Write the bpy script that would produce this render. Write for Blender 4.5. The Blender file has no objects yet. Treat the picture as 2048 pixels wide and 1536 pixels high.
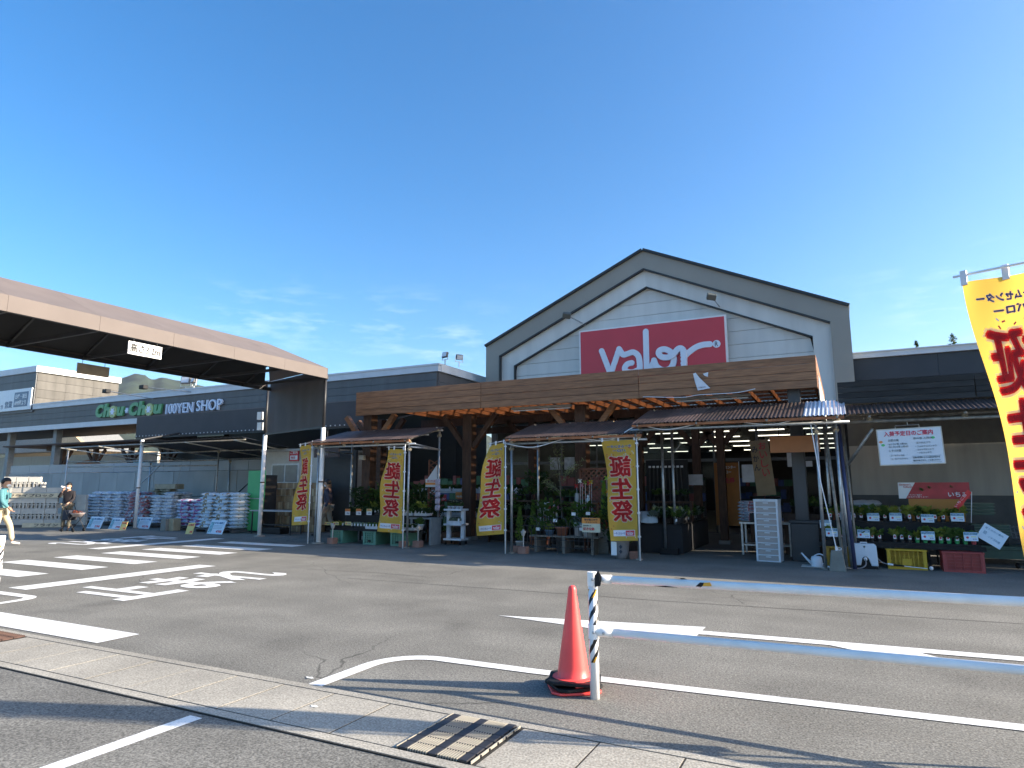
import bpy, bmesh, math, random
from mathutils import Vector, Matrix, noise as mnoise
S = bpy.context.scene
COL = S.collection
R = math.radians
rnd = random.Random(11)

# ------------------------------------------------------------------ camera
EYE = 1.5
PITCH, YAW = R(9.0043), R(26.839)
cam = bpy.data.cameras.new('camera'); cam.sensor_width = 36; cam.lens = 36 * 1300 / 2048
cam.clip_start = .05; cam.clip_end = 6000
cam_o = bpy.data.objects.new('camera', cam); COL.objects.link(cam_o)
cam_o.location = (0, 0, EYE); cam_o.rotation_euler = (R(90) + PITCH, 0, YAW)
S.camera = cam_o

# ------------------------------------------------------------------ sky, sun, exposure
SUN_AZ, SUN_EL = R(70.8), R(22.4)          # azimuth from +Y towards +X
W = bpy.data.worlds.new('World'); S.world = W; W.use_nodes = True
wn, wl = W.node_tree.nodes, W.node_tree.links
wn.clear()
wo = wn.new('ShaderNodeOutputWorld'); bg = wn.new('ShaderNodeBackground')
sky = wn.new('ShaderNodeTexSky'); sky.sky_type = 'NISHITA'; sky.sun_disc = False
sky.sun_elevation = SUN_EL; sky.sun_rotation = SUN_AZ
sky.altitude = 300; sky.air_density = 1.0; sky.dust_density = 2.3; sky.ozone_density = 3.0
bg.inputs[1].default_value = 0.13
# thin wisps of cloud low over the horizon
tc = wn.new('ShaderNodeTexCoord'); mp = wn.new('ShaderNodeMapping')
mp.inputs['Scale'].default_value = (5.2, 5.2, 24); mp.inputs['Location'].default_value = (4.4, 12.7, 8.1)
mp2 = wn.new('ShaderNodeMapping'); mp2.inputs['Location'].default_value = (4.4 * .37, 12.7 * .53, 8.1 * .2)
n1 = wn.new('ShaderNodeTexNoise'); n1.inputs['Scale'].default_value = 2.2; n1.inputs['Detail'].default_value = 9; n1.inputs['Roughness'].default_value = .62
n2 = wn.new('ShaderNodeTexNoise'); n2.inputs['Scale'].default_value = 2.6; n2.inputs['Detail'].default_value = 2
cr = wn.new('ShaderNodeValToRGB'); cr.color_ramp.elements[0].position = .50; cr.color_ramp.elements[1].position = .72
cr2 = wn.new('ShaderNodeValToRGB'); cr2.color_ramp.elements[0].position = .46; cr2.color_ramp.elements[1].position = .64
sp = wn.new('ShaderNodeSeparateXYZ')
el = wn.new('ShaderNodeValToRGB'); el.color_ramp.elements[1].color = (0, 0, 0, 1)
for p, v in ((0.0, 0), (.12, 1), (.24, .8), (.31, 0)):
    e = el.color_ramp.elements.new(p); e.color = (v, v, v, 1)
m1 = wn.new('ShaderNodeMath'); m1.operation = 'MULTIPLY'
m2 = wn.new('ShaderNodeMath'); m2.operation = 'MULTIPLY'
m3 = wn.new('ShaderNodeMath'); m3.operation = 'MULTIPLY'; m3.inputs[1].default_value = .3
mx = wn.new('ShaderNodeMix'); mx.data_type = 'RGBA'
mx.inputs['B'].default_value = (5.6, 6.0, 6.6, 1)
wl.new(tc.outputs['Generated'], mp.inputs[0]); wl.new(mp.outputs[0], n1.inputs[0]); wl.new(tc.outputs['Generated'], mp2.inputs[0]); wl.new(mp2.outputs[0], n2.inputs[0])
wl.new(n1.outputs[0], cr.inputs[0]); wl.new(n2.outputs[0], cr2.inputs[0])
wl.new(tc.outputs['Generated'], sp.inputs[0]); wl.new(sp.outputs[2], el.inputs[0])
wl.new(cr.outputs[0], m1.inputs[0]); wl.new(cr2.outputs[0], m1.inputs[1])
wl.new(m1.outputs[0], m2.inputs[0]); wl.new(el.outputs[0], m2.inputs[1]); wl.new(m2.outputs[0], m3.inputs[0])
hsv = wn.new('ShaderNodeHueSaturation'); hsv.inputs['Saturation'].default_value = 1.3
wl.new(sky.outputs[0], hsv.inputs['Color']); wl.new(hsv.outputs[0], mx.inputs['A']); wl.new(m3.outputs[0], mx.inputs['Factor'])
wl.new(mx.outputs['Result'], bg.inputs[0]); wl.new(bg.outputs[0], wo.inputs[0])

sl = bpy.data.lights.new('sun', 'SUN'); sl.energy = 5.0; sl.angle = R(.53); sl.color = (1, .88, .72)
so = bpy.data.objects.new('sun', sl); COL.objects.link(so); so['kind'] = 'helper'
sd = Vector((math.sin(SUN_AZ) * math.cos(SUN_EL), math.cos(SUN_AZ) * math.cos(SUN_EL), math.sin(SUN_EL)))
so.rotation_euler = sd.to_track_quat('Z', 'Y').to_euler(); so.location = (30, 10, 40)
S.view_settings.view_transform = 'Standard'; S.view_settings.look = 'None'
S.view_settings.exposure = 1.28; S.view_settings.gamma = 1
S.render.engine = 'CYCLES'
S.cycles.max_bounces = 8; S.cycles.diffuse_bounces = 4; S.cycles.transparent_max_bounces = 12
S.cycles.use_denoising = True
S.cycles.sample_clamp_indirect = 6

# ------------------------------------------------------------------ survey helpers: a sight line met with a wall plane or the ground
_f = Vector((-math.sin(YAW) * math.cos(PITCH), math.cos(YAW) * math.cos(PITCH), math.sin(PITCH)))
_r = Vector((math.cos(YAW), math.sin(YAW), 0)); _u = _r.cross(_f)
def _d(x, y): return _f + _r * ((x - 1024) / 1300) + _u * ((768 - y) / 1300)
def PY(x, y, Y): d = _d(x, y); t = Y / d.y; return (d.x * t, EYE + d.z * t)
def GR(x, y): d = _d(x, y); t = -EYE / d.z; return (d.x * t, d.y * t)

# ------------------------------------------------------------------ mesh builder
class MB:
    def __init__(s): s.v = []; s.f = []
    def add(s, vs, fs, M=None):
        n = len(s.v)
        s.v += [tuple(M @ Vector(v)) for v in vs] if M is not None else [tuple(v) for v in vs]
        s.f += [tuple(i + n for i in f) for f in fs]; return s
    def box(s, x0, x1, y0, y1, z0, z1, M=None):
        if x0 > x1: x0, x1 = x1, x0
        if y0 > y1: y0, y1 = y1, y0
        if z0 > z1: z0, z1 = z1, z0
        return s.add([(x0, y0, z0), (x1, y0, z0), (x1, y1, z0), (x0, y1, z0), (x0, y0, z1), (x1, y0, z1), (x1, y1, z1), (x0, y1, z1)],
                     [(3, 2, 1, 0), (4, 5, 6, 7), (0, 1, 5, 4), (1, 2, 6, 5), (2, 3, 7, 6), (3, 0, 4, 7)], M)
    def bar(s, p, q, w, h=None):
        p, q = Vector(p), Vector(q); h = h or w
        d = (q - p).normalized(); up = Vector((0, 0, 1)) if abs(d.z) < .95 else Vector((0, 1, 0))
        a = d.cross(up).normalized() * w / 2; b = a.cross(d).normalized() * h / 2
        c = [-a - b, a - b, a + b, -a + b]
        return s.add([p + k for k in c] + [q + k for k in c], [(3, 2, 1, 0), (4, 5, 6, 7), (0, 1, 5, 4), (1, 2, 6, 5), (2, 3, 7, 6), (3, 0, 4, 7)][::1])
    def tube(s, pts, r, n=8, cap=True, closed=False):
        pts = [Vector(p) for p in pts]; N = len(pts)
        rs = r if isinstance(r, (list, tuple)) else [r] * N
        vs = []; a = None
        for i, p in enumerate(pts):
            if closed: d = (pts[(i + 1) % N] - pts[i - 1]).normalized()
            else: d = (pts[min(i + 1, N - 1)] - pts[max(i - 1, 0)]).normalized()
            if a is None:
                a = d.cross(Vector((0, 0, 1)) if abs(d.z) < .9 else Vector((1, 0, 0))).normalized()
            else: a = (a - d * a.dot(d)).normalized()
            b = d.cross(a)
            for k in range(n):
                t = 2 * math.pi * k / n; vs.append(p + (a * math.cos(t) + b * math.sin(t)) * rs[i])
        fs = []
        for i in range(N if closed else N - 1):
            j = (i + 1) % N
            for k in range(n): fs.append((i * n + k, i * n + (k + 1) % n, j * n + (k + 1) % n, j * n + k))
        if cap and not closed:
            fs.append(tuple(range(n))[::-1]); fs.append(tuple((N - 1) * n + k for k in range(n)))
        return s.add(vs, fs)
    def lathe(s, prof, n=16, M=None, cap=True):
        vs = []; fs = []
        for r, z in prof:
            for k in range(n): t = 2 * math.pi * k / n; vs.append((r * math.cos(t), r * math.sin(t), z))
        for i in range(len(prof) - 1):
            for k in range(n): fs.append((i * n + k, i * n + (k + 1) % n, (i + 1) * n + (k + 1) % n, (i + 1) * n + k))
        if cap:
            fs.append(tuple(range(n))[::-1]); fs.append(tuple((len(prof) - 1) * n + k for k in range(n)))
        return s.add(vs, fs, M)
    def prism(s, poly, a, b, ax='y', M=None):
        """poly in the plane across ax, from a to b"""
        f = {'y': lambda p, t: (p[0], t, p[1]), 'z': lambda p, t: (p[0], p[1], t), 'x': lambda p, t: (t, p[0], p[1])}[ax]
        n = len(poly)
        vs = [f(p, a) for p in poly] + [f(p, b) for p in poly]
        fs = [tuple(range(n)), tuple(range(2 * n - 1, n - 1, -1))] + [((i + 1) % n, i, n + i, n + (i + 1) % n) for i in range(n)]
        return s.add(vs, fs, M)
    def mesh(s, name, smooth=False):
        me = bpy.data.meshes.new(name); me.from_pydata(s.v, [], s.f); me.update()
        bm = bmesh.new(); bm.from_mesh(me); bmesh.ops.recalc_face_normals(bm, faces=bm.faces); bm.to_mesh(me); bm.free()
        if smooth: me.shade_smooth()
        return me
    def build(s, name, mat, parent=None, smooth=False, bevel=0, loc=None, auto=None):
        me = s.mesh(name, smooth); o = link(name, me, mat, parent, loc)
        if auto is not None: me.shade_smooth(); me.set_sharp_from_angle(angle=R(auto))
        if bevel:
            m = o.modifiers.new('bevel', 'BEVEL'); m.width = bevel; m.segments = 2; m.limit_method = 'ANGLE'
        return o

def link(name, me, mat=None, parent=None, loc=None, rot=None, scale=None):
    o = bpy.data.objects.new(name, me); COL.objects.link(o)
    if mat is not None:
        if len(me.materials) == 0: me.materials.append(mat)
        elif me.materials[0] != mat: o.material_slots[0].link = 'OBJECT'; o.material_slots[0].material = mat
    if parent is not None: o.parent = parent
    if loc is not None: o.location = loc
    if rot is not None: o.rotation_euler = rot
    if scale is not None: o.scale = scale if hasattr(scale, '__len__') else (scale,) * 3
    return o
def tag(o, label=None, cat=None, group=None, kind=None):
    if label: o['label'] = label
    if cat: o['category'] = cat
    if group: o['group'] = group
    if kind: o['kind'] = kind
    return o
def thing(name, label, cat, loc=(0, 0, 0), rz=0, group=None):
    o = bpy.data.objects.new(name, None); COL.objects.link(o); o.location = loc; o.rotation_euler = (0, 0, rz)
    o.empty_display_size = .1
    return tag(o, label, cat, group)
def copy_tree(o, parent=None):
    c = o.copy(); COL.objects.link(c)
    if parent is not None: c.parent = parent
    for ch in o.children: copy_tree(ch, c)
    return c
def dup(o, loc, rz=0, label=None, group=None):
    c = copy_tree(o); c.location = loc; c.rotation_euler = (0, 0, rz)
    return tag(c, label, None, group)

# ------------------------------------------------------------------ materials
_mats = {}
def mat(name, col=(.5, .5, .5), rough=.6, metal=0, var=.12, scale=6, rand=0, bump=0, bscale=40, spec=.5, alpha=1, coord='Object', detail=4, streak=None, dirt=0):
    """plain surface colour with uneven tone, per-object variation and fine relief"""
    if name in _mats: return _mats[name]
    m = bpy.data.materials.new(name); m.use_nodes = True; _mats[name] = m
    nt = m.node_tree; n, l = nt.nodes, nt.links; b = n['Principled BSDF']
    b.inputs['Roughness'].default_value = rough; b.inputs['Metallic'].default_value = metal
    b.inputs['Specular IOR Level'].default_value = spec
    tcn = n.new('ShaderNodeTexCoord'); src = tcn.outputs[coord]
    if streak:
        mpn = n.new('ShaderNodeMapping'); mpn.inputs['Scale'].default_value = streak; l.new(src, mpn.inputs[0]); src = mpn.outputs[0]
    t = n.new('ShaderNodeTexNoise'); t.inputs['Scale'].default_value = scale; t.inputs['Detail'].default_value = detail
    l.new(src, t.inputs[0])
    mr = n.new('ShaderNodeMapRange'); mr.inputs[1].default_value = .3; mr.inputs[2].default_value = .7
    mr.inputs[3].default_value = 1 - var; mr.inputs[4].default_value = 1 + var; l.new(t.outputs[0], mr.inputs[0])
    val = mr.outputs[0]
    if rand:
        oi = n.new('ShaderNodeObjectInfo'); r2 = n.new('ShaderNodeMapRange'); r2.inputs[3].default_value = 1 - rand; r2.inputs[4].default_value = 1 + rand
        l.new(oi.outputs['Random'], r2.inputs[0]); mm = n.new('ShaderNodeMath'); mm.operation = 'MULTIPLY'
        l.new(val, mm.inputs[0]); l.new(r2.outputs[0], mm.inputs[1]); val = mm.outputs[0]
    hs = n.new('ShaderNodeHueSaturation'); hs.inputs['Color'].default_value = (*col, 1); l.new(val, hs.inputs['Value'])
    out = hs.outputs[0]
    if dirt:
        t2 = n.new('ShaderNodeTexNoise'); t2.inputs['Scale'].default_value = scale * .37; t2.inputs['Detail'].default_value = 8; l.new(src, t2.inputs[0])
        r3 = n.new('ShaderNodeMapRange'); r3.inputs[1].default_value = .5; r3.inputs[2].default_value = .75; r3.inputs[4].default_value = dirt; l.new(t2.outputs[0], r3.inputs[0])
        mxn = n.new('ShaderNodeMix'); mxn.data_type = 'RGBA'; mxn.inputs['B'].default_value = (.06, .05, .04, 1)
        l.new(r3.outputs[0], mxn.inputs['Factor']); l.new(out, mxn.inputs['A']); out = mxn.outputs['Result']
    l.new(out, b.inputs['Base Color'])
    if bump:
        t3 = n.new('ShaderNodeTexNoise'); t3.inputs['Scale'].default_value = bscale; t3.inputs['Detail'].default_value = 3; l.new(src, t3.inputs[0])
        bp = n.new('ShaderNodeBump'); bp.inputs['Strength'].default_value = bump; bp.inputs['Distance'].default_value = .01
        l.new(t3.outputs[0], bp.inputs['Height']); l.new(bp.outputs[0], b.inputs['Normal'])
    return m
def emit(name, col, s):
    if name in _mats: return _mats[name]
    m = bpy.data.materials.new(name); m.use_nodes = True; _mats[name] = m
    b = m.node_tree.nodes['Principled BSDF']; b.inputs['Base Color'].default_value = (*col, 1)
    b.inputs['Emission Color'].default_value = (*col, 1); b.inputs['Emission Strength'].default_value = s
    return m
def sheer(name, col, tr=.5, rough=.5, tcol=None):
    """light-passing sheet: part clear, part translucent"""
    if name in _mats: return _mats[name]
    m = bpy.data.materials.new(name); m.use_nodes = True; _mats[name] = m
    n, l = m.node_tree.nodes, m.node_tree.links; b = n['Principled BSDF']; o = n['Material Output']
    b.inputs['Base Color'].default_value = (*col, 1); b.inputs['Roughness'].default_value = rough
    t = n.new('ShaderNodeBsdfTransparent'); t.inputs[0].default_value = (*(tcol or (1, 1, 1)), 1)
    ms = n.new('ShaderNodeMixShader'); ms.inputs[0].default_value = tr
    l.new(b.outputs[0], ms.inputs[1]); l.new(t.outputs[0], ms.inputs[2]); l.new(ms.outputs[0], o.inputs[0])
    return m
def leafmat(name, col, var=.35, tl=.35):
    if name in _mats: return _mats[name]
    m = mat(name, col, .55, var=var, scale=9, rand=.15, spec=.3)
    n, l = m.node_tree.nodes, m.node_tree.links; b = n['Principled BSDF']; o = n['Material Output']
    t = n.new('ShaderNodeBsdfTranslucent'); t.inputs[0].default_value = (col[0] * 1.3, col[1] * 1.5, col[2] * .7, 1)
    ms = n.new('ShaderNodeMixShader'); ms.inputs[0].default_value = tl
    l.new(b.outputs[0], ms.inputs[1]); l.new(t.outputs[0], ms.inputs[2]); l.new(ms.outputs[0], o.inputs[0])
    return m

# ------------------------------------------------------------------ lettering
_txt = {}
def text_mesh(body, bold=0, ext=.0, sx=1, shear=0):
    """letters as a flat mesh, one unit tall, left aligned, base line at 0; returns mesh data, width"""
    k = (body, bold, ext, sx, shear)
    if k in _txt: return _txt[k]
    c = bpy.data.curves.new('letters', 'FONT'); c.body = body; c.offset = bold; c.extrude = ext; c.resolution_u = 3; c.shear = shear
    o = bpy.data.objects.new('letters', c); COL.objects.link(o)
    dg = bpy.context.evaluated_depsgraph_get(); dg.update()
    me = bpy.data.meshes.new_from_object(o.evaluated_get(dg))
    vs = [(v.co.x * sx, v.co.y, v.co.z) for v in me.vertices]; fs = [tuple(p.vertices) for p in me.polygons]
    bpy.data.objects.remove(o); bpy.data.curves.remove(c); bpy.data.meshes.remove(me)
    x0 = min(v[0] for v in vs); x1 = max(v[0] for v in vs); y0 = min(v[1] for v in vs); y1 = max(v[1] for v in vs)
    vs = [(v[0] - x0, v[1] - y0, v[2]) for v in vs]
    _txt[k] = (vs, fs, x1 - x0, y1 - y0); return _txt[k]
def letters(name, body, M, w, h, mt, parent=None, bold=0, ext=.004, fit=True, loc=None, shear=0):
    """lettering fitted into a w x h box, laid out by matrix M (x along the line, y up, z out of the face)"""
    vs, fs, tw, th = text_mesh(body, bold, 1, 1, shear)
    mb = MB(); mb.add([(v[0] / tw * w, v[1] / th * h, v[2] * ext) for v in vs], fs, M)
    return link(name, mb_raw(mb, name), mt, parent, loc)
def mb_raw(mb, name):
    me = bpy.data.meshes.new(name); me.from_pydata(mb.v, [], mb.f); me.update(); return me
def FR(x, y, z):
    """a face looking towards -Y: x to the right, y up"""
    return Matrix(((1, 0, 0, x), (0, 0, -1, y), (0, 1, 0, z), (0, 0, 0, 1)))

# common colours
WHITE = mat('white_paint', (.8, .8, .79), .45, var=.06, scale=3, dirt=.12)
PLASTIC_W = mat('white_plastic', (.78, .8, .82), .35, var=.04)
BLACK = mat('black_plastic', (.012, .012, .013), .6, var=.2, spec=.3)
BLACKM = mat('black_steel', (.025, .025, .027), .5, var=.2)
GALV = mat('galvanised_pipe', (.42, .44, .45), .38, .75, var=.2, scale=14, rand=.1)
RUSTP = mat('weathered_pipe', (.33, .31, .27), .55, .5, var=.3, scale=10, rand=.12, dirt=.4)
CLAMP = mat('clamp_metal', (.45, .38, .26), .45, .7, var=.35, scale=30)
TIMBER = mat('stained_timber', (.27, .128, .058), .6, var=.35, scale=3, streak=(1, 12, 12), rand=.12, bump=.15, bscale=18)
DARKWOOD = mat('dark_timber', (.075, .036, .02), .7, var=.35, scale=4, streak=(6, 6, 1), rand=.15)
INK = mat('dark_ink', (.03, .04, .06), .6, var=.05)
NAVY = mat('navy_ink', (.04, .06, .22), .6, var=.05)
REDINK = mat('red_ink', (.55, .045, .06), .55, var=.06)
# ================================================================== ground, gutter, paint
def asphalt(name, col, seed, con=1.0):
    m = bpy.data.materials.new(name); m.use_nodes = True
    n, l = m.node_tree.nodes, m.node_tree.links; b = n['Principled BSDF']; b.inputs['Roughness'].default_value = .85
    b.inputs['Specular IOR Level'].default_value = .3
    g = n.new('ShaderNodeNewGeometry')
    mpn = n.new('ShaderNodeMapping'); mpn.inputs['Location'].default_value = (seed, seed * 2, 0); l.new(g.outputs['Position'], mpn.inputs[0])
    def nz(sc, det, lo, hi, a, c):
        t = n.new('ShaderNodeTexNoise'); t.inputs['Scale'].default_value = sc; t.inputs['Detail'].default_value = det; l.new(mpn.outputs[0], t.inputs[0])
        r = n.new('ShaderNodeMapRange'); r.inputs[1].default_value = lo; r.inputs[2].default_value = hi; r.inputs[3].default_value = a; r.inputs[4].default_value = c
        l.new(t.outputs[0], r.inputs[0]); return r.outputs[0], t
    def mul(a, c):
        q = n.new('ShaderNodeMath'); q.operation = 'MULTIPLY'; l.new(a, q.inputs[0]); l.new(c, q.inputs[1]); return q.outputs[0]
    fine, tf = nz(70, 6, .36, .64, 1 - .42 * con, 1 + .42 * con)
    vo = n.new('ShaderNodeTexVoronoi'); vo.inputs['Scale'].default_value = 130; l.new(mpn.outputs[0], vo.inputs[0])
    vr = n.new('ShaderNodeMapRange'); vr.inputs[1].default_value = .0; vr.inputs[2].default_value = .8; vr.inputs[3].default_value = 1 + .12 * con; vr.inputs[4].default_value = 1 - .18 * con; l.new(vo.outputs['Distance'], vr.inputs[0])
    grit, _ = nz(26, 3, .38, .62, 1 - .1 * con, 1 + .1 * con)
    mid, _ = nz(1.3, 6, .35, .68, .88, 1.1)
    big, _ = nz(.22, 4, .35, .65, .9, 1.1)
    stain, _ = nz(.75, 8, .58, .76, 1.0, .66)
    v = mul(mul(mul(mul(fine, grit), vr.outputs[0]), mul(mid, big)), stain)
    # faint wheel lanes along the road and a few hairline cracks
    m4 = n.new('ShaderNodeMapping'); m4.inputs['Scale'].default_value = (.07, .9, 1); l.new(mpn.outputs[0], m4.inputs[0])
    tk = n.new('ShaderNodeTexNoise'); tk.inputs['Scale'].default_value = 1.0; tk.inputs['Detail'].default_value = 5; l.new(m4.outputs[0], tk.inputs[0])
    rk = n.new('ShaderNodeMapRange'); rk.inputs[1].default_value = .36; rk.inputs[2].default_value = .64; rk.inputs[3].default_value = .88; rk.inputs[4].default_value = 1.07; l.new(tk.outputs[0], rk.inputs[0]); v = mul(v, rk.outputs[0])
    wp = n.new('ShaderNodeTexNoise'); wp.inputs['Scale'].default_value = 1.6; wp.inputs['Detail'].default_value = 6; l.new(mpn.outputs[0], wp.inputs[0])
    wa = n.new('ShaderNodeMix'); wa.data_type = 'RGBA'; wa.inputs['Factor'].default_value = .25; l.new(mpn.outputs[0], wa.inputs['A']); l.new(wp.outputs['Color'], wa.inputs['B'])
    vc = n.new('ShaderNodeTexVoronoi'); vc.feature = 'DISTANCE_TO_EDGE'; vc.inputs['Scale'].default_value = .42; l.new(wa.outputs['Result'], vc.inputs[0])
    ck = n.new('ShaderNodeMapRange'); ck.inputs[1].default_value = .0008; ck.inputs[2].default_value = .0035; ck.inputs[3].default_value = .5; ck.inputs[4].default_value = 1; l.new(vc.outputs['Distance'], ck.inputs[0])
    cm, _ = nz(.17, 3, .5, .56, 0, 1 if con == 1 else 0)
    cx = n.new('ShaderNodeMix'); cx.data_type = 'FLOAT'; cx.inputs['A'].default_value = 1; l.new(cm, cx.inputs['Factor']); l.new(ck.outputs[0], cx.inputs['B']); v = mul(v, cx.outputs['Result'])
    hs = n.new('ShaderNodeHueSaturation'); hs.inputs['Color'].default_value = (*col, 1); l.new(v, hs.inputs['Value']); l.new(hs.outputs[0], b.inputs['Base Color'])
    bp = n.new('ShaderNodeBump'); bp.inputs['Strength'].default_value = .35; bp.inputs['Distance'].default_value = .006
    l.new(tf.outputs[0], bp.inputs['Height']); l.new(bp.outputs[0], b.inputs['Normal'])
    return m
ASPH = asphalt('road_asphalt', (.208, .200, .174), 3.0)
ASPH2 = asphalt('parking_asphalt', (.196, .189, .166), 9.0)
CONC = mat('gutter_concrete', (.36, .345, .31), .9, var=.14, scale=2.2, rand=.07, bump=.5, bscale=110, dirt=.28, coord='Generated', detail=8)
CONC = asphalt('gutter_concrete_grain', (.40, .372, .312), 1.0, .7)
SOIL = mat('joint_dirt', (.03, .027, .022), .95, var=.3, scale=20)
def paintmat():
    m = mat('road_paint', (.8, .8, .78), .6, var=.05, scale=5)
    n, l = m.node_tree.nodes, m.node_tree.links; b = n['Principled BSDF']
    g = n.new('ShaderNodeNewGeometry')
    t = n.new('ShaderNodeTexNoise'); t.inputs['Scale'].default_value = 2.3; t.inputs['Detail'].default_value = 12; t.inputs['Roughness'].default_value = .75; l.new(g.outputs['Position'], t.inputs[0])
    r = n.new('ShaderNodeMapRange'); r.inputs[1].default_value = .56; r.inputs[2].default_value = .70; r.inputs[4].default_value = .8; l.new(t.outputs[0], r.inputs[0])
    t2 = n.new('ShaderNodeTexNoise'); t2.inputs['Scale'].default_value = 60; t2.inputs['Detail'].default_value = 4; l.new(g.outputs['Position'], t2.inputs[0])
    r2 = n.new('ShaderNodeMapRange'); r2.inputs[1].default_value = .57; r2.inputs[2].default_value = .68; r2.inputs[4].default_value = .5; l.new(t2.outputs[0], r2.inputs[0])
    ad = n.new('ShaderNodeMath'); ad.operation = 'MAXIMUM'; l.new(r.outputs[0], ad.inputs[0]); l.new(r2.outputs[0], ad.inputs[1])
    mxn = n.new('ShaderNodeMix'); mxn.data_type = 'RGBA'; mxn.inputs['B'].default_value = (.22, .21, .2, 1); mxn.inputs['A'].default_value = (.8, .8, .77, 1)
    l.new(ad.outputs[0], mxn.inputs['Factor']); l.new(mxn.outputs['Result'], b.inputs['Base Color'])
    return m
PAINT = paintmat()

def sheet(name, x0, x1, y0, y1, z, m):
    me = bpy.data.meshes.new(name); me.from_pydata([(x0, y0, z), (x1, y0, z), (x1, y1, z), (x0, y1, z)], [], [(0, 1, 2, 3)]); return link(name, me, m)
tag(sheet('ground', -2500, 2500, -2500, 2500, 0, ASPH), 'grey worn asphalt ground of the store yard', kind='structure')
tag(sheet('parking_lot', -60, 40, -40, 3.20, .004, ASPH2), 'darker asphalt of the parking area before the gutter', kind='structure')

# concrete gutter: edge strips, loose cover slabs with open joints
gut = thing('gutter', 'concrete gutter of cover slabs between road and parking', None, (0, 0, 0)); gut['kind'] = 'structure'
MB().box(-14, 6, 3.19, 4.0, .001, .0118).build('gutter_bed', SOIL, gut)
MB().box(-14, 6, 3.20, 3.285, .0118, .0145).build('edge_strip', CONC, gut, bevel=.001)
MB().box(-14, 6, 3.915, 3.995, .0118, .0145).build('edge_strip', CONC, gut, bevel=.001)
x = -13.9; k = 0
while x < 6:
    if abs(x - (-2.4)) < .3: x = -1.895; continue
    if -8.0 > x > -8.5: x = -7.42; continue
    w = .5
    if x < -2.42 < x + w: w = -2.425 - x
    if w > .08:
        dz = rnd.uniform(-.001, .001)
        MB().box(x + .006, x + w - .006, 3.297, 3.901, .0118, .0145 + dz).build('cover_slab', CONC, gut, bevel=.0015)
    x += w
STEEL_L = mat('sunlit_grate_steel', (.34, .32, .27), .6, .2, var=.12, scale=30)  # paler steel puts the sunlight on the thin bars into their colour
STEEL_D = mat('dark_grate_steel', (.055, .055, .06), .5, .5, var=.25, scale=12)
RUSTG = mat('rusty_grate', (.085, .048, .038), .8, .2, var=.35, scale=14)
def grate(x0, x1, label, light, dark, flats):
    t = thing('drain_grate', label, 'drain grate', (x0, 3.293, .0115))
    w = x1 - x0; L = .61
    MB().box(0, w, 0, L, -.0, .002).build('pit_shade', mat('pit_shade_black', (.004, .004, .004), .9), t)  # flat black sheet paints the shade of a pit below the bars
    fw = .055 if flats else .02
    centres = [.045, w / 2 - .01, w - .065] if flats else [.02, w - .02]
    for c in centres: MB().box(c - fw / 2, c + fw / 2, 0, L, .002, .016).build('flat_bar', dark, t, bevel=.002)
    thin = MB().box(-.0026, .0026, 0, L, .002, .018).mesh('grate_bar')
    xs = [.008, w - .012]
    for a, b2 in zip(centres[:-1], centres[1:]):
        n = 8 if flats else 16
        lo, hi = a + fw / 2 + .012, b2 - fw / 2 - .012
        xs += [lo + (hi - lo) * i / (n - 1) for i in range(n)]
    for c in xs: link('grate_bar', thin, light, t, (c, 0, 0))
    cross = MB().box(0, w, -.0025, .0025, .003, .0175).mesh('cross_bar')
    for i in range(1, 6): link('cross_bar', cross, dark, t, (0, L * i / 6, 0))
grate(-2.42, -1.905, 'ribbed steel drain grate in the gutter in front of the cone', STEEL_L, STEEL_D, True)
grate(-8.02, -7.45, 'rust brown drain grate in the gutter at the edge of the picture', RUSTG, RUSTG, False)

def marking(name, label, polys, z=.006):
    mb = MB()
    for p in polys: mb.add([(q[0], q[1], z) for q in p], [tuple(range(len(p)))])
    o = link(name, mb.mesh(name), PAINT); return tag(o, label, kind='structure')
def rect(x0, x1, y0, y1): return [(x0, y0), (x1, y0), (x1, y1), (x0, y1)]
for i, yy in enumerate((6.35, 7.40, 8.40, 9.42, 10.40, 11.45, 12.55)):
    a = rnd.uniform(-.03, .03)
    marking('crosswalk_bar', 'white painted crosswalk bar %s' % ('nearest the camera', 'second from the camera', 'third from the camera', 'fourth from the camera', 'fifth from the camera', 'second nearest the store', 'nearest the store')[i],
            [rect(-15.3 + a, -12.55 + a, yy - .02, yy + .47)])
marking('stop_line', 'white stop line beside the near stop lettering', [rect(-11.33, -10.86, 5.62, 8.9)])
marking('stop_line', 'white stop line beyond the crosswalk', [rect(-16.75, -16.3, 9.95, 13.6)])
marking('lane_bar', 'broad worn white bar along the gutter', [rect(-13.5, -6.58, 4.09, 4.52)])
marking('parking_line', 'thin white parking bay line in front of the gutter', [rect(-3.98, -3.86, -3, 3.14)])
def stroke(pts, w):
    out = []
    n = len(pts); L = []; Rr = []
    for i, p in enumerate(pts):
        d = Vector(pts[min(i + 1, n - 1)]) - Vector(pts[max(i - 1, 0)]); d.normalize(); q = Vector((-d.y, d.x)) * w / 2
        L.append(Vector(p) + q); Rr.append(Vector(p) - q)
    return [[Rr[i], Rr[i + 1], L[i + 1], L[i]] for i in range(n - 1)]
def arc(cx, cy, r, a0, a1, n=10): return [(cx + r * math.cos(R(a0 + (a1 - a0) * i / n)), cy + r * math.sin(R(a0 + (a1 - a0) * i / n))) for i in range(n + 1)]
marking('bay_outline', 'white rounded corner line around the railing and cone', stroke([(-3.72, 4.02), (-3.72, 4.65)] + arc(-3.27, 4.65, .45, 180, 93) + [(-2.4, 5.12), (-1.6, 5.17), (.9, 5.36), (4, 5.58)], .135))
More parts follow.
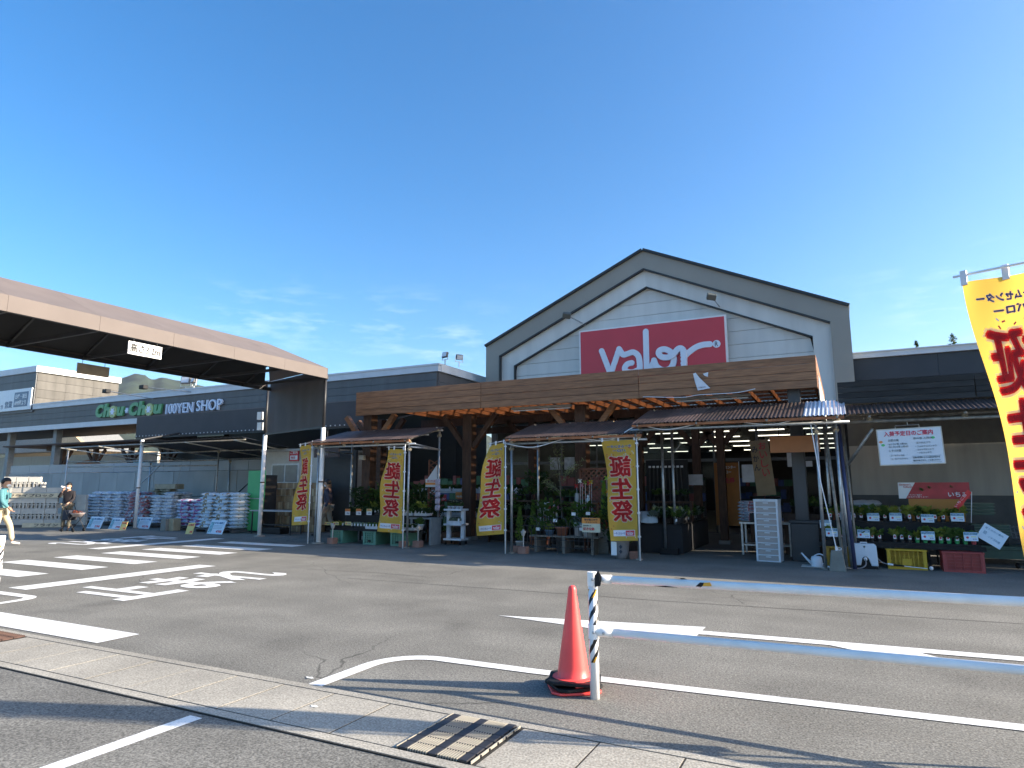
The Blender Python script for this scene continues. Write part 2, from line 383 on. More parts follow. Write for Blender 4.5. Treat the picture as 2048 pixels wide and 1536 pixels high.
marking('bay_outline', 'white rounded corner line around the far railing', stroke([(-14, 5.31), (-10.4, 5.31)] + arc(-10.2, 5.06, .25, 95, 0) + [(-9.93, 4.9), (-9.95, 4.58)], .15))
ax = lambda x: 7.0 + (x + 3.75) * .085
marking('lane_arrow', 'long white direction arrow painted behind the railing',
        [[(-3.75, 7.06), (-1.45, 6.72), (-1.45, 7.50)], [(-1.45, 7.12), (4, 7.52), (4, 7.70), (-1.45, 7.30)], [(-.25, 7.21), (.4, 6.85), (.95, 6.85), (.5, 7.26)]])
def road_text(label, o, ex, ey, w, h):
    vs, fs, tw, th = text_mesh('止まれ', .03, 0)
    mb = MB(); mb.add([(o[0] + ex[0] * v[0] / tw * w + ey[0] * v[1] / th * h, o[1] + ex[1] * v[0] / tw * w + ey[1] * v[1] / th * h, .006) for v in vs], fs)
    tag(link('road_lettering', mb_raw(mb, 'road_lettering'), PAINT), label, kind='structure')
road_text('white stop lettering painted beside the near stop line', (-8.62, 5.68), (0, 1), (-1, 0), 3.05, 1.75)
road_text('white stop lettering painted beyond the crosswalk', (-19.4, 13.4), (0, -1), (1, 0), 3.1, 1.95)
for (x, y, a) in ((-3.9, 4.15, .03), (-3.35, 3.62, .025)):
    marking('paint_drip', 'small spilled dot of white paint %s' % ('on the asphalt' if y > 4 else 'on a gutter slab'), [[(x + a * q * 1.6 * math.cos(k * .7), y + a * q * math.sin(k * .7)) for k, q in enumerate((1, .5, .9, .4, 1.1, .55, .8, .6, .9))]], .018 if y < 4 else .006)

SEAM = mat('seam_tar', (.07, .066, .06), .9, var=.3)
for (label, pts) in (('thin dark seam across the asphalt behind the arrow', [(-7.5, 8.75), (-4.5, 8.85), (-2.0, 8.95), (0, 9.15), (3, 9.35), (7, 9.5)]), ('thin dark seam across the asphalt near the lettering', [(-9.0, 9.35), (-7.5, 9.5), (-6.2, 9.45)])):
    P_ = [(p[0] + .02 * mnoise.noise(Vector((i * 3.1, 0, 0))), p[1] + .05 * mnoise.noise(Vector((i * 1.7, 5, 0)))) for i, p in enumerate([(a[0] + (b[0] - a[0]) * k / 8, a[1] + (b[1] - a[1]) * k / 8) for a, b in zip(pts[:-1], pts[1:]) for k in range(8)])]
    mb = MB()
    for q in stroke(P_, .016): mb.add([(v[0], v[1], .003) for v in q], [(0, 1, 2, 3)])
    tag(link('asphalt_seam', mb.mesh('asphalt_seam'), SEAM), label, kind='structure')
# ================================================================== buildings
SIDING = mat('charcoal_siding', (.092, .092, .094), .5, var=.16, scale=1.5, streak=(2, 2, .4), dirt=.2, rand=.06)
SIDING2 = mat('weathered_grey_panel', (.098, .092, .082), .7, var=.35, scale=.9, rand=.12, streak=(2.5, 2.5, .5), detail=8)
SIDING3 = mat('black_siding', (.03, .034, .042), .5, var=.1, scale=1.5, rand=.06)
COPING = mat('white_coping', (.74, .75, .74), .4, var=.06, scale=2, dirt=.1)
BAND = mat('pale_grey_band', (.6, .63, .66), .45, var=.06, scale=2)
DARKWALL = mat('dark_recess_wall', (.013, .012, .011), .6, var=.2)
ROOFM = mat('flat_roof', (.2, .2, .2), .8)
def rows(parent, m, axis, c, a0, a1, z0, z1, nrow, wcol, th=.05, name='siding_panel', gap=.012, flip=1):
    """siding panels on a plane: axis 'y' = facing -Y at y=c, axis 'x' = facing +X at x=c"""
    h = (z1 - z0) / nrow; cache = {}
    ncol = max(1, round((a1 - a0) / wcol)); w = (a1 - a0) / ncol
    if axis == 'y': me = MB().box(gap / 4, w - gap / 4, -th, 0, gap / 2, h - gap / 2).mesh(name)
    else: me = MB().box(0, th, gap / 4, w - gap / 4, gap / 2, h - gap / 2).mesh(name)
    for r in range(nrow):
        for k in range(ncol):
            a = a0 + k * w; z = z0 + r * h
            link(name, me, m, parent, (a, c, z) if axis == 'y' else (c, a, z))

lw = thing('store_wing', 'long low store wing with charcoal siding and white coping', 'building', (0, 0, 0))
MB().box(-62, -13.25, 20.06, 24.0, 4.60, 5.9).build('wall', DARKWALL, lw)
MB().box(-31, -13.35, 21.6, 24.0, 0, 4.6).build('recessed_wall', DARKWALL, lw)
rows(lw, SIDING, 'y', 20.05, -62, -13.25, 4.83, 5.75, 3, 3.0)
rows(lw, SIDING, 'x', -13.25, 20.05, 24.0, 4.60, 5.75, 3, 2.0)
MB().box(-62, -13.15, 19.93, 20.1, 5.75, 6.05).box(-62, -13.12, 19.90, 20.1, 5.98, 6.045).build('coping', BAND, lw)
MB().box(-13.25, -13.12, 20.1, 24.0, 5.75, 6.05).build('coping', COPING, lw)
MB().box(-62, -26.2, 19.96, 20.1, 4.56, 4.82).build('lower_band', BAND, lw)
MB().box(-61, -13.4, 20.1, 23.9, 5.9, 5.93).build('roof', ROOFM, lw)
for xx in (-42.9, -38.3): MB().box(xx - .16, xx + .16, 20.4, 20.7, 0, 4.6).build('support_post', mat('grey_steel_post', (.2, .22, .23), .5), lw)
MB().box(-31.3, -26.1, 21.33, 21.6, 3.9, 4.55).build('clerestory', mat('black_glass', (.01, .012, .014), .15, var=.1), lw)

hb = thing('store_block', 'taller store block with weathered grey side wall and white coping', 'building', (0, 0, 0))
MB().box(-64, -39.9, 20.06, 24.6, 5.6, 7.9).build('wall', DARKWALL, hb)
rows(hb, SIDING, 'y', 19.98, -64, -39.85, 5.6, 7.86, 5, 3.0)
rows(hb, SIDING2, 'x', -39.9, 20.0, 24.6, 5.95, 7.86, 4, 1.5)
MB().box(-64, -39.76, 19.86, 20.05, 7.86, 8.2).build('coping', BAND, hb)
MB().box(-39.9, -39.72, 20.05, 24.65, 7.86, 8.2).build('coping', COPING, hb)
sg = thing('hours_sign', 'pale blue white opening hours sign on the taller block', 'sign', (0, 19.9, 0))
MB().box(-47, -39.95, -.06, 0, 5.76, 6.97).build('board', mat('sign_pale', (.72, .78, .82), .4, var=.03), sg)
MB().box(-41.62, -40.25, -.075, -.06, 5.95, 6.78).build('blue_panel', mat('sign_slate', (.10, .16, .24), .4, var=.04), sg)
PALE = mat('pale_ink', (.75, .8, .83), .4, var=.02)
letters('lettering', '日曜・祝日', FR(-41.5, -.08, 6.4), 1.14, .27, PALE, sg, .02)
letters('lettering', 'AM9時より', FR(-41.54, -.08, 6.02), 1.16, .3, PALE, sg, .02)
letters('lettering', '営業', FR(-42.55, -.065, 5.92), .78, .4, mat('slate_ink', (.1, .16, .24), .5), sg, .02)
letters('lettering', 'より', FR(-43.2, -.065, 5.9), .46, .24, _mats['slate_ink'], sg, .01)
letters('lettering', '時', FR(-43.85, -.065, 5.9), .58, .62, REDINK, sg, .03)
letters('lettering', '10', FR(-44.6, -.065, 5.9), .7, .66, REDINK, sg, .03)

# ---- shop name letters on the wing
shop = thing('shop_lettering', 'green and white shop name letters on the charcoal facade', 'sign', (0, 19.99, 0))
GREEN = mat('letter_green', (.11, .34, .15), .4, var=.04); LIME = mat('flower_green', (.42, .5, .2), .4, var=.04); LW = mat('letter_white', (.68, .76, .9), .4, var=.02)
def channel(body, x0, x1, z0, z1, m, bold, shear=0):
    letters('letter', body, FR(x0, -.06, z0), x1 - x0, z1 - z0, m, shop, bold, .05, shear=shear)
def span(pxl, pxr, pt, pb):
    a = PY(pxl, (pt[0] + pb[0]) / 2, 20); b = PY(pxr, (pt[1] + pb[1]) / 2, 20)
    return a[0], b[0]
xa, xb = -34.1, -31.05
hC = .66
def word(xs, xe, z):
    wds = [('C', .27, hC), ('h', .24, hC * 1.04), ('o', .23, hC * .72), ('u', .24, hC * .70)]
    tot = xe - xs; x = xs
    for ch, f, h in wds:
        w = tot * f
        channel(ch, x + .01, x + w + .03, z, z + h, GREEN, .055, .12)
        if ch == 'o':
            cx, cz = x + w / 2 + .02, z + h / 2
            mb = MB(); mb.prism([(cx + .30 * math.cos(k * .3927), cz + .30 * math.sin(k * .3927)) for k in range(16)], -.135, -.02); mb.build('flower_disc', LIME, shop)
            pts = [(cx + (.2 if k % 2 == 0 else .11) * math.cos(k * math.pi / 6), cz + (.2 if k % 2 == 0 else .11) * math.sin(k * math.pi / 6)) for k in range(12)]
            MB().prism(pts, -.16, -.13).build('flower', LW, shop)
        x += w
word(-33.95, -31.62, 4.99); word(-31.25, -28.72, 4.95)
MB().prism([(-31.42 + (.16 if k % 2 == 0 else .09) * math.cos(k * math.pi / 6), 5.24 + (.16 if k % 2 == 0 else .09) * math.sin(k * math.pi / 6)) for k in range(12)], -.1, 0).build('flower', LW, shop)
channel('100YEN', -28.45, -26.55, 4.9, 5.38, LW, .004)
channel('SHOP', -26.3, -24.62, 4.92, 5.42, LW, .008)

# ---- gabled main store
gs = thing('gabled_store', 'main store front with grey and white gable', 'building', (0, 0, 0))
GREYF = mat('grey_gable_frame', (.30, .285, .245), .55, var=.05, scale=1.2)
OFFW = mat('white_gable_panel', (.62, .62, .58), .5, var=.07, scale=1.2, rand=.04, streak=(2.5, 2.5, .3), dirt=.08)
TRIM = mat('black_trim', (.02, .022, .024), .45)
out = [(-12.45, 7.04), (-5.96, 9.97), (.5, 7.06)]; in1 = [(-11.85, 6.63), (-5.95, 9.32), (-.05, 6.65)]; in2 = [(-11.25, 6.2), (-5.9, 8.66), (-.58, 6.26)]
ZB = 3.95
def band(o, i, y0, y1, m, nm):
    MB().prism([(o[0][0], ZB), (i[0][0], ZB), i[0], o[0]], y0, y1).build(nm, m, gs)
    MB().prism([o[0], i[0], i[1], o[1]], y0, y1).build(nm, m, gs)
    MB().prism([o[1], i[1], i[2], o[2]], y0, y1).build(nm, m, gs)
    MB().prism([o[2], i[2], (i[2][0], ZB), (o[2][0], ZB)], y0, y1).build(nm, m, gs)
band(out, in1, 22.30, 22.7, GREYF, 'gable_frame'); band(in1, in2, 22.42, 22.7, OFFW, 'gable_band')
MB().prism([(in2[0][0], ZB), in2[0], in2[1], in2[2], (in2[2][0], ZB)], 22.62, 22.7).build('gable_backing', DARKWALL, gs)
z = ZB
while z < 8.6:
    z1 = min(z + .46, 8.64)
    def lim(zz):
        if zz <= in2[0][1]: return in2[0][0], in2[2][0]
        t = (zz - in2[0][1]) / (in2[1][1] - in2[0][1]); t = min(t, .995)
        return in2[0][0] + (in2[1][0] - in2[0][0]) * t, in2[2][0] + (in2[1][0] - in2[2][0]) * t
    (a0, b0), (a1, b1) = lim(z), lim(z1 - .012)
    if z < in2[0][1] < z1: a1, b1 = lim(z1 - .012)
    MB().prism([(a0, z), (b0, z), (b1, z1 - .012), (a1, z1 - .012)], 22.55, 22.62).build('siding_panel', OFFW, gs)
    z = z1
def edge(pts, w, y0, y1, up=1):
    for p, q in zip(pts[:-1], pts[1:]):
        d = Vector((q[0] - p[0], q[1] - p[1])).normalized(); nn = Vector((-d.y, d.x)) * w * up
        MB().prism([p, q, (q[0] + nn.x, q[1] + nn.y), (p[0] + nn.x, p[1] + nn.y)], y0, y1).build('trim', TRIM, gs)
edge(out, .09, 22.2, 30); edge(in1, .05, 22.27, 22.42, -1); edge(in2, .04, 22.39, 22.55, -1)
MB().prism([(in1[0][0], ZB), (in1[0][0] + .05, ZB), (in1[0][0] + .05, in1[0][1]), in1[0]], 22.27, 22.42).build('trim', TRIM, gs)
MB().prism([(in2[0][0], ZB), (in2[0][0] + .04, ZB), (in2[0][0] + .04, in2[0][1]), in2[0]], 22.39, 22.55).build('trim', TRIM, gs)
MB().prism([(-12.4, 3.95), (-12.4, 7.0), (-5.96, 9.9), (.45, 7.0), (.45, 3.95)], 22.7, 30).build('upper_wall', GREYF, gs)
MB().box(-12.4, -12.2, 22.7, 44, 0, 3.95).build('side_wall', GREYF, gs)
MB().box(.25, .45, 22.7, 44, 0, 3.95).build('side_wall', GREYF, gs)
MB().box(-12.2, .25, 43.8, 44, 0, 3.95).build('rear_wall', mat('interior_wall', (.06, .055, .05), .7), gs)
MB().box(-12.2, .25, 22.7, 44, 3.75, 3.95).build('ceiling', mat('interior_ceiling', (.22, .22, .21), .7), gs)
MB().box(-12.2, .25, 22.7, 43.8, .004, .02).build('floor', mat('interior_floor', (.1, .09, .08), .5), gs)
GLASS = sheer('shop_glass', (.03, .035, .04), .8, .05, (.85, .9, .9))
FRAME = mat('alu_frame', (.16, .16, .16), .4, .6)
for i in range(9):
    x0 = -12.2 + i * 1.383
    MB().box(x0, x0 + .06, 22.72, 22.78, .02, 3.75).build('mullion', FRAME, gs)
    if i not in (6, 7): MB().box(x0 + .06, x0 + 1.383, 22.74, 22.75, .1, 3.7).build('pane', GLASS, gs)
MB().box(-12.2, .25, 22.70, 22.80, 2.35, 2.45).build('transom', FRAME, gs)
# fluorescent tubes inside
TUBE = emit('lit_tube', (1, .95, .78), 1.6)
fix = mat('light_fixture', (.6, .6, .6), .5)
kk = 0
for yy in (25.2, 28.0, 31.0, 34.5, 38.5):
    for xx in (-11.0, -8.6, -6.2, -4.3, -2.4, -.6):
        t = thing('ceiling_light', 'lit fluorescent tube under the store ceiling', 'ceiling light', (xx, yy, 3.55), 0, 'fluorescent tubes inside the store')
        MB().box(-.65, .65, -.06, .06, .03, .2).build('fixture', fix, t); MB().tube([(-.6, 0, 0), (.6, 0, 0)], .016, 6).build('tube', TUBE, t)

# ---- red sign with script logo
rs = thing('store_sign', 'red store sign with white script lettering on the gable', 'sign', (0, 22.3, 0))
MB().box(-8.45, -3.18, -.06, .1, 4.95, 7.25).build('frame', WHITE, rs)
MB().box(-8.39, -3.24, -.075, -.06, 5.0, 7.19).build('panel', mat('sign_red', (.58, .042, .06), .4, var=.05, scale=1), rs)
LOGO = [[(-7.57, 6.4), (-7.25, 5.51), (-6.91, 6.41), (-6.77, 6.19), (-6.61, 6.2), (-6.39, 6.24), (-6.22, 6.1), (-6.17, 5.86), (-6.17, 5.48)],
 [(-6.46, 5.86), (-6.62, 5.83), (-6.72, 5.7), (-6.66, 5.57), (-6.44, 5.52), (-6.22, 5.59)],
 [(-5.92, 6.95), (-5.93, 5.57)], [(-5.93, 5.57), (-5.76, 5.68), (-5.65, 5.88)],
 [(-5.65, 5.88), (-5.57, 5.66), (-5.36, 5.51), (-5.12, 5.53), (-4.99, 5.69), (-4.96, 5.89), (-5.04, 6.1), (-5.24, 6.23), (-5.42, 6.21), (-5.47, 6.1), (-5.37, 5.97), (-5.16, 5.93), (-4.98, 6.0), (-4.8, 6.18), (-4.67, 6.19), (-4.61, 6.04), (-4.62, 5.46)],
 [(-4.6, 5.93), (-4.46, 6.05), (-4.2, 6.21), (-3.97, 6.27), (-3.74, 6.27)]]
def smooth(pts, n=6, sharp=()):
    P = [Vector(p) for p in pts]; o = []
    for i in range(len(P) - 1):
        p0, p1, p2, p3 = P[max(i - 1, 0)], P[i], P[i + 1], P[min(i + 2, len(P) - 1)]
        if i in sharp: p0 = p1
        if i + 1 in sharp: p3 = p2
        for k in range(n):
            t = k / n
            o.append(.5 * ((2 * p1) + (p2 - p0) * t + (2 * p0 - 5 * p1 + 4 * p2 - p3) * t * t + (3 * p1 - p0 - 3 * p2 + p3) * t ** 3))
    o.append(P[-1]); return o
def ribbon(mb, pts, w, y0, y1):
    """flat rounded stroke standing proud of a face that looks to -Y"""
    for p, q in zip(pts[:-1], pts[1:]):
        d = q - p
        if d.length < 1e-5: continue
        d.normalize(); nn = Vector((-d.y, d.x)) * w / 2; y0 -= (y1 - y0) * .012
        mb.prism([p - nn, q - nn, q + nn, p + nn], y0, y1)
    for p in (pts[0], pts[-1], *pts[1:-1]):
        y0 -= (y1 - y0) * .012
        mb.prism([(p.x + w / 2 * math.cos(a * math.pi / 8), p.y + w / 2 * math.sin(a * math.pi / 8)) for a in range(16)], y0, y1)
def logo(parent, m, f=lambda p: p, w=.205, y0=-.1, y1=-.076, name='script_lettering'):
    mb = MB()
    for k, s_ in enumerate(LOGO):
        ribbon(mb, [Vector(f(p)) for p in smooth(s_, 5, (1, 2) if k == 0 else ())], w, y0 + k * .0006, y1 + k * .0006)
    return mb.build(name, m, parent)
LOGOW = mat('sign_white', (.72, .78, .86), .4, var=.02)
logo(rs, LOGOW)
MB().prism([(-3.52 + .13 * math.cos(a * math.pi / 8), 6.26 + .13 * math.sin(a * math.pi / 8)) for a in range(16)], -.1, -.076).build('mark_disc', LOGOW, rs)
letters('mark_letter', 'R', FR(-3.57, -.104, 6.18), .1, .16, INK, rs, 0, .003)

# ---- dark right wing
rw = thing('dark_wing', 'near black siding wing beside the gable with pale coping', 'building', (0, 0, 0))
MB().box(.5, 14, 23.0, 30, 0, 5.5).build('wall', DARKWALL, rw)
rows(rw, SIDING3, 'y', 23.0, .52, 14, 3.4, 5.5, 3, 2.3)
MB().box(.5, 14, 22.86, 23.1, 5.5, 5.7).box(.5, 14, 22.82, 23.1, 5.66, 5.695).build('coping', BAND, rw)

# ---- roof floodlights
def flood(loc, rz, tilt, label, big=1, arm=None):
    t = thing('floodlight', label, 'floodlight', loc, rz)
    h = MB().box(-.13 * big, .13 * big, -.05 * big, .05 * big, -.1 * big, .1 * big).build('housing', mat('flood_housing', (.12, .12, .12), .5), t, bevel=.01)
    h.location = (0, 0, .28 * big); h.rotation_euler = (tilt, 0, 0)
    g = MB().box(-.11 * big, .11 * big, -.056 * big, -.05 * big, -.08 * big, .08 * big).build('lens', mat('flood_lens', (.7, .72, .75), .15), h)
    MB().bar((-.15 * big, 0, .1 * big), (-.15 * big, 0, .3 * big), .02).bar((.15 * big, 0, .1 * big), (.15 * big, 0, .3 * big), .02).bar((-.16 * big, 0, .1 * big), (.16 * big, 0, .1 * big), .02).build('bracket', GALV, t)
    MB().bar((0, 0, -.1), (0, 0, .1 * big), .03).build('stem', GALV, t)
    if arm: MB().tube([(0, 0, 0), arm], .018, 6).build('arm', GALV, t)
flood((-13.0, 20.15, 6.1), R(-15), R(-15), 'square floodlight on the wing corner facing forward')
flood((-12.75, 20.75, 6.1), R(55), R(20), 'square floodlight on the wing corner turned aside')
p = PY(360, 770, 20); flood((p[0], 20.3, 6.05), R(20), R(-10), 'white floodlight pair member on the shop facade coping, turned left', 1.7)
p = PY(377, 768, 20); flood((p[0], 20.3, 6.05), R(-20), R(-10), 'white floodlight pair member on the shop facade coping, turned right', 1.7)
for px, py_, nm in ((213, 782, 'nearer the taller block'), (287, 774, 'nearer the floodlight pair')):
    p = PY(px, py_, 18.6); t = thing('sign_lamp', 'black sign spotlight on a thin arm, ' + nm, 'spotlight', (p[0], 18.6, p[1]))
    MB().box(-.16, .16, -.12, .12, -.1, .08).build('lamp_head', BLACK, t, bevel=.02)
    MB().tube([(0, .1, 0), (1.5, 1.35, -.15 if px > 250 else -.3)], .025, 6).build('arm', GALV, t)
for (wx, wz, hx, hz, nm) in ((-8.33, 7.56, -8.75, 7.78, 'dark spotlight on the gable band above the sign end'), (-3.37, 7.57, -3.54, 7.79, 'spotlight on the gable panel beside the sloping trim')):
    t = thing('sign_lamp', nm, 'spotlight', (wx, 22.5, wz))
    MB().lathe([(.08, 0), (.08, .05)], 10, Matrix.Rotation(R(90), 4, 'X')).build('wall_plate', GALV, t)
    MB().tube([(0, 0, 0), (hx - wx, -.7, hz - wz)], .02, 6).build('arm', GALV, t)
    o = MB().box(-.15, .15, -.1, .1, -.1, .1).build('lamp_head', mat('lamp_grey', (.1, .11, .1), .5), t, bevel=.02); o.location = (hx - wx, -.72, hz - wz); o.rotation_euler = (R(35), R(10), R(20))

# ---- hill behind the town
HILL = mat('wooded_hill', (.024, .038, .022), .9, var=.5, scale=.035, detail=8, bump=1, bscale=.1)
def hill():
    prof = [(-1500, 150), (-1380, 180), (-1293, 200), (-1275, 218), (-1257, 231), (-1248, 229), (-1240, 221), (-1229, 227), (-1212, 222), (-1178, 213), (-1150, 214), (-1106, 224), (-1000, 205), (-850, 150), (-700, 90)]
    nx, ny = 220, 46; vs = []; fs = []
    def ph(a):
        for (a0, h0), (a1, h1) in zip(prof[:-1], prof[1:]):
            if a0 <= a <= a1: t = (a - a0) / (a1 - a0); t = t * t * (3 - 2 * t); return h0 + (h1 - h0) * t
        return 90
    for j in range(ny):
        for i in range(nx):
            a = -1500 + 800 * i / (nx - 1); t = j / (ny - 1)
            # ridge runs across the view; slope falls towards the camera
            base = Vector((a, 761 + (a + 1293) * 1.353)); dirv = Vector((.839, -.544)); q = base + dirv * (1 - t) * 520
            hh = ph(a) * (t ** .8)
            n_ = mnoise.fractal(Vector((q.x * .012, q.y * .012, 0)), 1, 2, 5) * 22 * (1 - t) ** .5 * min(1, t * 4)
            n_ += mnoise.noise(Vector((q.x * .09, q.y * .09, 3))) * 3
            vs.append((q.x, q.y, hh + n_ * .8 - 4))
    for j in range(ny - 1):
        for i in range(nx - 1): a = j * nx + i; fs.append((a, a + 1, a + nx + 1, a + nx))
    b = len(vs)
    for i in range(nx): v = vs[(ny - 1) * nx + i]; vs.append((v[0] - 250, v[1] + 162, -4))
    for i in range(nx - 1): a = (ny - 1) * nx + i; fs.append((a, a + 1, b + i + 1, b + i))
    me = bpy.data.meshes.new('hill'); me.from_pydata(vs, [], fs); me.shade_smooth()
    tag(link('hill', me, HILL), 'wooded hill behind the store wing', kind='structure')
hill()

# ---- conifers behind the right wing
def conifer_tree(loc, h, r, label):
    t = thing('conifer_tree', label, 'tree', loc)
    MB().tube([(0, 0, 0), (0, 0, h * .97)], [.22, .03], 7).build('trunk', DARKWOOD, t)
    rr = random.Random(int(h * 100)); mb = MB()
    for k in range(300):
        z = h * (.25 + .75 * rr.random() ** .8); rad = r * (1 - z / h) ** .75 * rr.uniform(.7, 1.15) + .06; a = rr.uniform(0, 6.283)
        tip = Vector((math.cos(a) * rad, math.sin(a) * rad, z + rad * rr.uniform(-.1, .35)))
        for q in range(9):
            f = q / 8; c = Vector((0, 0, z)).lerp(tip, .2 + .8 * f); s_ = .20 * (1 - .5 * f)
            d = Vector((rr.uniform(-1, 1), rr.uniform(-1, 1), rr.uniform(-.6, .8))).normalized() * s_; e = Vector((rr.uniform(-1, 1), rr.uniform(-1, 1), rr.uniform(-.5, .5))).normalized() * s_ * .6
            mb.add([c - e * .5, c + d, c + e * .5], [(0, 1, 2)])
    mb.build('crown', leafmat('conifer_needles', (.035, .06, .022)), t)
d = _d(1905, 668); k = 62 / d.y; conifer_tree((d.x * k, 62, 0), EYE + d.z * k, 3.4, 'dark conifer top showing over the dark wing nearer the big flag')
d = _d(1832, 683); k = 66 / d.y; conifer_tree((d.x * k, 66, 0), EYE + d.z * k, 2.2, 'small conifer tip showing over the dark wing nearer the gable')

# ---- house seen under the wing on the far side
hs = thing('far_house', 'tan house with grey tiled roof seen under the store wing', 'house', (-64, 34, 0))
MB().box(-7, 6, 0, 8, 0, 4.8).build('wall', mat('tan_wall', (.42, .32, .22), .8, var=.1), hs)
MB().prism([(-8, 4.6), (6.8, 4.6), (3, 6.9), (-8, 6.9)], -.9, 3.5).build('roof', mat('grey_tiles', (.24, .24, .23), .7, var=.25, scale=12), hs)
MB().prism([(2, 4.7), (7.4, 4.7), (4.4, 6.4)], -1.2, -.9).build('gable_board', mat('tan_trim', (.55, .40, .24), .6), hs)
MB().box(-5.5, -4.0, -.05, 0, 1.2, 3.2).build('window', mat('far_pane', (.08, .1, .12), .1), hs)
# ================================================================== timber pergola in front of the gable
pg = thing('timber_pergola', 'brown timber pergola roof along the store front', 'pergola', (0, 0, 0))
XL, XR, YF = -12.75, -.36, 15.0
secs = [XL, -8.5, -4.2, XR]
for a, b in zip(secs[:-1], secs[1:]):
    for r in range(4):
        z0 = 3.57 + r * .175
        MB().box(a + .006, b - .006, YF - .045 + rnd.uniform(-.004, .004), YF, z0 + .004, z0 + .171).build('fascia_plank', TIMBER, pg, bevel=.004)
for r in range(4):
    z0 = 3.57 + r * .175
    MB().box(XR - .04, XR, YF + .005, 21.8, z0 + .004, z0 + .171).build('end_plank', mat('end_plank_stain', (.30, .13, .06), .6, var=.3, scale=3, streak=(12, 1, 12)), pg, bevel=.004)
MB().box(XR + .002, XR + .02, 15.35, 21.5, 3.15, 3.9).build('end_sheet', mat('pale_sheet', (.55, .55, .5), .6), pg)
MB().box(XL, XR - .05, YF + .01, YF + .13, 3.62, 3.86).build('front_beam', DARKWOOD, pg)
for yy in (18.4, 21.7): MB().box(XL, XR - .05, yy - .07, yy + .07, 3.5, 3.74).build('cross_beam', DARKWOOD, pg)
raf = MB().box(-.03, .03, YF + .14, 21.9, 3.87, 4.0).mesh('rafter')
n = 24
for i in range(n): link('rafter', raf, mat('rafter_timber', (.40, .16, .07), .6, var=.3, scale=3, streak=(8, 1, 8)), pg, (XL + .15 + (XR - .25 - XL) * i / (n - 1), 0, 0))
pur = MB().box(XL + .02, XR - .05, -.03, .03, 4.003, 4.06).mesh('purlin')
for i in range(9): link('purlin', pur, _mats['rafter_timber'], pg, (0, 15.4 + i * .78, 0))
ROOFSH = sheer('clear_corrugated_roof', (.14, .095, .06), .15, .3, (1, .8, .6))
def corrugated(x0, x1, p, q, pitch=.076, amp=.012, dx=.019):
    """sheet with waves running across X, from line p=(y,z) to q=(y,z)"""
    nn = max(2, int((x1 - x0) / dx)); vs = []; fs = []
    for i in range(nn + 1):
        x = x0 + (x1 - x0) * i / nn; w = amp * math.sin(2 * math.pi * x / pitch)
        vs += [(x, p[0], p[1] + w), (x, q[0], q[1] + w)]
    for i in range(nn): fs.append((2 * i, 2 * i + 2, 2 * i + 3, 2 * i + 1))
    me = bpy.data.meshes.new('roof_sheet'); me.from_pydata(vs, [], fs); me.shade_smooth(); return me
for i in range(14):
    a = XL + i * (XR - XL - .05) / 14
    link('roof_sheet', corrugated(a, a + (XR - XL) / 14 + .02, (15.05, 4.085 + .003 * (i % 2)), (21.9, 4.2 + .003 * (i % 2)), .13, .014, .033), ROOFSH, pg)
def tpost(x, y, w=.26, brace=True, name='post', m=DARKWOOD, top=3.62):
    MB().box(x - w / 2, x + w / 2, y - w / 2, y + w / 2, .1, top).build(name, m, pg, bevel=.01)
    MB().box(x - w / 2 - .04, x + w / 2 + .04, y - w / 2 - .04, y + w / 2 + .04, .004, .1).build('post_base', mat('base_concrete', (.3, .3, .28), .9), pg)
    if brace:
        for s_ in (-1, 1): MB().bar((x + s_ * w / 2, y, top - .95), (x + s_ * (w / 2 + .75), y, top - .02), .14, .14).build('brace', TIMBER if y < 16 else DARKWOOD, pg)
for x, y in ((-12.5, 15.35), (-9.75, 16.5), (-6.0, 15.9), (-13.1, 16.6)): tpost(x, y, .3)
for x, y in ((-8.6, 18.4), (-5.2, 18.4), (-3.6, 18.4), (-2.95, 18.4)): tpost(x, y, .2)
MB().box(-.98, -.72, 15.2, 15.46, .004, 3.6).build('steel_column', mat('grey_column', (.07, .07, .073), .5, var=.1, streak=(1, 1, .2)), pg, bevel=.012)
for (xx, yy) in ((-6.9, 15.32), (-2.6, 15.34)):
    t = thing('strip_light', 'unlit long strip light under the fascia %s' % ('left of the loose notice' if xx < -5 else 'below the loose notice'), 'strip light', (xx, yy, 3.52))
    MB().box(-.85, .85, -.05, .05, 0, .06).build('fixture', mat('fixture_grey', (.35, .33, .3), .5), t); MB().tube([(-.8, 0, -.03), (.8, 0, -.03)], .016, 6).build('tube', PLASTIC_W, t)
# notice half torn off the fascia, white cable along its foot
nt_ = thing('torn_notice', 'white paper notice hanging loose from the fascia', 'notice', (-2.9, YF - .055, 3.66))
mb = MB(); mb.add([(-.02, 0, .40), (.04, -.01, .42), (.12, -.03, .30), (.36, -.07, .03), (.08, -.05, .0), (.02, -.015, .2)], [(0, 1, 2, 5), (2, 3, 4, 5)]); mb.build('sheet', mat('paper', (.72, .73, .75), .6), nt_)
mb = MB(); mb.add([(.2, -.008, .38), (.32, -.008, .41), (.31, -.012, .30), (.24, -.01, .33)], [(0, 1, 2, 3)]); mb.build('scrap', _mats['paper'], nt_)
letters('print', 'お知らせ', Matrix.Translation((.1, -.062, .05)) @ Matrix(((1, 0, 0, 0), (0, 0, -1, 0), (0, 1, 0, 0), (0, 0, 0, 1))), .16, .035, mat('grey_ink', (.3, .32, .35), .6), nt_)
def cable(name, label, pts, r, m, cat='cable', sub=6):
    mb = MB(); mb.tube([tuple(p) for p in smooth([Vector(p) for p in pts], sub)], r, 6); return tag(mb.build(name, m, None, True), label, cat)
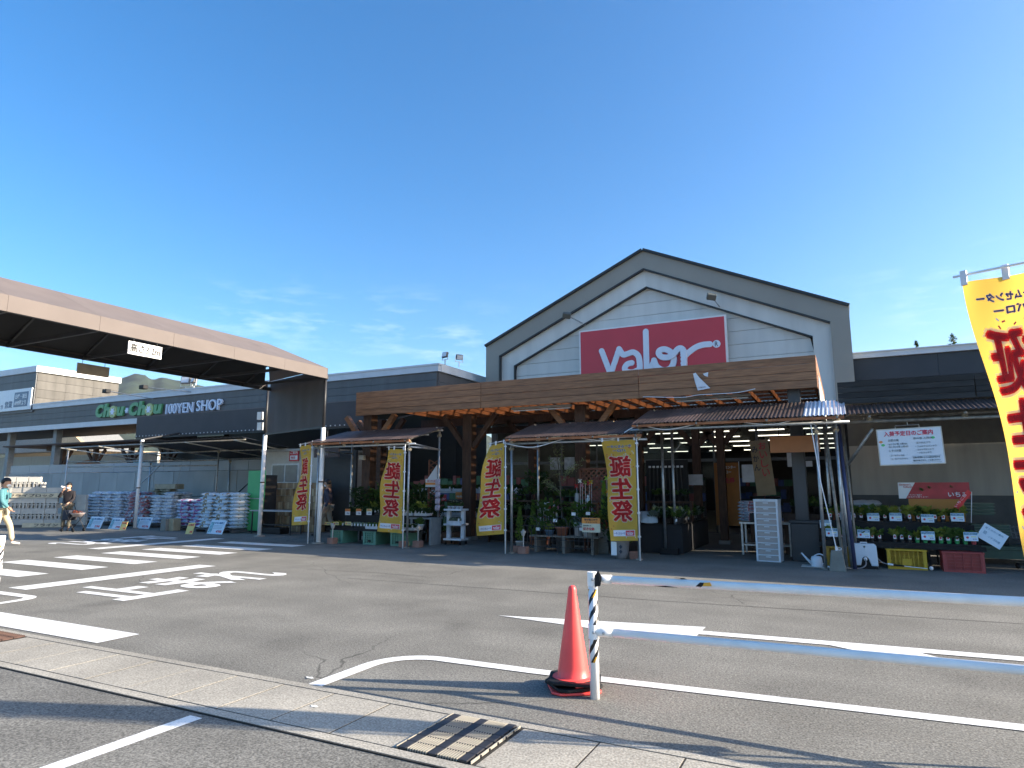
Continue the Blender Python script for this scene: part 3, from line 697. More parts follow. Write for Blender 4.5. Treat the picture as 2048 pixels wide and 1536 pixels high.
cable('white_cable', 'thin white cable sagging along the foot of the fascia', [(-4.1, 14.94, 3.60), (-3.2, 14.93, 3.53), (-2.8, 14.93, 3.56), (-2.0, 14.93, 3.56), (-1.6, 14.94, 3.62)], .009, PLASTIC_W)

# ================================================================== pipe canopies with corrugated roofs
RUSTROOF = mat('rust_brown_corrugated', (.085, .058, .048), .45, .25, var=.4, scale=5, rand=.3, streak=(2, .6, 2), dirt=.5)
CLEARROOF = mat('bright_corrugated', (.74, .78, .84), .3, .35, var=.12, scale=6)
SOFFIT = mat('orange_rust_edge', (.35, .13, .05), .7, var=.3)
def clamp(loc, parent):
    o = link('pipe_clamp', CL, CLAMP, parent, loc); o.rotation_euler = (rnd.uniform(0, 1), rnd.uniform(0, 1), rnd.uniform(0, 3)); return o
CL = MB().box(-.04, .04, -.045, .045, -.03, .03).tube([(-.07, 0, .02), (.06, 0, .02)], .016, 6).mesh('pipe_clamp')
def canopy(label, x0, x1, zf, zb, poles, yf=13.4, yb=15.0, sheets=5, last=None, sag=0):
    t = thing('pipe_canopy', label, 'canopy', (0, 0, 0))
    w = (x1 - x0) / sheets
    for i in range(sheets):
        a = x0 + i * w; e = .004 * (i % 2)
        link('roof_sheet', corrugated(a - .03, a + w + .03, (yf + rnd.uniform(-.02, .02), zf + e), (yb, zb + e)), last if (last and i >= sheets - 1) else RUSTROOF, t)
    zp = zf - .12
    MB().tube([(x0 - .1, yf + .2, zp), (x1 + .08, yf + .2, zp)], .03, 8).build('front_pipe', GALV, t, True)
    MB().tube([(x0 - .05, yb - .1, zb - .1), (x1 + .05, yb - .1, zb - .1)], .027, 8).build('rear_pipe', RUSTP, t, True)
    MB().tube([(x0, yf + .9, (zf + zb) / 2 - .05), (x1, yf + .9, (zf + zb) / 2 - .05)], .024, 8).build('middle_pipe', RUSTP, t, True)
    MB().box(x0, x1, yf + .03, yf + .075, zf - .07, zf - .02).build('eave_batten', SOFFIT, t)
    for xx in [x0 + .12] + [x0 + (x1 - x0) * k / 3 for k in (1, 2)] + [x1 - .12]:
        MB().tube([(xx, yf + .02, zf - .045), (xx, yb + .1, zb - .03)], .024, 8).build('rafter_pipe', RUSTP, t, True)
        clamp((xx, yf + .2, zp + .03), t); clamp((xx, yb - .1, zb - .07), t)
    for (px, py_, top) in poles:
        MB().tube([(px, py_, .03), (px, py_, top)], .03, 10).build('pole', GALV, t, True)
        MB().lathe([(.075, .004), (.075, .02), (.034, .035)], 10, Matrix.Translation((px, py_, 0))).build('foot_plate', RUSTP, t)
        clamp((px, py_, top - .05), t); clamp((px, py_, top - .22), t)
    for (pa, pb) in zip(poles[:-1], poles[1:]):
        if abs(pa[0] - pb[0]) < .3: MB().tube([(pa[0], pa[1], min(pa[2], pb[2]) - .15), (pb[0], pb[1], min(pa[2], pb[2]) - .15)], .024, 8).build('tie_pipe', GALV, t, True)
    return t
cB = canopy('brown corrugated lean-to on pipes above the potted flowers by the first two flags', -13.05, -9.7, 2.7, 3.12, [(-12.85, 13.62, 2.62), (-12.85, 15.0, 3.02), (-9.82, 15.0, 3.1), (-9.82, 13.62, 2.66), (-13.0, 16.6, 2.2)], sheets=5)
MB().tube([(-9.82, 13.5, 2.62), (-9.82, 15.05, 2.5)], .027, 8).build('side_pipe', GALV, cB, True)
cC = canopy('brown corrugated lean-to on pipes above the olive tree display', -6.98, -3.75, 2.62, 3.07, [(-6.9, 13.62, 2.6), (-6.85, 15.0, 2.9), (-3.92, 13.62, 2.62)], sheets=4)
cD = canopy('brown corrugated lean-to with one bright sheet above the open entrance', -3.95, .08, 2.82, 3.28, [(-3.72, 15.05, 3.0), (-3.52, 15.2, 3.0), (-.42, 13.6, 2.76), (-.3, 15.1, 3.1), (-.08, 13.9, 2.8), (-.02, 15.0, 3.1)], sheets=6, last=CLEARROOF)
MB().tube([(-3.8, 13.58, 2.70), (.1, 13.58, 2.70)], .03, 8).build('header_pipe', GALV, cD, True)
MB().tube([(-.05, 14.9, 1.75), (.55, 14.2, 2.6)], .03, 8).build('brace_pipe', GALV, cD, True)
MB().tube([(-3.3, 15.15, 2.5), (-3.55, 15.2, 2.2)], .014, 6).build('brace_pipe', GALV, cD, True)
cable('white_hose', 'white hose sagging in loops along the front canopy pipes', [(-7.0, 13.55, 2.5), (-6.3, 13.54, 2.40), (-5.4, 13.54, 2.58), (-4.5, 13.53, 2.50), (-3.85, 13.52, 2.78), (-3.2, 13.52, 2.68), (-2.2, 13.52, 2.82), (-1.2, 13.52, 2.70), (-.55, 13.52, 2.84), (-.42, 13.52, 2.75)], .012, PLASTIC_W, 'hose')

# scrap of pipes stored upright beside the entrance
pb = thing('pipe_bundle', 'upright bundle of grey and blue pipes beside the entrance pole', 'pipes', (0, 0, 0))
for i, (x, y, tx, ty, r, m) in enumerate(((.02, 14.1, -.12, 14.6, .03, GALV), (-.12, 14.0, -.28, 14.5, .028, RUSTP), (.06, 13.75, -.03, 14.3, .035, mat('navy_pipe', (.05, .06, .13), .4, .3)), (.12, 14.3, .05, 14.7, .022, RUSTP), (-.02, 14.45, -.06, 14.9, .03, mat('brown_downpipe', (.10, .06, .04), .5)))):
    MB().tube([(x, y, .02), (tx, ty, 2.75)], r, 8).build('pipe', m, pb, True)

# ================================================================== covered walk tent over the crosswalk
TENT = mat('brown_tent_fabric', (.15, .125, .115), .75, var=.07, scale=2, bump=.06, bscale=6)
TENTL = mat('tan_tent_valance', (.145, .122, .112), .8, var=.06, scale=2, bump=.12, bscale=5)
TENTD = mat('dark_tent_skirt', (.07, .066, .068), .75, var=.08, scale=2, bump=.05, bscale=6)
ROOF_SHADE = mat('roof_shade_black', (.012, .012, .013), .9)
tn = thing('fabric_canopy', 'long brown fabric canopy on white columns over the crosswalk', 'canopy', (0, 0, 0))
XT0, XT1, XM, YN, ZE, ZR, ZV = -15.85, -12.6, -14.25, 2.6, 4.76, 5.5, 4.47
bays = [YN + i * (13.55 - YN) / 7 for i in range(8)]
for i, (a, b) in enumerate(zip(bays[:-1], bays[1:])):
    b_ = b - .004
    last = i == 6
    yr = b_ if not last else 12.9
    mb = MB(); sg_ = -.03
    def pnl(x0, z0, x1, z1, e0, e1, nm, m):
        nu, nv = 6, 8; vs = []; fs = []
        for u in range(nu + 1):
            for v in range(nv + 1):
                yv = a + (e0 + (e1 - e0) * u / nu - a) * v / nv
                sagz = -.035 * math.sin(math.pi * u / nu) * math.sin(math.pi * v / nv)
                vs.append((x0 + (x1 - x0) * u / nu, yv, z0 + (z1 - z0) * u / nu + sagz))
        for u in range(nu):
            for v in range(nv): k = u * (nv + 1) + v; fs.append((k, k + 1, k + nv + 2, k + nv + 1))
        me = bpy.data.meshes.new(nm); me.from_pydata(vs, [], fs); me.shade_smooth(); link(nm, me, m, tn)
    pnl(XT1, ZE, XM, ZR, b_, yr, 'roof_panel', TENT); pnl(XT0, ZE, XM, ZR, b_ + (.75 if last else 0), yr, 'roof_panel', TENT)
    pnl(XT1 - .02, ZE - .16, XM, ZR - .2, b_, yr, 'shade_sheet', ROOF_SHADE); pnl(XT0 + .02, ZE - .16, XM, ZR - .2, b_ + (.75 if last else 0), yr, 'shade_sheet', ROOF_SHADE)  # black sheets added below the roof to paint its underside as shaded
    MB().box(XT1, XT1 + .012, a, b_, ZV, ZE).build('valance', TENTL, tn)
    MB().box(XT0 - .012, XT0, a, b_ + (.9 if last else 0), ZV, ZE).build('valance', TENTL, tn)
mb = MB(); mb.add([(XT1, 13.56, ZE), (XT0, 14.5, ZE), (XM, 12.9, ZR)], [(0, 1, 2)]); mb.build('end_gable', TENT, tn)
def skirt(nm, p, q, z0, z1, m, parent, wav=.012):
    nu = 30; vs = []; fs = []
    P, Q = Vector(p), Vector(q)
    dn = (Q - P).normalized(); pp = Vector((-dn.y, dn.x))
    for u in range(nu + 1):
        c = P.lerp(Q, u / nu) + pp * wav * math.sin(u * 1.3)
        c2 = P.lerp(Q, u / nu) + pp * wav * 1.6 * math.sin(u * 1.1 + 1)
        vs += [(c2.x, c2.y, z0), (c.x, c.y, z1)]
    for u in range(nu): fs.append((2 * u, 2 * u + 2, 2 * u + 3, 2 * u + 1))
    me = bpy.data.meshes.new(nm); me.from_pydata(vs, [], fs); me.shade_smooth(); return link(nm, me, m, parent)
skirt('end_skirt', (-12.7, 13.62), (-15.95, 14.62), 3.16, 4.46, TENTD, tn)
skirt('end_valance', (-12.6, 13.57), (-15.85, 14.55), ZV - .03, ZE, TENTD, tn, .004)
for (x, y) in ((-12.74, 13.64), (-16.14, 14.72), (-12.74, 2.9), (-15.8, 2.9)):
    MB().tube([(x, y, .02), (x, y, 3.12)], .062, 14).build('column', WHITE, tn, True)
    MB().tube([(x, y, 3.12), (x, y, 4.6)], .045, 10).build('frame_post', BLACKM, tn, True)
    MB().lathe([(.17, .004), (.17, .02), (.16, .03), (.075, .04)], 12, Matrix.Translation((x, y, 0))).build('base_plate', RUSTP, tn)
    MB().lathe([(.066, 1.62), (.066, 1.66)], 12, Matrix.Translation((x, y, 0))).build('worn_band', mat('rust_band', (.1, .05, .03), .8), tn)
for y in bays[:-1] + [13.5]:
    MB().bar((XT0 + .03, y, ZV + .02), (XT1 - .03, y, ZV + .02), .05, .07).build('tie_bar', BLACKM, tn)
    MB().bar((XT1 - .03, y, ZV + .05), (XM, y, ZR - .12), .045, .045).build('rafter', BLACKM, tn); MB().bar((XT0 + .03, y, ZV + .05), (XM, y, ZR - .12), .045, .045).build('rafter', BLACKM, tn)
for xx in (XT0 + .03, XT1 - .03): MB().bar((xx, YN, ZV + .04), (xx, 13.6 if xx > -14 else 14.6, ZV + .04), .06, .09).build('eave_rail', BLACKM, tn)
MB().bar((-12.74, 13.64, 3.14), (-16.14, 14.72, 3.14), .05, .06).build('lower_rail', BLACKM, tn)
# low eave canopy of the same fabric in front of the wing
ev = thing('eave_canopy', 'dark brown fabric eave with lacing holes under the shop letters', 'canopy', (0, 0, 0))
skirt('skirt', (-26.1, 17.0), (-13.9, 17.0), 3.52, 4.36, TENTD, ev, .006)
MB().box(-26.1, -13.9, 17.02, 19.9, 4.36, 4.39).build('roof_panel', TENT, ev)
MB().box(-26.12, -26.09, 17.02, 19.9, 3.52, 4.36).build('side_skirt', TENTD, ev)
MB().bar((-26.1, 17.05, 3.5), (-13.9, 17.05, 3.5), .05, .06).build('lower_rail', BLACKM, ev)
lace = MB().box(-.02, .02, -.012, 0, -.02, .02).mesh('lacing')
for i in range(60): link('lacing', lace, mat('lacing_white', (.6, .6, .58), .6), ev, (-26 + i * .205, 16.985, 3.57))
for i in range(7): MB().bar((-26 + i * 2, 17.06, 3.55), (-26 + i * 2, 19.9, 4.2), .05, .05).build('rafter', BLACKM, ev)
for (x, y) in ((-23.35, 15.5),):
    cc = thing('white_column', 'single white column standing before the long pile of bags', 'column', (x, y, 0))
    MB().tube([(0, 0, .02), (0, 0, 3.25)], .062, 14).build('shaft', WHITE, cc, True); MB().lathe([(.15, .004), (.15, .02), (.07, .03)], 12).build('base_plate', RUSTP, cc)
    MB().tube([(0, 0, 3.25), (0, 1.5, 3.6)], .04, 8).build('head_bar', BLACKM, cc); MB().lathe([(.066, 1.45), (.066, 1.49)], 12).build('worn_band', _mats['rust_band'], cc)
# white junction boxes by the tent corner
for k, (px, py_) in enumerate(((523, 832), (523, 853))):
    p = PY(px, py_, 14.6); t = tag(MB().box(p[0] - .09, p[0] + .09, 14.5, 14.6, p[1] - .12, p[1] + .12).build('junction_box', WHITE, None, bevel=.01), '%s white junction box beside the canopy corner post' % ('upper', 'lower')[k], 'box')
# height limit signs
def hsign(X, y0, y1, z0, z1, label, front):
    t = thing('height_sign', label, 'sign', (X, (y0 + y1) / 2, z0)); L = (y1 - y0) / 2
    MB().box(-.012, .012, -L, L, 0, z1 - z0).build('plate', WHITE if front else mat('sign_back', (.3, .27, .22), .6), t)
    for yy in (-L * .7, L * .7): MB().tube([(0, yy, z1 - z0), (0, yy, 4.5 - z0)], .006, 5).build('hanger', BLACKM, t)
    if front:
        Mx = Matrix(((0, 0, 1, .014), (1, 0, 0, -L + .04), (0, 1, 0, .05), (0, 0, 0, 1)))
        letters('lettering', '高さ3.2m', Mx, 2 * L - .08, z1 - z0 - .08, mat('sign_black', (.005, .005, .006), .8), t, .012, .006)
hsign(-12.62, 7.9, 8.62, 4.14, 4.40, 'white height limit sign lit by the sun under the fabric canopy', True)
hsign(-15.83, 8.75, 9.5, 4.13, 4.38, 'back of a height limit sign hanging beyond the fabric canopy', False)

# ================================================================== pipe frame roof over the bag yard
sf = thing('yard_roof', 'pipe frame roof with dark netting over the bag yard', 'canopy', (0, 0, 0))
NET = mat('dark_netting', (.045, .05, .056), .8, var=.25, scale=5, streak=(1, 6, 1))
for i in range(3):
    a = -23.5 + i * 1.87
    link('roof_sheet', corrugated(a, a + 1.88, (15.35, 3.16 + .004 * (i % 2)), (19.4, 2.72 + .004 * (i % 2)), .2, .012, .05), NET, sf)
for yy, zz in ((15.5, 3.08), (17.4, 2.87), (19.2, 2.66)): MB().tube([(-28.6, yy, zz), (-17.9, yy, zz)], .026, 8).build('purlin_pipe', RUSTP, sf, True)
for i in range(5):
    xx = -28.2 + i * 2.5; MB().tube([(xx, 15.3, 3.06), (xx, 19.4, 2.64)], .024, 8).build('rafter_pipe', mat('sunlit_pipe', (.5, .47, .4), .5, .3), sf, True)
for (x, y, top) in ((-28.2, 15.6, 3.1), (-20.9, 16.9, 2.9), (-28.2, 19.2, 2.65), (-23.0, 19.2, 2.65), (-18.2, 17.6, 2.85)):
    MB().tube([(x, y, .02), (x, y, top)], .028, 8).build('pole', GALV if x != -20.9 else RUSTP, sf, True); clamp((x, y, top - .1), sf)
for z in (2.5, 2.3): MB().tube([(-28.2, 15.62, z), (-20.9, 16.9, z)], .024, 8).build('tie_pipe', RUSTP, sf, True)
MB().tube([(-24.6, 17.2, 2.4), (-26.0, 16.9, 1.2)], .024, 6).build('brace_pipe', GALV, sf, True); MB().tube([(-19.6, 18.2, 2.4), (-20.9, 17.8, 1.2)], .024, 6).build('brace_pipe', BLACKM, sf, True)
for (x, y) in ((-28.35, 15.55), (-21.6, 15.9)):
    mb = MB()
    for k in range(26): c = Vector((x - .012 * k, y, 2.35 - k * .058)); mb.tube([c + Vector((0, 0, .03)), c + Vector((.018 * (k % 2), .018 * (1 - k % 2), 0)), c - Vector((0, 0, .03))], .007, 4)
    tag(mb.build('hanging_chain', RUSTP, None), 'pale chain hanging from the yard roof %s' % ('beside the block stack' if x < -25 else 'beside the white column'), 'chain')

# concrete panel wall behind the bags with clear sheeting above
cw = thing('panel_wall', 'grey concrete panel wall behind the bags and blocks', 'wall', (0, 19.3, 0))
PANEL = mat('panel_concrete', (.36, .36, .34), .85, var=.12, scale=1.3, rand=.08, dirt=.25, streak=(1, 1, .5))
pm = MB().box(.01, 1.33, -.06, .06, 0, 1.07).mesh('panel')
for i in range(16):
    for r in range(2): link('panel', pm, PANEL, cw, (-40 + i * 1.34, rnd.uniform(-.008, .008), .02 + r * 1.09))
CLR = sheer('clear_sheeting', (.45, .48, .5), .45, .3)
for i in range(12): link('sheeting', corrugated(-40 + i * 1.8, -40 + i * 1.8 + 1.83, (0, 0), (0, 0)), CLR, cw) if False else MB().box(-40 + i * 1.8, -40 + i * 1.8 + 1.78, -.01, 0, 2.2, 2.62).build('sheeting', CLR, cw)
# ================================================================== festival flags
YEL = mat('flag_yellow', (.86, .55, .085), .7, var=.08, scale=5)
_yn = YEL.node_tree.nodes; _yl = YEL.node_tree.links
_tr = _yn.new('ShaderNodeBsdfTranslucent'); _tr.inputs[0].default_value = (.9, .58, .1, 1); _ms = _yn.new('ShaderNodeMixShader'); _ms.inputs[0].default_value = .5
_yl.new(_yn['Principled BSDF'].outputs[0], _ms.inputs[1]); _yl.new(_tr.outputs[0], _ms.inputs[2]); _yl.new(_ms.outputs[0], _yn['Material Output'].inputs[0])
FLAGRED = mat('flag_red', (.66, .05, .055), .65, var=.07)
_yn = FLAGRED.node_tree.nodes; _yl = FLAGRED.node_tree.links      # red dye: tints the cloth it lies on
_tr = _yn.new('ShaderNodeBsdfTransparent'); _tr.inputs[0].default_value = (.95, .09, .10, 1); _ms = _yn.new('ShaderNodeMixShader'); _ms.inputs[0].default_value = .7
_yl.new(_yn['Principled BSDF'].outputs[0], _ms.inputs[1]); _yl.new(_tr.outputs[0], _ms.inputs[2]); _yl.new(_ms.outputs[0], _yn['Material Output'].inputs[0])
def sheen(m, c, f):
    n, l = m.node_tree.nodes, m.node_tree.links; t = n.new('ShaderNodeBsdfTranslucent'); t.inputs[0].default_value = (*c, 1); x = n.new('ShaderNodeMixShader'); x.inputs[0].default_value = f
    l.new(n['Principled BSDF'].outputs[0], x.inputs[1]); l.new(t.outputs[0], x.inputs[2]); l.new(x.outputs[0], n['Material Output'].inputs[0])
FLAGWHITE = mat('flag_white', (.74, .72, .62), .65, var=.04)
FLAGPALE = mat('flag_strip', (.68, .69, .72), .6, var=.03)
sheen(FLAGWHITE, (.9, .85, .7), .5)
def refine(vs, fs, thr):
    bm = bmesh.new(); bv = [bm.verts.new(v) for v in vs]
    for f in fs:
        try: bm.faces.new([bv[i] for i in f])
        except ValueError: pass
    bmesh.ops.triangulate(bm, faces=bm.faces)
    for _ in range(4):
        e = [e for e in bm.edges if e.calc_length() > thr]
        if not e: break
        bmesh.ops.subdivide_edges(bm, edges=e, cuts=1, use_grid_fill=False); bmesh.ops.triangulate(bm, faces=bm.faces)
    bm.verts.index_update(); v2 = [tuple(v.co) for v in bm.verts]; f2 = [tuple(v.index for v in f.verts) for f in bm.faces]; bm.free(); return v2, f2
def flag(label, base, ztop, zbot, w, ang, shape, pole_top, zbase=0, tabs=True):
    """shape(s,t) -> (along, across, drop): s 0 at the pole .. 1 free edge, t 0 top .. 1 foot"""
    t = thing('festival_flag', label, 'flag', (base[0], base[1], zbase))
    d = Vector((math.cos(ang), math.sin(ang), 0)); q = Vector((d.y, -d.x, 0))
    if q.dot(Vector((-base[0], -base[1], 0))) < 0: q = -q
    H = ztop - zbot
    def pos(s, tt, off=0):
        a, c, dz = shape(s, tt); return d * (w * a + .035) + q * (c + off) + Vector((0, 0, ztop - zbase - H * tt - dz))
    MB().tube([(0, 0, 0), (0, 0, pole_top * .5 - zbase * .5), (0, 0, pole_top - zbase)], [.017, .015, .012], 8).build('pole', PLASTIC_W, t, True)
    e = pos(1, 0) + Vector((0, 0, .05)); MB().tube([(0, 0, ztop - zbase + .055), e + d * .05], .008, 6).build('cross_bar', PLASTIC_W, t, True)
    mb = MB(); nu, nv = 14, 44
    vs = [pos(i / nu, j / nv) for j in range(nv + 1) for i in range(nu + 1)]
    fs = [(j * (nu + 1) + i, j * (nu + 1) + i + 1, (j + 1) * (nu + 1) + i + 1, (j + 1) * (nu + 1) + i) for j in range(nv) for i in range(nu)]
    me = bpy.data.meshes.new('cloth'); me.from_pydata([tuple(v) for v in vs], [], fs); me.shade_smooth(); cl = link('cloth', me, YEL, t)
    for k in range(5):
        tt = .04 + .92 * k / 4; c = pos(0, tt); MB().box(-.03, .035, -.012, .012, -.018, .018, Matrix.Translation((0, 0, c.z)) @ Matrix.Rotation(ang, 4, 'Z')).build('loop', FLAGPALE, t)
    for s_ in (.02, .5, .97):
        c = pos(s_, 0); MB().box(-.018, .018, -.008, .008, -.02, .075, Matrix.Translation(c) @ Matrix.Rotation(ang, 4, 'Z')).build('loop', FLAGPALE, t)
    def printed(name, vs, fs, off, m, parent=cl):
        """flat artwork given in flag space (s, t[, lift]), shown on both sides of the cloth"""
        v2, f2 = refine([(v[0], v[1] * H / w, v[2] if len(v) > 2 else 0) for v in vs], fs, .13)
        for sg in (1,):
            pv = [tuple(pos(v[0], v[1] * w / H, (off + v[2]) * sg)) for v in v2]
            me2 = bpy.data.meshes.new(name); me2.from_pydata(pv, [], f2); me2.shade_smooth(); link(name, me2, m, parent)
    def words(name, body, s0, s1, t0, t1, bold, off, m, n_=6):
        """bold lettering: the strokes repeated a little to every side"""
        vs, fs, tw, th = text_mesh(body, 0, 0); V = []; F = []
        steps = [(0, 0)] + ([(bold * math.cos(q * 2 * math.pi / n_), bold * math.sin(q * 2 * math.pi / n_)) for q in range(n_)] if bold else [])
        for i, (bx, by) in enumerate(steps):
            o_ = len(V); V += [(s0 + (s1 - s0) * (v[0] + bx) / tw, t1 + (t0 - t1) * (v[1] + by) / th, i * .0002) for v in vs]; F += [tuple(k + o_ for k in f) for f in fs]
        printed(name, V, F, off, m)
    def patch(name, s0, s1, t0, t1, off, m): printed(name, [(s0, t0), (s1, t0), (s1, t1), (s0, t1)], [(0, 1, 2, 3)], off, m)
    words('print', 'ホームセンター', .12, .86, .048, .075, .1, .0030, FLAGWHITE); words('print', 'ホームセンター', .12, .86, .048, .075, .03, .0055, NAVY, 4)
    words('print', 'バロー', .29, .70, .091, .117, .1, .0030, FLAGWHITE); words('print', 'バロー', .29, .70, .091, .117, .03, .0055, NAVY, 4)
    for k, ch in enumerate('誕生祭'):
        t0 = .165 + k * .222
        words('print', ch, .17, .87, t0 + .0, t0 + .2, .075, .0030, FLAGWHITE)
        words('print', ch, .17, .87, t0 + .0, t0 + .2, .032, .0058, FLAGRED)
    patch('print', .1, .88, .895, .955, .0035, FLAGPALE); patch('print', .12, .44, .900, .950, .0055, REDINK); words('print', 'valor', .16, .40, .908, .942, .02, .0075, FLAGPALE, 4)
    words('print', 'ホームセンター', .47, .85, .915, .938, .02, .0055, NAVY, 4)
    rr = random.Random(len(label))
    for k in range(24):
        s_, tt, a = rr.uniform(.06, .94), rr.choice((rr.uniform(.02, .16), rr.uniform(.13, .17), rr.uniform(.85, .985), rr.uniform(.2, .8))), rr.uniform(0, 3)
        if .17 < tt < .84: s_ = rr.choice((rr.uniform(.04, .1), rr.uniform(.91, .95)))
        L_, W_ = .022, .009; ca, sa = math.cos(a), math.sin(a)
        printed('confetti', [(s_ + (x * ca - y * sa), tt + (x * sa + y * ca) * w / H) for (x, y) in ((-L_, -W_), (L_, -W_), (L_, W_), (-L_, W_))], [(0, 1, 2, 3)], .0025, (REDINK, FLAGPALE)[k % 2])
    return t
def shp(a, b, c, top=1.0, foot=1.0, lean=0, drop=0, ph=0):
    def f(s, t):
        k = top + (foot - top) * t ** .8
        return (s * k + lean * s * t, s * (a * math.sin(4.5 * t + 3 * s + ph) + b * math.sin(9 * t - 5 * s + ph * 2)) + c * s * t, drop * s)
    return f
flag('yellow festival flag beside the cash booth, furthest from the entrance', (-12.98, 13.5), 2.66, .50, .66, math.pi, shp(.10, .05, -.16, .6, 1.05, 0, .05, .4), 2.76)
flag('yellow festival flag with a sunlit upper corner above the green crates', (-9.86, 13.5), 2.44, .36, .68, math.pi, shp(.07, .07, -.09, .86, 1.15, 0, -.03, 1.4), 2.56)
flag('yellow festival flag between the flower trolley and the olive tree display', (-7.0, 13.5), 2.52, .44, .66, math.pi, shp(.13, .08, .08, .68, 1.0, 0, .06, 2.3), 2.60)
flag('yellow festival flag in front of the lattice with a spot of sunlight', (-3.87, 13.5), 2.50, .40, .70, math.pi, shp(.06, .05, .08, 1.05, .8, 0, .02, .2), 2.64)
flag('large near yellow festival flag cut by the picture edge', (1.2, 4.76), 2.80, .78, .62, R(147), lambda s, t: (s * (.66 - .34 * t ** 1.5), s * (.07 * math.sin(4 * t + 2 * s) + .05 * math.sin(8 * t - 5 * s)) + .16 * s * t ** 1.5, .0), 2.86, .02)

# ================================================================== railings and cone
RAIL = mat('railing_white', (.9, .89, .86), .45, var=.05, scale=9, dirt=.14)
def tape():
    m = mat('striped_post', (.8, .8, .8), .35, var=.04)
    n, l = m.node_tree.nodes, m.node_tree.links; b = n['Principled BSDF']
    tcn = n.new('ShaderNodeTexCoord'); sp_ = n.new('ShaderNodeSeparateXYZ'); l.new(tcn.outputs['Object'], sp_.inputs[0])
    at = n.new('ShaderNodeMath'); at.operation = 'ARCTAN2'; l.new(sp_.outputs[1], at.inputs[0]); l.new(sp_.outputs[0], at.inputs[1])
    def mth(op, a, c, d_=None):
        q = n.new('ShaderNodeMath'); q.operation = op
        for i, v in enumerate((a, c)):
            if v is None: continue
            if isinstance(v, (int, float)): q.inputs[i].default_value = v
            else: l.new(v, q.inputs[i])
        return q.outputs[0]
    nz = n.new('ShaderNodeTexNoise'); nz.inputs['Scale'].default_value = 14; l.new(tcn.outputs['Object'], nz.inputs[0])
    u = mth('ADD', mth('MULTIPLY', at.outputs[0], -.4775), mth('MULTIPLY', sp_.outputs[2], 9.0)); u = mth('ADD', u, mth('MULTIPLY', nz.outputs[0], .35))
    fr = mth('FRACT', u, None); st = mth('LESS_THAN', fr, .42)
    zr = mth('MULTIPLY', mth('GREATER_THAN', sp_.outputs[2], .25), mth('LESS_THAN', sp_.outputs[2], .76))
    k = mth('MULTIPLY', st, zr)
    mxn = n.new('ShaderNodeMix'); mxn.data_type = 'RGBA'; mxn.inputs['A'].default_value = (.78, .79, .8, 1); mxn.inputs['B'].default_value = (.012, .012, .013, 1); l.new(k, mxn.inputs['Factor'])
    yb = mth('MULTIPLY', mth('LESS_THAN', fr, .2), mth('ADD', mth('MULTIPLY', mth('GREATER_THAN', sp_.outputs[2], .70), zr), mth('MULTIPLY', mth('LESS_THAN', sp_.outputs[2], .29), zr)))
    mx2 = n.new('ShaderNodeMix'); mx2.data_type = 'RGBA'; mx2.inputs['B'].default_value = (.65, .33, .02, 1); l.new(mxn.outputs['Result'], mx2.inputs['A']); l.new(yb, mx2.inputs['Factor'])
    l.new(mx2.outputs['Result'], b.inputs['Base Color']); return m
TAPE = tape()
def railing(label, x0, xs, side, zu0, zu1, zl0, zl1, y=4.7):
    """posts at x0 and xs, two rails between"""
    t = thing('railing', label, 'railing', (x0, y, 0))
    for i, xx in enumerate([0] + [q - x0 for q in xs]):
        MB().tube([(xx, 0, .0), (xx, 0, .815)], .034, 16).build('post', TAPE, t, True)
        MB().lathe([(.0365, .80), (.0365, .865), (.034, .875), (.02, .882)], 16, Matrix.Translation((xx, 0, 0))).build('post_cap', RAIL, t, auto=40)
        for zz in (zu0, zl0):
            MB().lathe([(.0395, zz - .05), (.0395, zz + .05)], 16, Matrix.Translation((xx, 0, 0))).build('collar', RAIL, t, auto=40)
    L = xs[-1] - x0; sgn = 1 if L > 0 else -1
    for za, zb_ in ((zu0, zu1), (zl0, zl1)):
        MB().tube([(.13 * sgn, 0, za + (zb_ - za) * .04), (L, 0, zb_)], .0285, 14).build('rail', RAIL, t, True)
        MB().tube([(0, 0, za), (.145 * sgn, 0, za + (zb_ - za) * .05)], .032, 14).build('sleeve', RAIL, t, True)
        for bx in (.012, .085):
            MB().lathe([(.011, 0), (.011, .006), (.006, .01)], 8, Matrix.Translation((bx * sgn, -.036 if bx < .05 else -.03, za)) @ Matrix.Rotation(R(90), 4, 'X')).build('bolt', GALV, t)
    return t
rl = railing('white two rail barrier with striped post beside the cone', -1.71, [1.35, 4.4], 1, .83, .90, .46, .535)
# peeling scrap of warning tape on the upper rail
for k, (a, b) in enumerate(((.62, .80),)):
    mb = MB(); pts = []
    for i in range(25):
        u = i / 24; ang = 1.2 + u * 5.5; r_ = .0305 + .0005
        pts.append((a + (b - a) * u, r_ * math.cos(ang) * -1, .845 + r_ * math.sin(ang)))
    vs = []
    for p_ in pts: vs += [(p_[0] - .018, p_[1], p_[2]), (p_[0] + .022, p_[1], p_[2])]
    mb.add(vs, [(2 * i, 2 * i + 1, 2 * i + 3, 2 * i + 2) for i in range(24)]); mb.build('peeling_tape', BLACK, rl)
    mb = MB(); mb.add([(.46, -.034, .815), (.55, -.04, .822), (.64, -.033, .815), (.55, -.042, .812)], [(0, 1, 2, 3)]); mb.build('peeling_tape', BLACK, rl)
    mb = MB(); mb.add([(.80, -.033, .835), (.86, -.033, .838), (.85, -.031, .862), (.81, -.032, .858)], [(0, 1, 2, 3)]); mb.build('peeling_tape', mat('tape_yellow', (.65, .34, .03), .5), rl)
mb = MB(); mb.add([(.03, -.042, .86), (.06, -.046, .90), (.085, -.04, .85), (.075, -.05, .79), (.03, -.045, .78)], [(0, 1, 2, 3, 4)]); mb.build('peeling_tape', BLACK, rl)
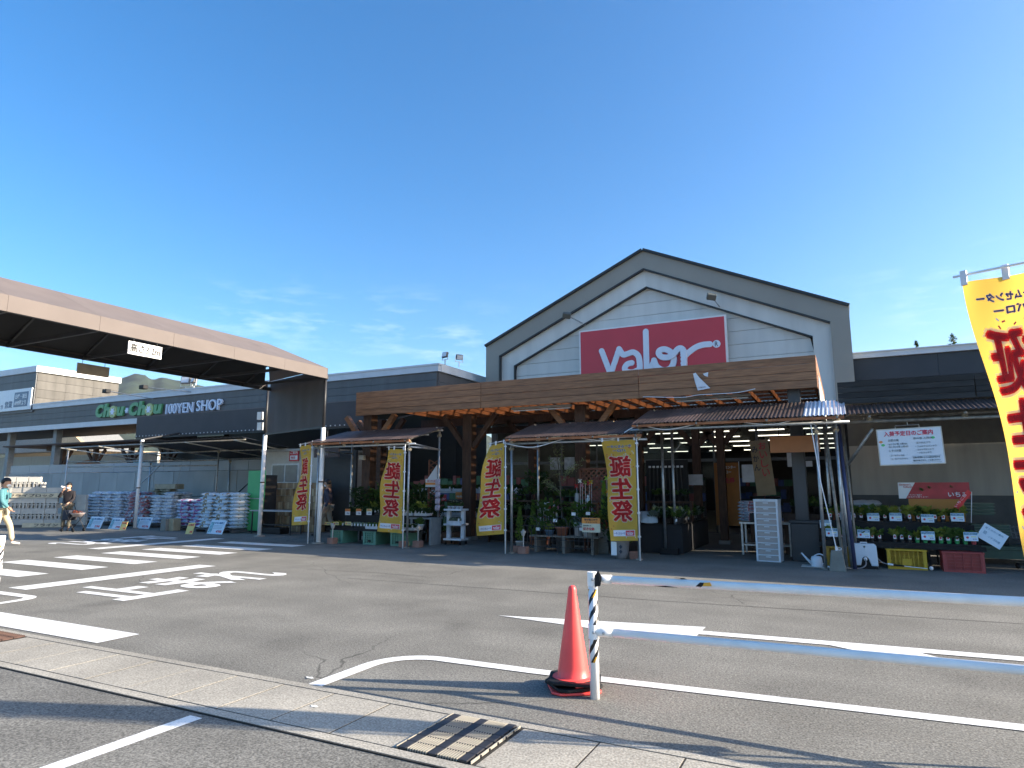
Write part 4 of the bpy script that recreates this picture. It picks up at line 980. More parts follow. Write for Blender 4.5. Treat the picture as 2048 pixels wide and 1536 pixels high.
railing('white two rail barrier with striped post at the far picture edge', -9.76, [-12.5, -15.5], -1, .83, .83, .46, .46)

ORANGE = mat('cone_orange', (.98, .088, .08), .42, var=.08, scale=5, dirt=.14)
cn = thing('traffic_cone', 'red orange traffic cone on stacked black weights beside the post', 'traffic cone', (-1.93, 4.84, 0), R(12))
def plate(r0, h0, h1, rot, hole=.0, sq=.82):
    q_ = r0 * .72; c = [(r0, q_), (q_, r0), (-q_, r0), (-r0, q_), (-r0, -q_), (-q_, -r0), (q_, -r0), (r0, -q_)]
    ca, sa = math.cos(rot), math.sin(rot)
    return MB().prism([(x * ca - y * sa, x * sa + y * ca) for x, y in c], h0, h1, 'z')
plate(.185, .004, .022, .35).build('lower_base', ORANGE, cn, bevel=.005)
o = plate(.18, .026, .05, .6).build('rubber_weight', BLACK, cn, bevel=.006)
o = plate(.195, .0, .022, .12).build('rubber_weight', BLACK, cn, bevel=.006); o.location = (.01, 0, .062); o.rotation_euler = (R(-2), R(1.5), 0)
MB().lathe([(.155, .086), (.155, .094), (.125, .097), (.122, .10), (.112, .16), (.103, .22), (.094, .28), (.085, .34), (.076, .40), (.067, .46), (.058, .52), (.049, .58), (.041, .64), (.034, .685), (.031, .72), (.027, .738), (.018, .748), (.006, .752)], 36).build('cone_body', ORANGE, cn, auto=50)
for a in (0.4, 2.0, 3.6, 5.2): MB().box(-.03, .03, .13, .165, .05, .09, Matrix.Rotation(a, 4, 'Z')).build('foot_lug', ORANGE, cn, bevel=.004)
# ================================================================== bags, blocks and boards in the yard
def bagmesh(L, D, H, seed):
    r = random.Random(seed); nu, nv = 12, 8; vs = []; fs = []
    for side in (1, -1):
        for j in range(nv + 1):
            for i in range(nu + 1):
                u, v = i / nu * 2 - 1, j / nv * 2 - 1
                e = (max(0, 1 - abs(u) ** 3.2) * max(0, 1 - abs(v) ** 3.2)) ** .5
                nz = mnoise.noise(Vector((u * 2 + seed * 3.1, v * 2, side * 2))) * .018
                vs.append((u * L / 2 * (1 - .03 * abs(v) ** 3), v * D / 2 * (1 - .05 * abs(u) ** 3), H / 2 + side * (e * H / 2 + nz * e)))
    w = nu + 1; off = w * (nv + 1)
    for j in range(nv):
        for i in range(nu):
            a = j * w + i; fs += [(a, a + 1, a + w + 1, a + w), (off + a + w, off + a + w + 1, off + a + 1, off + a)]
    for i in range(nu): fs += [(i + 1, i, off + i, off + i + 1), (nv * w + i, nv * w + i + 1, off + nv * w + i + 1, off + nv * w + i)]
    for j in range(nv): fs += [(j * w, j * w + w, off + j * w + w, off + j * w), (j * w + w + nu, j * w + nu, off + j * w + nu, off + j * w + w + nu)]
    me = bpy.data.meshes.new('bag'); me.from_pydata(vs, [], fs); me.validate(); me.update(); me.shade_smooth(); return me
BAGS = [bagmesh(.66, .44, .135, k) for k in range(4)]
def bagmat(name, base, prints, sc=5.5, thr=.56):
    m = mat(name, base, .38, var=.05, rand=.06)
    n, l = m.node_tree.nodes, m.node_tree.links; b = n['Principled BSDF']; src = b.inputs['Base Color'].links[0].from_socket
    tcn = n.new('ShaderNodeTexCoord'); oi = n.new('ShaderNodeObjectInfo')
    for k, c in enumerate(prints):
        ad = n.new('ShaderNodeVectorMath'); ad.operation = 'ADD'; l.new(tcn.outputs['Object'], ad.inputs[0])
        ad.inputs[1].default_value = (k * 3.3, k * 5.1, 1.7 * k)
        v = n.new('ShaderNodeTexNoise'); v.inputs['Scale'].default_value = sc; v.inputs['Detail'].default_value = 1.5; l.new(ad.outputs[0], v.inputs[0])
        r = n.new('ShaderNodeMapRange'); r.inputs[1].default_value = thr; r.inputs[2].default_value = thr + .02; l.new(v.outputs[0], r.inputs[0])
        mxn = n.new('ShaderNodeMix'); mxn.data_type = 'RGBA'; l.new(r.outputs[0], mxn.inputs['Factor']); l.new(src, mxn.inputs['A']); mxn.inputs['B'].default_value = (*c, 1); src = mxn.outputs['Result']
    l.new(src, b.inputs['Base Color']); return m
BG1 = bagmat('bag_white_grey', (.76, .78, .8), [(.45, .5, .6), (.6, .63, .66)])
BG2 = bagmat('bag_white_red', (.66, .67, .7), [(.45, .12, .12), (.3, .33, .4)])
BG3 = bagmat('bag_green', (.52, .6, .58), [(.3, .4, .12), (.06, .1, .06)])
BG4 = bagmat('bag_purple', (.64, .6, .68), [(.36, .07, .25), (.35, .5, .65)])
BG5 = bagmat('bag_lightblue', (.62, .72, .8), [(.3, .22, .12), (.5, .6, .7)], 6, .6)
BG6 = bagmat('bag_tan', (.42, .37, .28), [(.2, .17, .1)])
def pile(x0, nx, y, nlay, m, label, group, dx=.66, z0=.12, dz=.118, ny=1, profile=None):
    for k in range(nx):
        top = nlay if profile is None else profile[k]
        for L in range(top):
            for j in range(ny):
                if j > 0 and L < top - 2: continue
                b = link('bag', rnd.choice(BAGS), m if not isinstance(m, list) else m[k % len(m)], None, (x0 + (k + .5) * dx + rnd.uniform(-.025, .025) + (.04 if L % 2 else -.04), y + j * .46 + rnd.uniform(-.03, .03), z0 + L * dz), (rnd.uniform(-.03, .03), rnd.uniform(-.03, .03), rnd.uniform(-.06, .06) + (math.pi if rnd.random() < .5 else 0)))
                tag(b, label, 'bag', group)
PALLET = mat('pallet_grey', (.1, .1, .1), .8, var=.2)
def pallet(x0, x1, y0, y1, label):
    t = thing('pallet', label, 'pallet', (0, 0, 0))
    n_ = 5
    for i in range(n_): yy = y0 + (y1 - y0 - .1) * i / (n_ - 1); MB().box(x0, x1, yy, yy + .1, .09, .115).build('deck_board', PALLET, t)
    for i in range(4): xx = x0 + (x1 - x0 - .09) * i / 3; MB().box(xx, xx + .09, y0, y1, .01, .09).build('bearer', PALLET, t)
pile(-27.9, 4, 16.3, 10, BG1, 'white bag of soil in the long pile behind the woman', 'white bags behind the woman', profile=[9, 10, 10, 10], ny=2)
pile(-25.1, 2, 16.3, 10, BG2, 'white and red printed bag of soil in the long pile by the white column', 'red printed bags by the white column', profile=[10, 9], ny=2)
pile(-23.65, 2, 16.4, 9, BG1, 'pale bag of soil in the long pile just behind the white column', 'pale bags behind the white column', profile=[9, 10], ny=2)
pile(-22.2, 1, 16.6, 8, BG3, 'green and dark printed bag of soil between the two short piles', 'green printed bags', profile=[7])
pile(-25.5, 3, 17.6, 11, BG6, 'tan bag on the row behind the long pile', 'tan bags on the rear row', profile=[11, 11, 10])
pile(-21.25, 2, 15.75, 9, BG4, 'purple printed bag of soil in the short pile with a yellow price card', 'purple printed bags', dx=.68, profile=[8, 8])
pile(-19.75, 2, 15.5, 10, BG5, 'pale blue bag of soil in the tall pile next to the green boards', 'pale blue bags', dx=.69, profile=[10, 10])
link_ = None
for (x, z, r_) in ((-18.3, .12, 0),):
    for L in range(10):
        b = link('bag', rnd.choice(BAGS), BG5, None, (-18.2 + rnd.uniform(-.02, .02), 15.68, z + L * .118), (0, 0, R(90) + rnd.uniform(-.05, .05))); tag(b, 'pale blue bag of soil in the tall pile next to the green boards', 'bag', 'pale blue bags')
pile(-21.3, 2, 17.1, 10, BG6, 'brown bag stacked behind the purple printed bags', 'brown bags behind the purple ones', dx=.68, profile=[10, 10])
pallet(-27.9, -25.2, 16.05, 16.95, 'dark pallet under the white bags behind the woman'); pallet(-25.1, -22.3, 16.05, 16.95, 'dark pallet under the bags by the white column')
pallet(-21.3, -19.9, 15.5, 16.2, 'dark pallet under the purple printed bags'); pallet(-19.8, -18.0, 15.25, 16.1, 'dark pallet under the pale blue bags')
# carton on the bags
tag(MB().box(-25.2, -23.9, 17.4, 17.8, 1.42, 1.62).build('carton', mat('tan_carton', (.4, .34, .24), .8), None, bevel=.01), 'flat tan carton lying on top of the long bag pile', 'box')

# concrete blocks
BLK = mat('concrete_block', (.48, .46, .41), .9, var=.1, scale=4, rand=.1, bump=.3, bscale=80)
def blockmesh():
    bm = MB(); L, D, H = .39, .13, .19; w = .03
    bm.box(0, L, 0, w, 0, H); bm.box(0, L, D - w, D, 0, H)
    for i in range(4): x = (L - w) * i / 3; bm.box(x, x + w, w, D - w, 0, H)
    return bm.mesh('concrete_block')
BM_ = blockmesh(); BSOLID = MB().box(0, .39, 0, .13, 0, .19).mesh('concrete_block')
BEND = MB().box(0, .39, 0, .19, 0, .12)  # lying so that the hollow ends face the road
def endmesh():
    m = MB(); W_, H_ = .13, .19
    m.box(0, .012 + .02, 0, .39, 0, H_); m.box(W_ - .032, W_, 0, .39, 0, H_); m.box(.032, W_ - .032, .0, .39, .12, .15); m.box(.032, W_ - .032, .03, .39, .0, .02)
    return m.mesh('concrete_block')
BE = endmesh()
SA = R(38); _o2 = Vector((-28.3, 13.35))
def stk(u, v, z): return (_o2.x + u * math.cos(SA) - v * math.sin(SA), _o2.y + u * math.sin(SA) + v * math.cos(SA), z)
rowsB = [(.0, 6, 's', .1), (.02, 16, 'e', .3), (.0, 5, 's', .5), (.02, 14, 'e', .7), (.0, 5, 's', .9), (.0, 6, 's', 1.29), (.0, 10, 'e', 1.49)]
nmz = ('lowest', 'second', 'third', 'fourth', 'fifth', 'second highest', 'top')
for ri, (u0, cnt, kind, z) in enumerate(rowsB):
    for k in range(cnt):
        if kind == 's': o = link('concrete_block', BSOLID, BLK, None, stk(u0 + k * .40 + rnd.uniform(-.005, .005), rnd.uniform(-.015, .015), z), (0, 0, SA))
        else: o = link('concrete_block', BE, BLK, None, stk(u0 + k * .14, rnd.uniform(-.02, .02), z), (0, 0, SA))
        tag(o, 'concrete block in the %s course of the block stack' % nmz[ri], 'concrete block', '%s course of the block stack' % nmz[ri])
for k in range(3): tag(link('concrete_block', BSOLID, mat('pale_block', (.66, .63, .55), .9, var=.05), None, stk(.1 + k * .42, .03, 1.69), (0, 0, SA)), 'pale cream block on top of the block stack', 'concrete block', 'pale blocks on the block stack')
for r_ in range(4):
    for k in range(2): tag(link('concrete_block', BSOLID, BLK, None, (-27.1 + k * .42 - r_ * .03, 15.3, .05 + r_ * .29), (0, 0, R(20)), (1, 1, 1.5)), 'big grey block in the low stack nearer the woman', 'concrete block', 'low block stack nearer the woman')
o = MB().box(-.05, 2.5, .0, .5, .01, .095).build('timber_skid', PALLET); o.location = stk(0, 0, 0); o.rotation_euler = (0, 0, SA); tag(o, 'dark timber skid under the concrete blocks', 'skid')
for (u, v, z, s_, bd, L_) in ((-.02, -.05, 1.10, 'フライブロック', 'upper', 2.3), (.95, -.12, .005, 'フライン', 'lower', 1.3)):
    t = thing('block_signboard', '%s cream board with black lettering in the block stack' % bd, 'sign', stk(u, v, z), SA)
    MB().box(0, L_, 0, .3 if bd == 'upper' else .04, 0, .165).build('board', mat('cream_board', (.6, .52, .36), .7), t, bevel=.004)
    letters('lettering', s_, FR(.4, -.003, .03), 1.5 if bd == 'upper' else .8, .11, INK, t, .02)

# price boards leaning on the bags
BLUEW = mat('board_paleblue', (.62, .74, .84), .45, var=.03); BLUE = mat('board_blue', (.06, .2, .38), .5, var=.04); CARDY = mat('card_yellow', (.66, .55, .2), .5, var=.04); CARDO = mat('card_orange', (.75, .28, .05), .5, var=.05)
def board(px, py_, w, h, label, rz=0, lines=('特価品', '¥298'), yellow=False, Y=None):
    w *= .86; h *= .74
    x, y = GR(px, py_)
    t = thing('price_board', label, 'sign', (x, y, .0), rz); M = Matrix.Rotation(R(-20), 4, 'X')
    MB().box(-w / 2, w / 2, 0, .012, .0, h, M).build('board', CARDY if yellow else BLUEW, t)
    F = M @ Matrix(((1, 0, 0, -w / 2), (0, 0, -1, -.003), (0, 1, 0, 0), (0, 0, 0, 1)))
    letters('lettering', lines[0], F @ Matrix.Translation((w * .3 if not yellow else w * .1, h * .72, 0)), w * .62 if not yellow else w * .8, h * .16, BLUE if not yellow else REDINK, t, .01)
    letters('lettering', lines[1], F @ Matrix.Translation((w * .55, h * .1, 0)), w * .36, h * .18, REDINK, t, .01)
    if not yellow:
        MB().box(w * .05, w * .26, 0, .004, h * .1, h * .85, F @ Matrix.Rotation(R(90), 4, 'X') @ Matrix.Scale(-1, 4, (0, 0, 1)) @ Matrix.Scale(-1, 4, (0, 1, 0)) if False else M @ Matrix.Translation((-w / 2, -.006, 0))).build('picture', mat('board_teal', (.2, .42, .5), .5, var=.4, scale=14), t)
        for k in range(3): MB().box(w * .3, w * .86, 0, .003, h * (.38 + k * .1), h * (.42 + k * .1), M @ Matrix.Translation((-w / 2, -.005, 0))).build('print_line', mat('print_grey', (.4, .5, .58), .5), t)
board(186, 1057, .95, .6, 'pale blue price board leaning on bags right of the woman', 0, ('花と野菜の土', '298'))
board(228, 1058, .8, .55, 'pale blue price board between the woman and the white column', 0, ('培養土', '398'))
board(281, 1057, 1.0, .58, 'pale blue price board behind the foot of the white column', .05, ('赤玉土小粒', '¥278'))
board(428, 1068, .95, .62, 'pale blue price board leaning on the pale blue bags', -.1, ('かるい培養土', '498'))
board(244, 1060, .3, .42, 'narrow yellow price card next to the white column', .2, ('特価', '198'), True)
board(377, 1068, .3, .5, 'narrow yellow price card leaning on the purple printed bags', .25, ('お買得', '398'), True)
board(118, 1048, .5, .55, 'pale blue price board just behind the woman', 0, ('肥料', '¥98'))
board(35, 1052, .8, .6, 'blue grey picture board in front of the block stack', 0, ('ブロック', '¥88'))
for k, (px, py_) in enumerate(((325, 1062), (340, 1062))):
    x, y = GR(px, py_); t = tag(MB().box(x - .14, x + .14, y, y + .3, 0, .42).build('carton' if k else 'concrete_weight', mat('tan_carton2', (.35, .3, .2), .8) if k else mat('weight_grey', (.22, .22, .2), .9), None, bevel=.02), 'tan carton standing before the dark gap between the bags' if k else 'grey concrete weight at the foot of the yard roof pole', 'box' if k else 'weight')

# timber shed, tubs and tarpaulin behind the wall
sh = thing('timber_shed', 'dark timber shed frame with braces behind the panel wall', 'shed', (0, 0, 0))
for xx in (-38.6, -35.6, -32.6, -29.6):
    MB().box(xx - .1, xx + .1, 21.0, 21.2, 0, 3.5).build('post', DARKWOOD, sh)
    for s_ in (-1, 1): MB().bar((xx, 21.1, 2.6), (xx + s_ * .8, 21.1, 3.45), .12, .12).build('brace', DARKWOOD, sh)
MB().box(-40, -28, 20.95, 21.25, 3.5, 3.75).build('beam', DARKWOOD, sh)
MB().box(-43, -28, 20.2, 24, 3.75, 3.82).build('roof', mat('shed_roof', (.09, .06, .05), .8), sh)
MB().box(-70, -37, 25.6, 25.7, 0, 3.6).build('rear_sheet', mat('pale_corrugated', (.45, .5, .5), .6, var=.15, streak=(8, 1, .2)), sh)
def tub(x, r, h, m, label):
    t = thing('plastic_tub', label, 'tub', (x, 20.2, 2.0)); MB().lathe([(r * .8, 0), (r * .97, h * .92), (r * 1.05, h * .93), (r * 1.05, h), (r * .95, h), (r * .9, h * .5)], 20).build('tub_body', m, t, True)
    MB().box(-.4, .4, -.4, .4, -2, -.01).build('stand', DARKWOOD, t)
tub(-32.1, .42, .62, mat('tub_blue', (.1, .2, .6), .4), 'deep blue plastic tub behind the wall nearest the blocks'); tub(-31.2, .4, .64, mat('tub_blue2', (.14, .28, .62), .4), 'mid blue plastic tub between the deep blue and turquoise tubs')
tub(-30.1, .5, .75, mat('tub_turquoise', (.16, .48, .58), .4), 'tall turquoise plastic tub behind the wall'); tub(-29.0, .42, .6, mat('tub_turquoise2', (.2, .5, .62), .4), 'shorter turquoise plastic tub nearest the bags')
def tarp():
    vs = []; fs = []; nu, nv = 40, 12
    for i in range(nu + 1):
        for j in range(nv + 1):
            u, v = i / nu, j / nv; a = math.pi * v
            hh = (.45 + .35 * math.exp(-((u - .68) / .18) ** 2)) * (1 - .5 * abs(2 * u - 1) ** 4) + .07 * mnoise.noise(Vector((u * 9, v * 4, 0)))
            vs.append((-39.4 + 6.2 * u, 20.5 - .7 * math.cos(a) + .05 * mnoise.noise(Vector((u * 14, v * 5, 4))), 2.1 + hh * math.sin(a)))
    for i in range(nu):
        for j in range(nv): a = i * (nv + 1) + j; fs.append((a, a + nv + 1, a + nv + 2, a + 1))
    me = bpy.data.meshes.new('tarpaulin'); me.from_pydata(vs, [], fs); me.shade_smooth()
    t = thing('covered_goods', 'orange goods under clear sheeting behind the panel wall', 'tarpaulin', (0, 0, 0)); link('cover', me, mat('tarp_orange', (.42, .16, .06), .3, var=.4, scale=2.5), t); MB().box(-39.3, -33.3, 19.95, 21.0, 0, 2.1).build('stand', DARKWOOD, t)
tarp()

# ================================================================== cash booth, boards, boxes, table
bo = thing('cash_booth', 'beige cash booth with a small sliding window', 'booth', (0, 0, 0))
BEIGE = mat('booth_beige', (.5, .47, .41), .6, var=.06)
xA, xB, yB = -19.05, -16.4, 17.5
MB().box(xA, xB, yB, 20.5, 0, 2.78).build('wall', BEIGE, bo); MB().box(xA - .15, xB + .15, yB - .15, 20.6, 2.78, 2.86).build('roof', mat('booth_roof', (.35, .35, .33), .6), bo)
w_ = MB().box(-18.72, -17.38, yB - .04, yB, 1.62, 2.34).build('window_frame', mat('booth_frame', (.6, .6, .58), .4), bo)
for a, b in ((-18.66, -18.08), (-18.02, -17.44)): MB().box(a, b, yB - .05, yB - .03, 1.68, 2.28).build('pane', mat('booth_glass', (.12, .14, .15), .1), w_)
MB().box(-16.35, -14.9, 17.6, 17.7, 0, 2.75).build('dark_partition', mat('grey_partition', (.035, .034, .033), .6), bo)
t = thing('cashier_sign', 'dark sign for the cashier beside the booth', 'sign', (-15.9, 17.0, 2.5)); MB().box(-.35, .75, 0, .04, 0, .3).build('board', mat('dark_brown_sign', (.06, .035, .03), .6), t); letters('lettering', 'お会計', FR(-.2, -.004, .06), .5, .18, mat('grey_letter', (.3, .28, .27), .6), t, .01)
MB().bar((.2, .02, .3), (.2, .02, 1.0), .02).build('hanger', BLACKM, t)
t = thing('red_notice', 'red and white notice on the booth wall', 'notice', (-17.85, 17.44, 2.42)); MB().box(0, .45, 0, .03, 0, .42).build('board', REDINK, t); MB().box(.05, .4, -.004, 0, .05, .2).build('white_field', PALE, t); letters('lettering', 'ご案内', FR(.06, -.004, .25), .33, .12, PALE, t, .01); letters('lettering', '特売', FR(.1, -.007, .08), .2, .09, REDINK, t, .01)
GRB = mat('green_board', (.06, .36, .13), .5, var=.04)
gb = thing('green_board_stack', 'tall bright green boards standing beside the bags', 'board', (-17.75, 15.9, 0))
MB().box(-.42, .38, .05, .08, 1.12, 2.05).build('upper_board', GRB, gb); o = MB().box(-.45, .36, 0, .03, .06, 1.1).build('lower_board', GRB, gb); o.rotation_euler = (R(-3), 0, 0)
MB().box(-.4, .36, .085, .6, 0, 1.9).build('rack', BLACKM, gb)
MB().box(-.3, .3, .03, .05, 1.1, 1.13).build('tie_strip', GALV, gb)
BOX = mat('cardboard', (.27, .19, .11), .8, var=.1, scale=5, rand=.2)
bxm = MB().box(-.5, .5, -.5, .5, 0, 1).mesh('cardboard_box')
rb = random.Random(5); wds = ('low', 'middle', 'upper')
z = 0.0
for lay in range(7):
    x = -17.9
    hh = rb.uniform(.2, .27)
    while x < -15.75:
        w = rb.uniform(.28, .46)
        o = thing('cardboard_box', 'brown cardboard box in the %s part of the box heap before the booth' % wds[min(2, lay // 3 if lay < 6 else 2)], 'box', (x + w / 2, 16.9 + rb.uniform(-.1, .1), z + .02), rb.uniform(-.2, .2), 'cardboard boxes heaped before the booth, %s part' % wds[min(2, lay // 3 if lay < 6 else 2)])
        b = link('carton', bxm, BOX, o, None, None, (w - .03, .42, hh - .01)); MB().box(-.03, .03, -.212, -.209, .0, hh - .012).build('packing_tape', mat('packing_tape', (.42, .33, .2), .3), o)
        x += w
    z += hh
tb = thing('folding_table', 'grey topped work table in front of the cardboard boxes', 'table', (0, 0, 0))
MB().box(-17.45, -15.6, 15.45, 16.05, .72, .755).build('table_top', mat('table_grey', (.4, .4, .4), .5), tb, bevel=.005)
for x in (-17.38, -15.68):
    for y in (15.52, 15.98): MB().box(x - .018, x + .018, y - .018, y + .018, 0, .72).build('leg', BLACKM, tb)
MB().box(-17.38, -15.68, 15.97, 16.0, .25, .29).build('stretcher', BLACKM, tb)
tag(MB().box(-17.0, -16.2, 15.6, 16.0, .01, .2).build('low_crate', BLACK, None, bevel=.02), 'black crate on the ground under the work table', 'crate')
# ================================================================== right side: plank canopy, curtain wall, strawberry stand
rc = thing('plank_canopy', 'black plank canopy on pipes in front of the dark wing', 'canopy', (0, 0, 0))
BLKW = mat('blackened_plank', (.028, .027, .025), .75, var=.4, scale=3, streak=(1, 10, 10), rand=.35, bump=.3, bscale=14)
YC = 14.65
for r in range(4):
    z0 = 3.15 + r * .112
    for a, b in ((.0, 2.3), (2.31, 5.2), (5.21, 9.0), (9.01, 14.0)):
        MB().box(a + .004, b - .004, YC - .03 + rnd.uniform(-.012, .006), YC, z0 + .003, z0 + .108).build('plank', BLKW, rc)
for a, b in ((.1, 2.9), (2.9, 6.5), (6.5, 14.0)):
    link('roof_sheet', corrugated(a, b, (13.75, 2.86), (YC + .05, 3.13), .076, .012, .019), RUSTROOF, rc)
    MB().box(a, b - .01, YC + .06, 17.6, 3.52, 3.56).build('roof_deck', mat('roof_deck', (.06, .055, .05), .8), rc)
MB().tube([(-.05, 13.95, 2.72), (14, 13.95, 2.72)], .03, 8).build('front_pipe', RUSTP, rc, True)
MB().tube([(-.05, 14.5, 2.86), (14, 14.5, 2.86)], .027, 8).build('rear_pipe', RUSTP, rc, True)
for xx in (.5, 2.0, 3.5, 5.5): MB().tube([(xx, 13.8, 2.80), (xx, 17.0, 3.05)], .026, 8).build('rafter_pipe', RUSTP, rc, True); clamp((xx, 13.95, 2.75), rc)
for (x, y) in ((.1, 15.2), (5.2, 14.0), (9.5, 14.0), (13.8, 14.0)): MB().tube([(x, y, .02), (x, y, 3.1)], .034, 10).build('pole', BLACKM if x < 1 else GALV, rc, True)
MB().box(13.8, 14.0, 14.7, 17.5, .0, 3.5).build('end_wall', DARKWALL, rc)
vw = thing('curtain_wall', 'grey vinyl sheet wall under the black plank canopy', 'wall', (0, 17.3, 0))
VIN = mat('grey_vinyl', (.36, .34, .30), .6, var=.12, scale=1.3, streak=(3, 1, .4)); VIND = mat('dark_vinyl', (.06, .065, .065), .55, var=.15)
def curtain(x0, x1, z0, z1, m, nm, dy=0):
    vs = []; fs = []; n_ = int((x1 - x0) / .06)
    for i in range(n_ + 1):
        x = x0 + (x1 - x0) * i / n_; w = .025 * math.sin(x * 5.1) + .012 * math.sin(x * 13 + 1); vs += [(x, dy + w, z0), (x, dy + w * .4, z1)]
    for i in range(n_): fs.append((2 * i, 2 * i + 2, 2 * i + 3, 2 * i + 1))
    me = bpy.data.meshes.new(nm); me.from_pydata(vs, [], fs); me.shade_smooth(); link(nm, me, m, vw)
curtain(.0, 14, 1.30, 2.45, VIN, 'vinyl_sheet'); curtain(.0, 14, 2.45, 3.5, mat('brown_vinyl', (.12, .115, .1), .6, var=.12), 'upper_sheet', -.03); curtain(.0, 14, .02, 1.32, VIND, 'lower_sheet', -.04)
MB().box(-.02, .06, .1, 5.3, .0, 3.5).build('return_wall', DARKWALL, vw)
for x in (.98, 2.2, 3.6, 5): MB().tube([(x, .06, .02), (x, .06, 3.5)], .025, 8).build('pole', RUSTP, vw, True)

# whiteboard on a hanger
wb = thing('whiteboard', 'hanging whiteboard with red heading and handwritten notes', 'whiteboard', (1.13, 14.0, 1.9), 0); wb.rotation_euler = (0, R(-1.5), 0)
MB().box(-.52, .52, -.012, .012, 0, .68).build('frame', mat('board_frame', (.55, .52, .45), .5), wb, bevel=.005)
MB().box(-.5, .5, -.016, -.012, .02, .66).build('face', mat('board_face', (.66, .74, .82), .25, var=.02), wb)
letters('handwriting', '入荷予定日のご案内', FR(-.4, -.02, .535), .78, .095, mat('red_marker', (.6, .04, .1), .5), wb, .025)
GM = mat('grey_marker', (.1, .16, .2), .5)
for (s_, x, z, w, h) in (('白菜の苗', -.34, .44, .17, .045), ('・はくさい苗 入荷10/2', -.36, .375, .32, .035), ('・はくさい小苗 入荷10/2', -.36, .325, .33, .035), ('レタスの苗', -.34, .25, .19, .045), ('・コールジャ 9/30', -.35, .165, .24, .033), ('・コールジャスブラウン', -.34, .105, .28, .033), ('菜の苗 入荷済', .06, .46, .3, .04), ('・ほうれんソウ', .08, .38, .24, .035), ('・フォルクスメントウ', .08, .315, .33, .035), ('・スナップエンドウ', .08, .255, .28, .035), ('・ツルエンドウ', .1, .2, .22, .033)):
    letters('handwriting', s_, FR(x, -.02, z), w, h, GM, wb, 0)
letters('handwriting', '天候の影響により入荷日が変わる', FR(.02, -.02, .115), .42, .035, GM, wb); letters('handwriting', '場合があります。ご了承ください', FR(.02, -.02, .06), .42, .035, GM, wb)
MB().box(0, .46, -.018, -.016, .04, .044, Matrix.Translation((0, 0, 0))).box(0, .46, -.018, -.016, .155, .159).build('note_outline', GM, wb)
for (x, z, m) in ((-.46, .44, mat('sticker_orange', (.8, .3, .1), .5)), (-.43, .38, mat('sticker_green', (.1, .55, .2), .5)), (.37, .48, _mats['sticker_green'])):
    MB().prism([(x + .032 * math.cos(a * .785), z + .024 * math.sin(a * .785)) for a in range(8)], -.02, -.016).build('sticker', m, wb)
MB().tube([(-.2, 0, .68), (-.2, 0, .73), (.18, 0, .73), (.18, 0, .68)], .008, 6).tube([(0, 0, .73), (0, 0, .85)], .006, 6).build('hanger', GALV, wb)

# ---- small plants
def leafclump(n_, rx, ry, rz, ls, seed, up=.35, narrow=.45):
    r = random.Random(seed); mb = MB()
    for k in range(n_):
        a = r.uniform(0, 6.283); q = r.random() ** .5; z = r.random()
        c = Vector((rx * q * math.cos(a), ry * q * math.sin(a), rz * z)) ; d = Vector((math.cos(a) * r.uniform(.3, 1), math.sin(a) * r.uniform(.3, 1), r.uniform(-.2, 1) + up)).normalized()
        s_ = d.cross(Vector((r.uniform(-.3, .3), r.uniform(-.3, .3), 1))).normalized() * ls * narrow; L = ls * r.uniform(.6, 1.2); nrm = s_.cross(d).normalized() * L * .15
        mb.add([c, c + d * L * .5 + s_ + nrm, c + d * L, c + d * L * .5 - s_ + nrm], [(0, 1, 2, 3)])
    return mb.mesh('leaves')
LG = leafmat('leaf_green', (.07, .13, .03)); LD = leafmat('leaf_dark', (.035, .07, .025)); LY = leafmat('leaf_yellow', (.22, .26, .05)); LS = leafmat('leaf_silver', (.20, .25, .22)); LR = leafmat('petal_red', (.55, .05, .06)); LP = leafmat('petal_pink', (.65, .25, .35)); LW_ = leafmat('petal_white', (.7, .7, .66)); LYF = leafmat('petal_yellow', (.7, .5, .05))
CLUMPS = [leafclump(46, .06, .06, .07, .05, k) for k in range(4)]
STRAW = [leafclump(26, .05, .05, .09, .06, 20 + k, .5, .6) for k in range(4)]
POT = MB().lathe([(.033, 0), (.043, .08), (.047, .08), (.047, .09), (.04, .09), (.038, .075)], 10).mesh('pot')
PTAG = MB().prism([(-.022, 0), (.022, 0), (.022, .05)] + [(.022 * math.cos(a * .3927), .05 + .022 * math.sin(a * .3927)) for a in range(1, 8)] + [(-.022, .05)], -.001, .001).mesh('plant_tag')
POTG = mat('pot_green', (.04, .3, .1), .4); POTB = mat('pot_black', (.02, .02, .02), .5); POTR = mat('pot_red', (.35, .05, .06), .4); TAGW = mat('tag_white', (.74, .75, .76), .5)
def seedling(x, y, z, potm, leafm, label, group, meshes=STRAW, tagm=TAGW, sc=1, berry=True, tg=True):
    t = thing('potted_seedling', label, 'plant', (x, y, z), rnd.uniform(-.3, .3), group)
    link('pot', POT, potm, t, None, None, sc); link('leaves', rnd.choice(meshes), leafm, t, (0, 0, .08 * sc), (0, 0, rnd.uniform(0, 6)), sc * rnd.uniform(1.1, 1.8))
    if tg:
        p = link('plant_tag', PTAG, tagm, t, (rnd.uniform(-.01, .01), -.05 * sc, .06), (R(-8), 0, rnd.uniform(-.2, .2)), 1.15)
        if berry: MB().box(-.013, .013, -.0025, -.001, .018, .05).build('berry_print', REDINK, p)
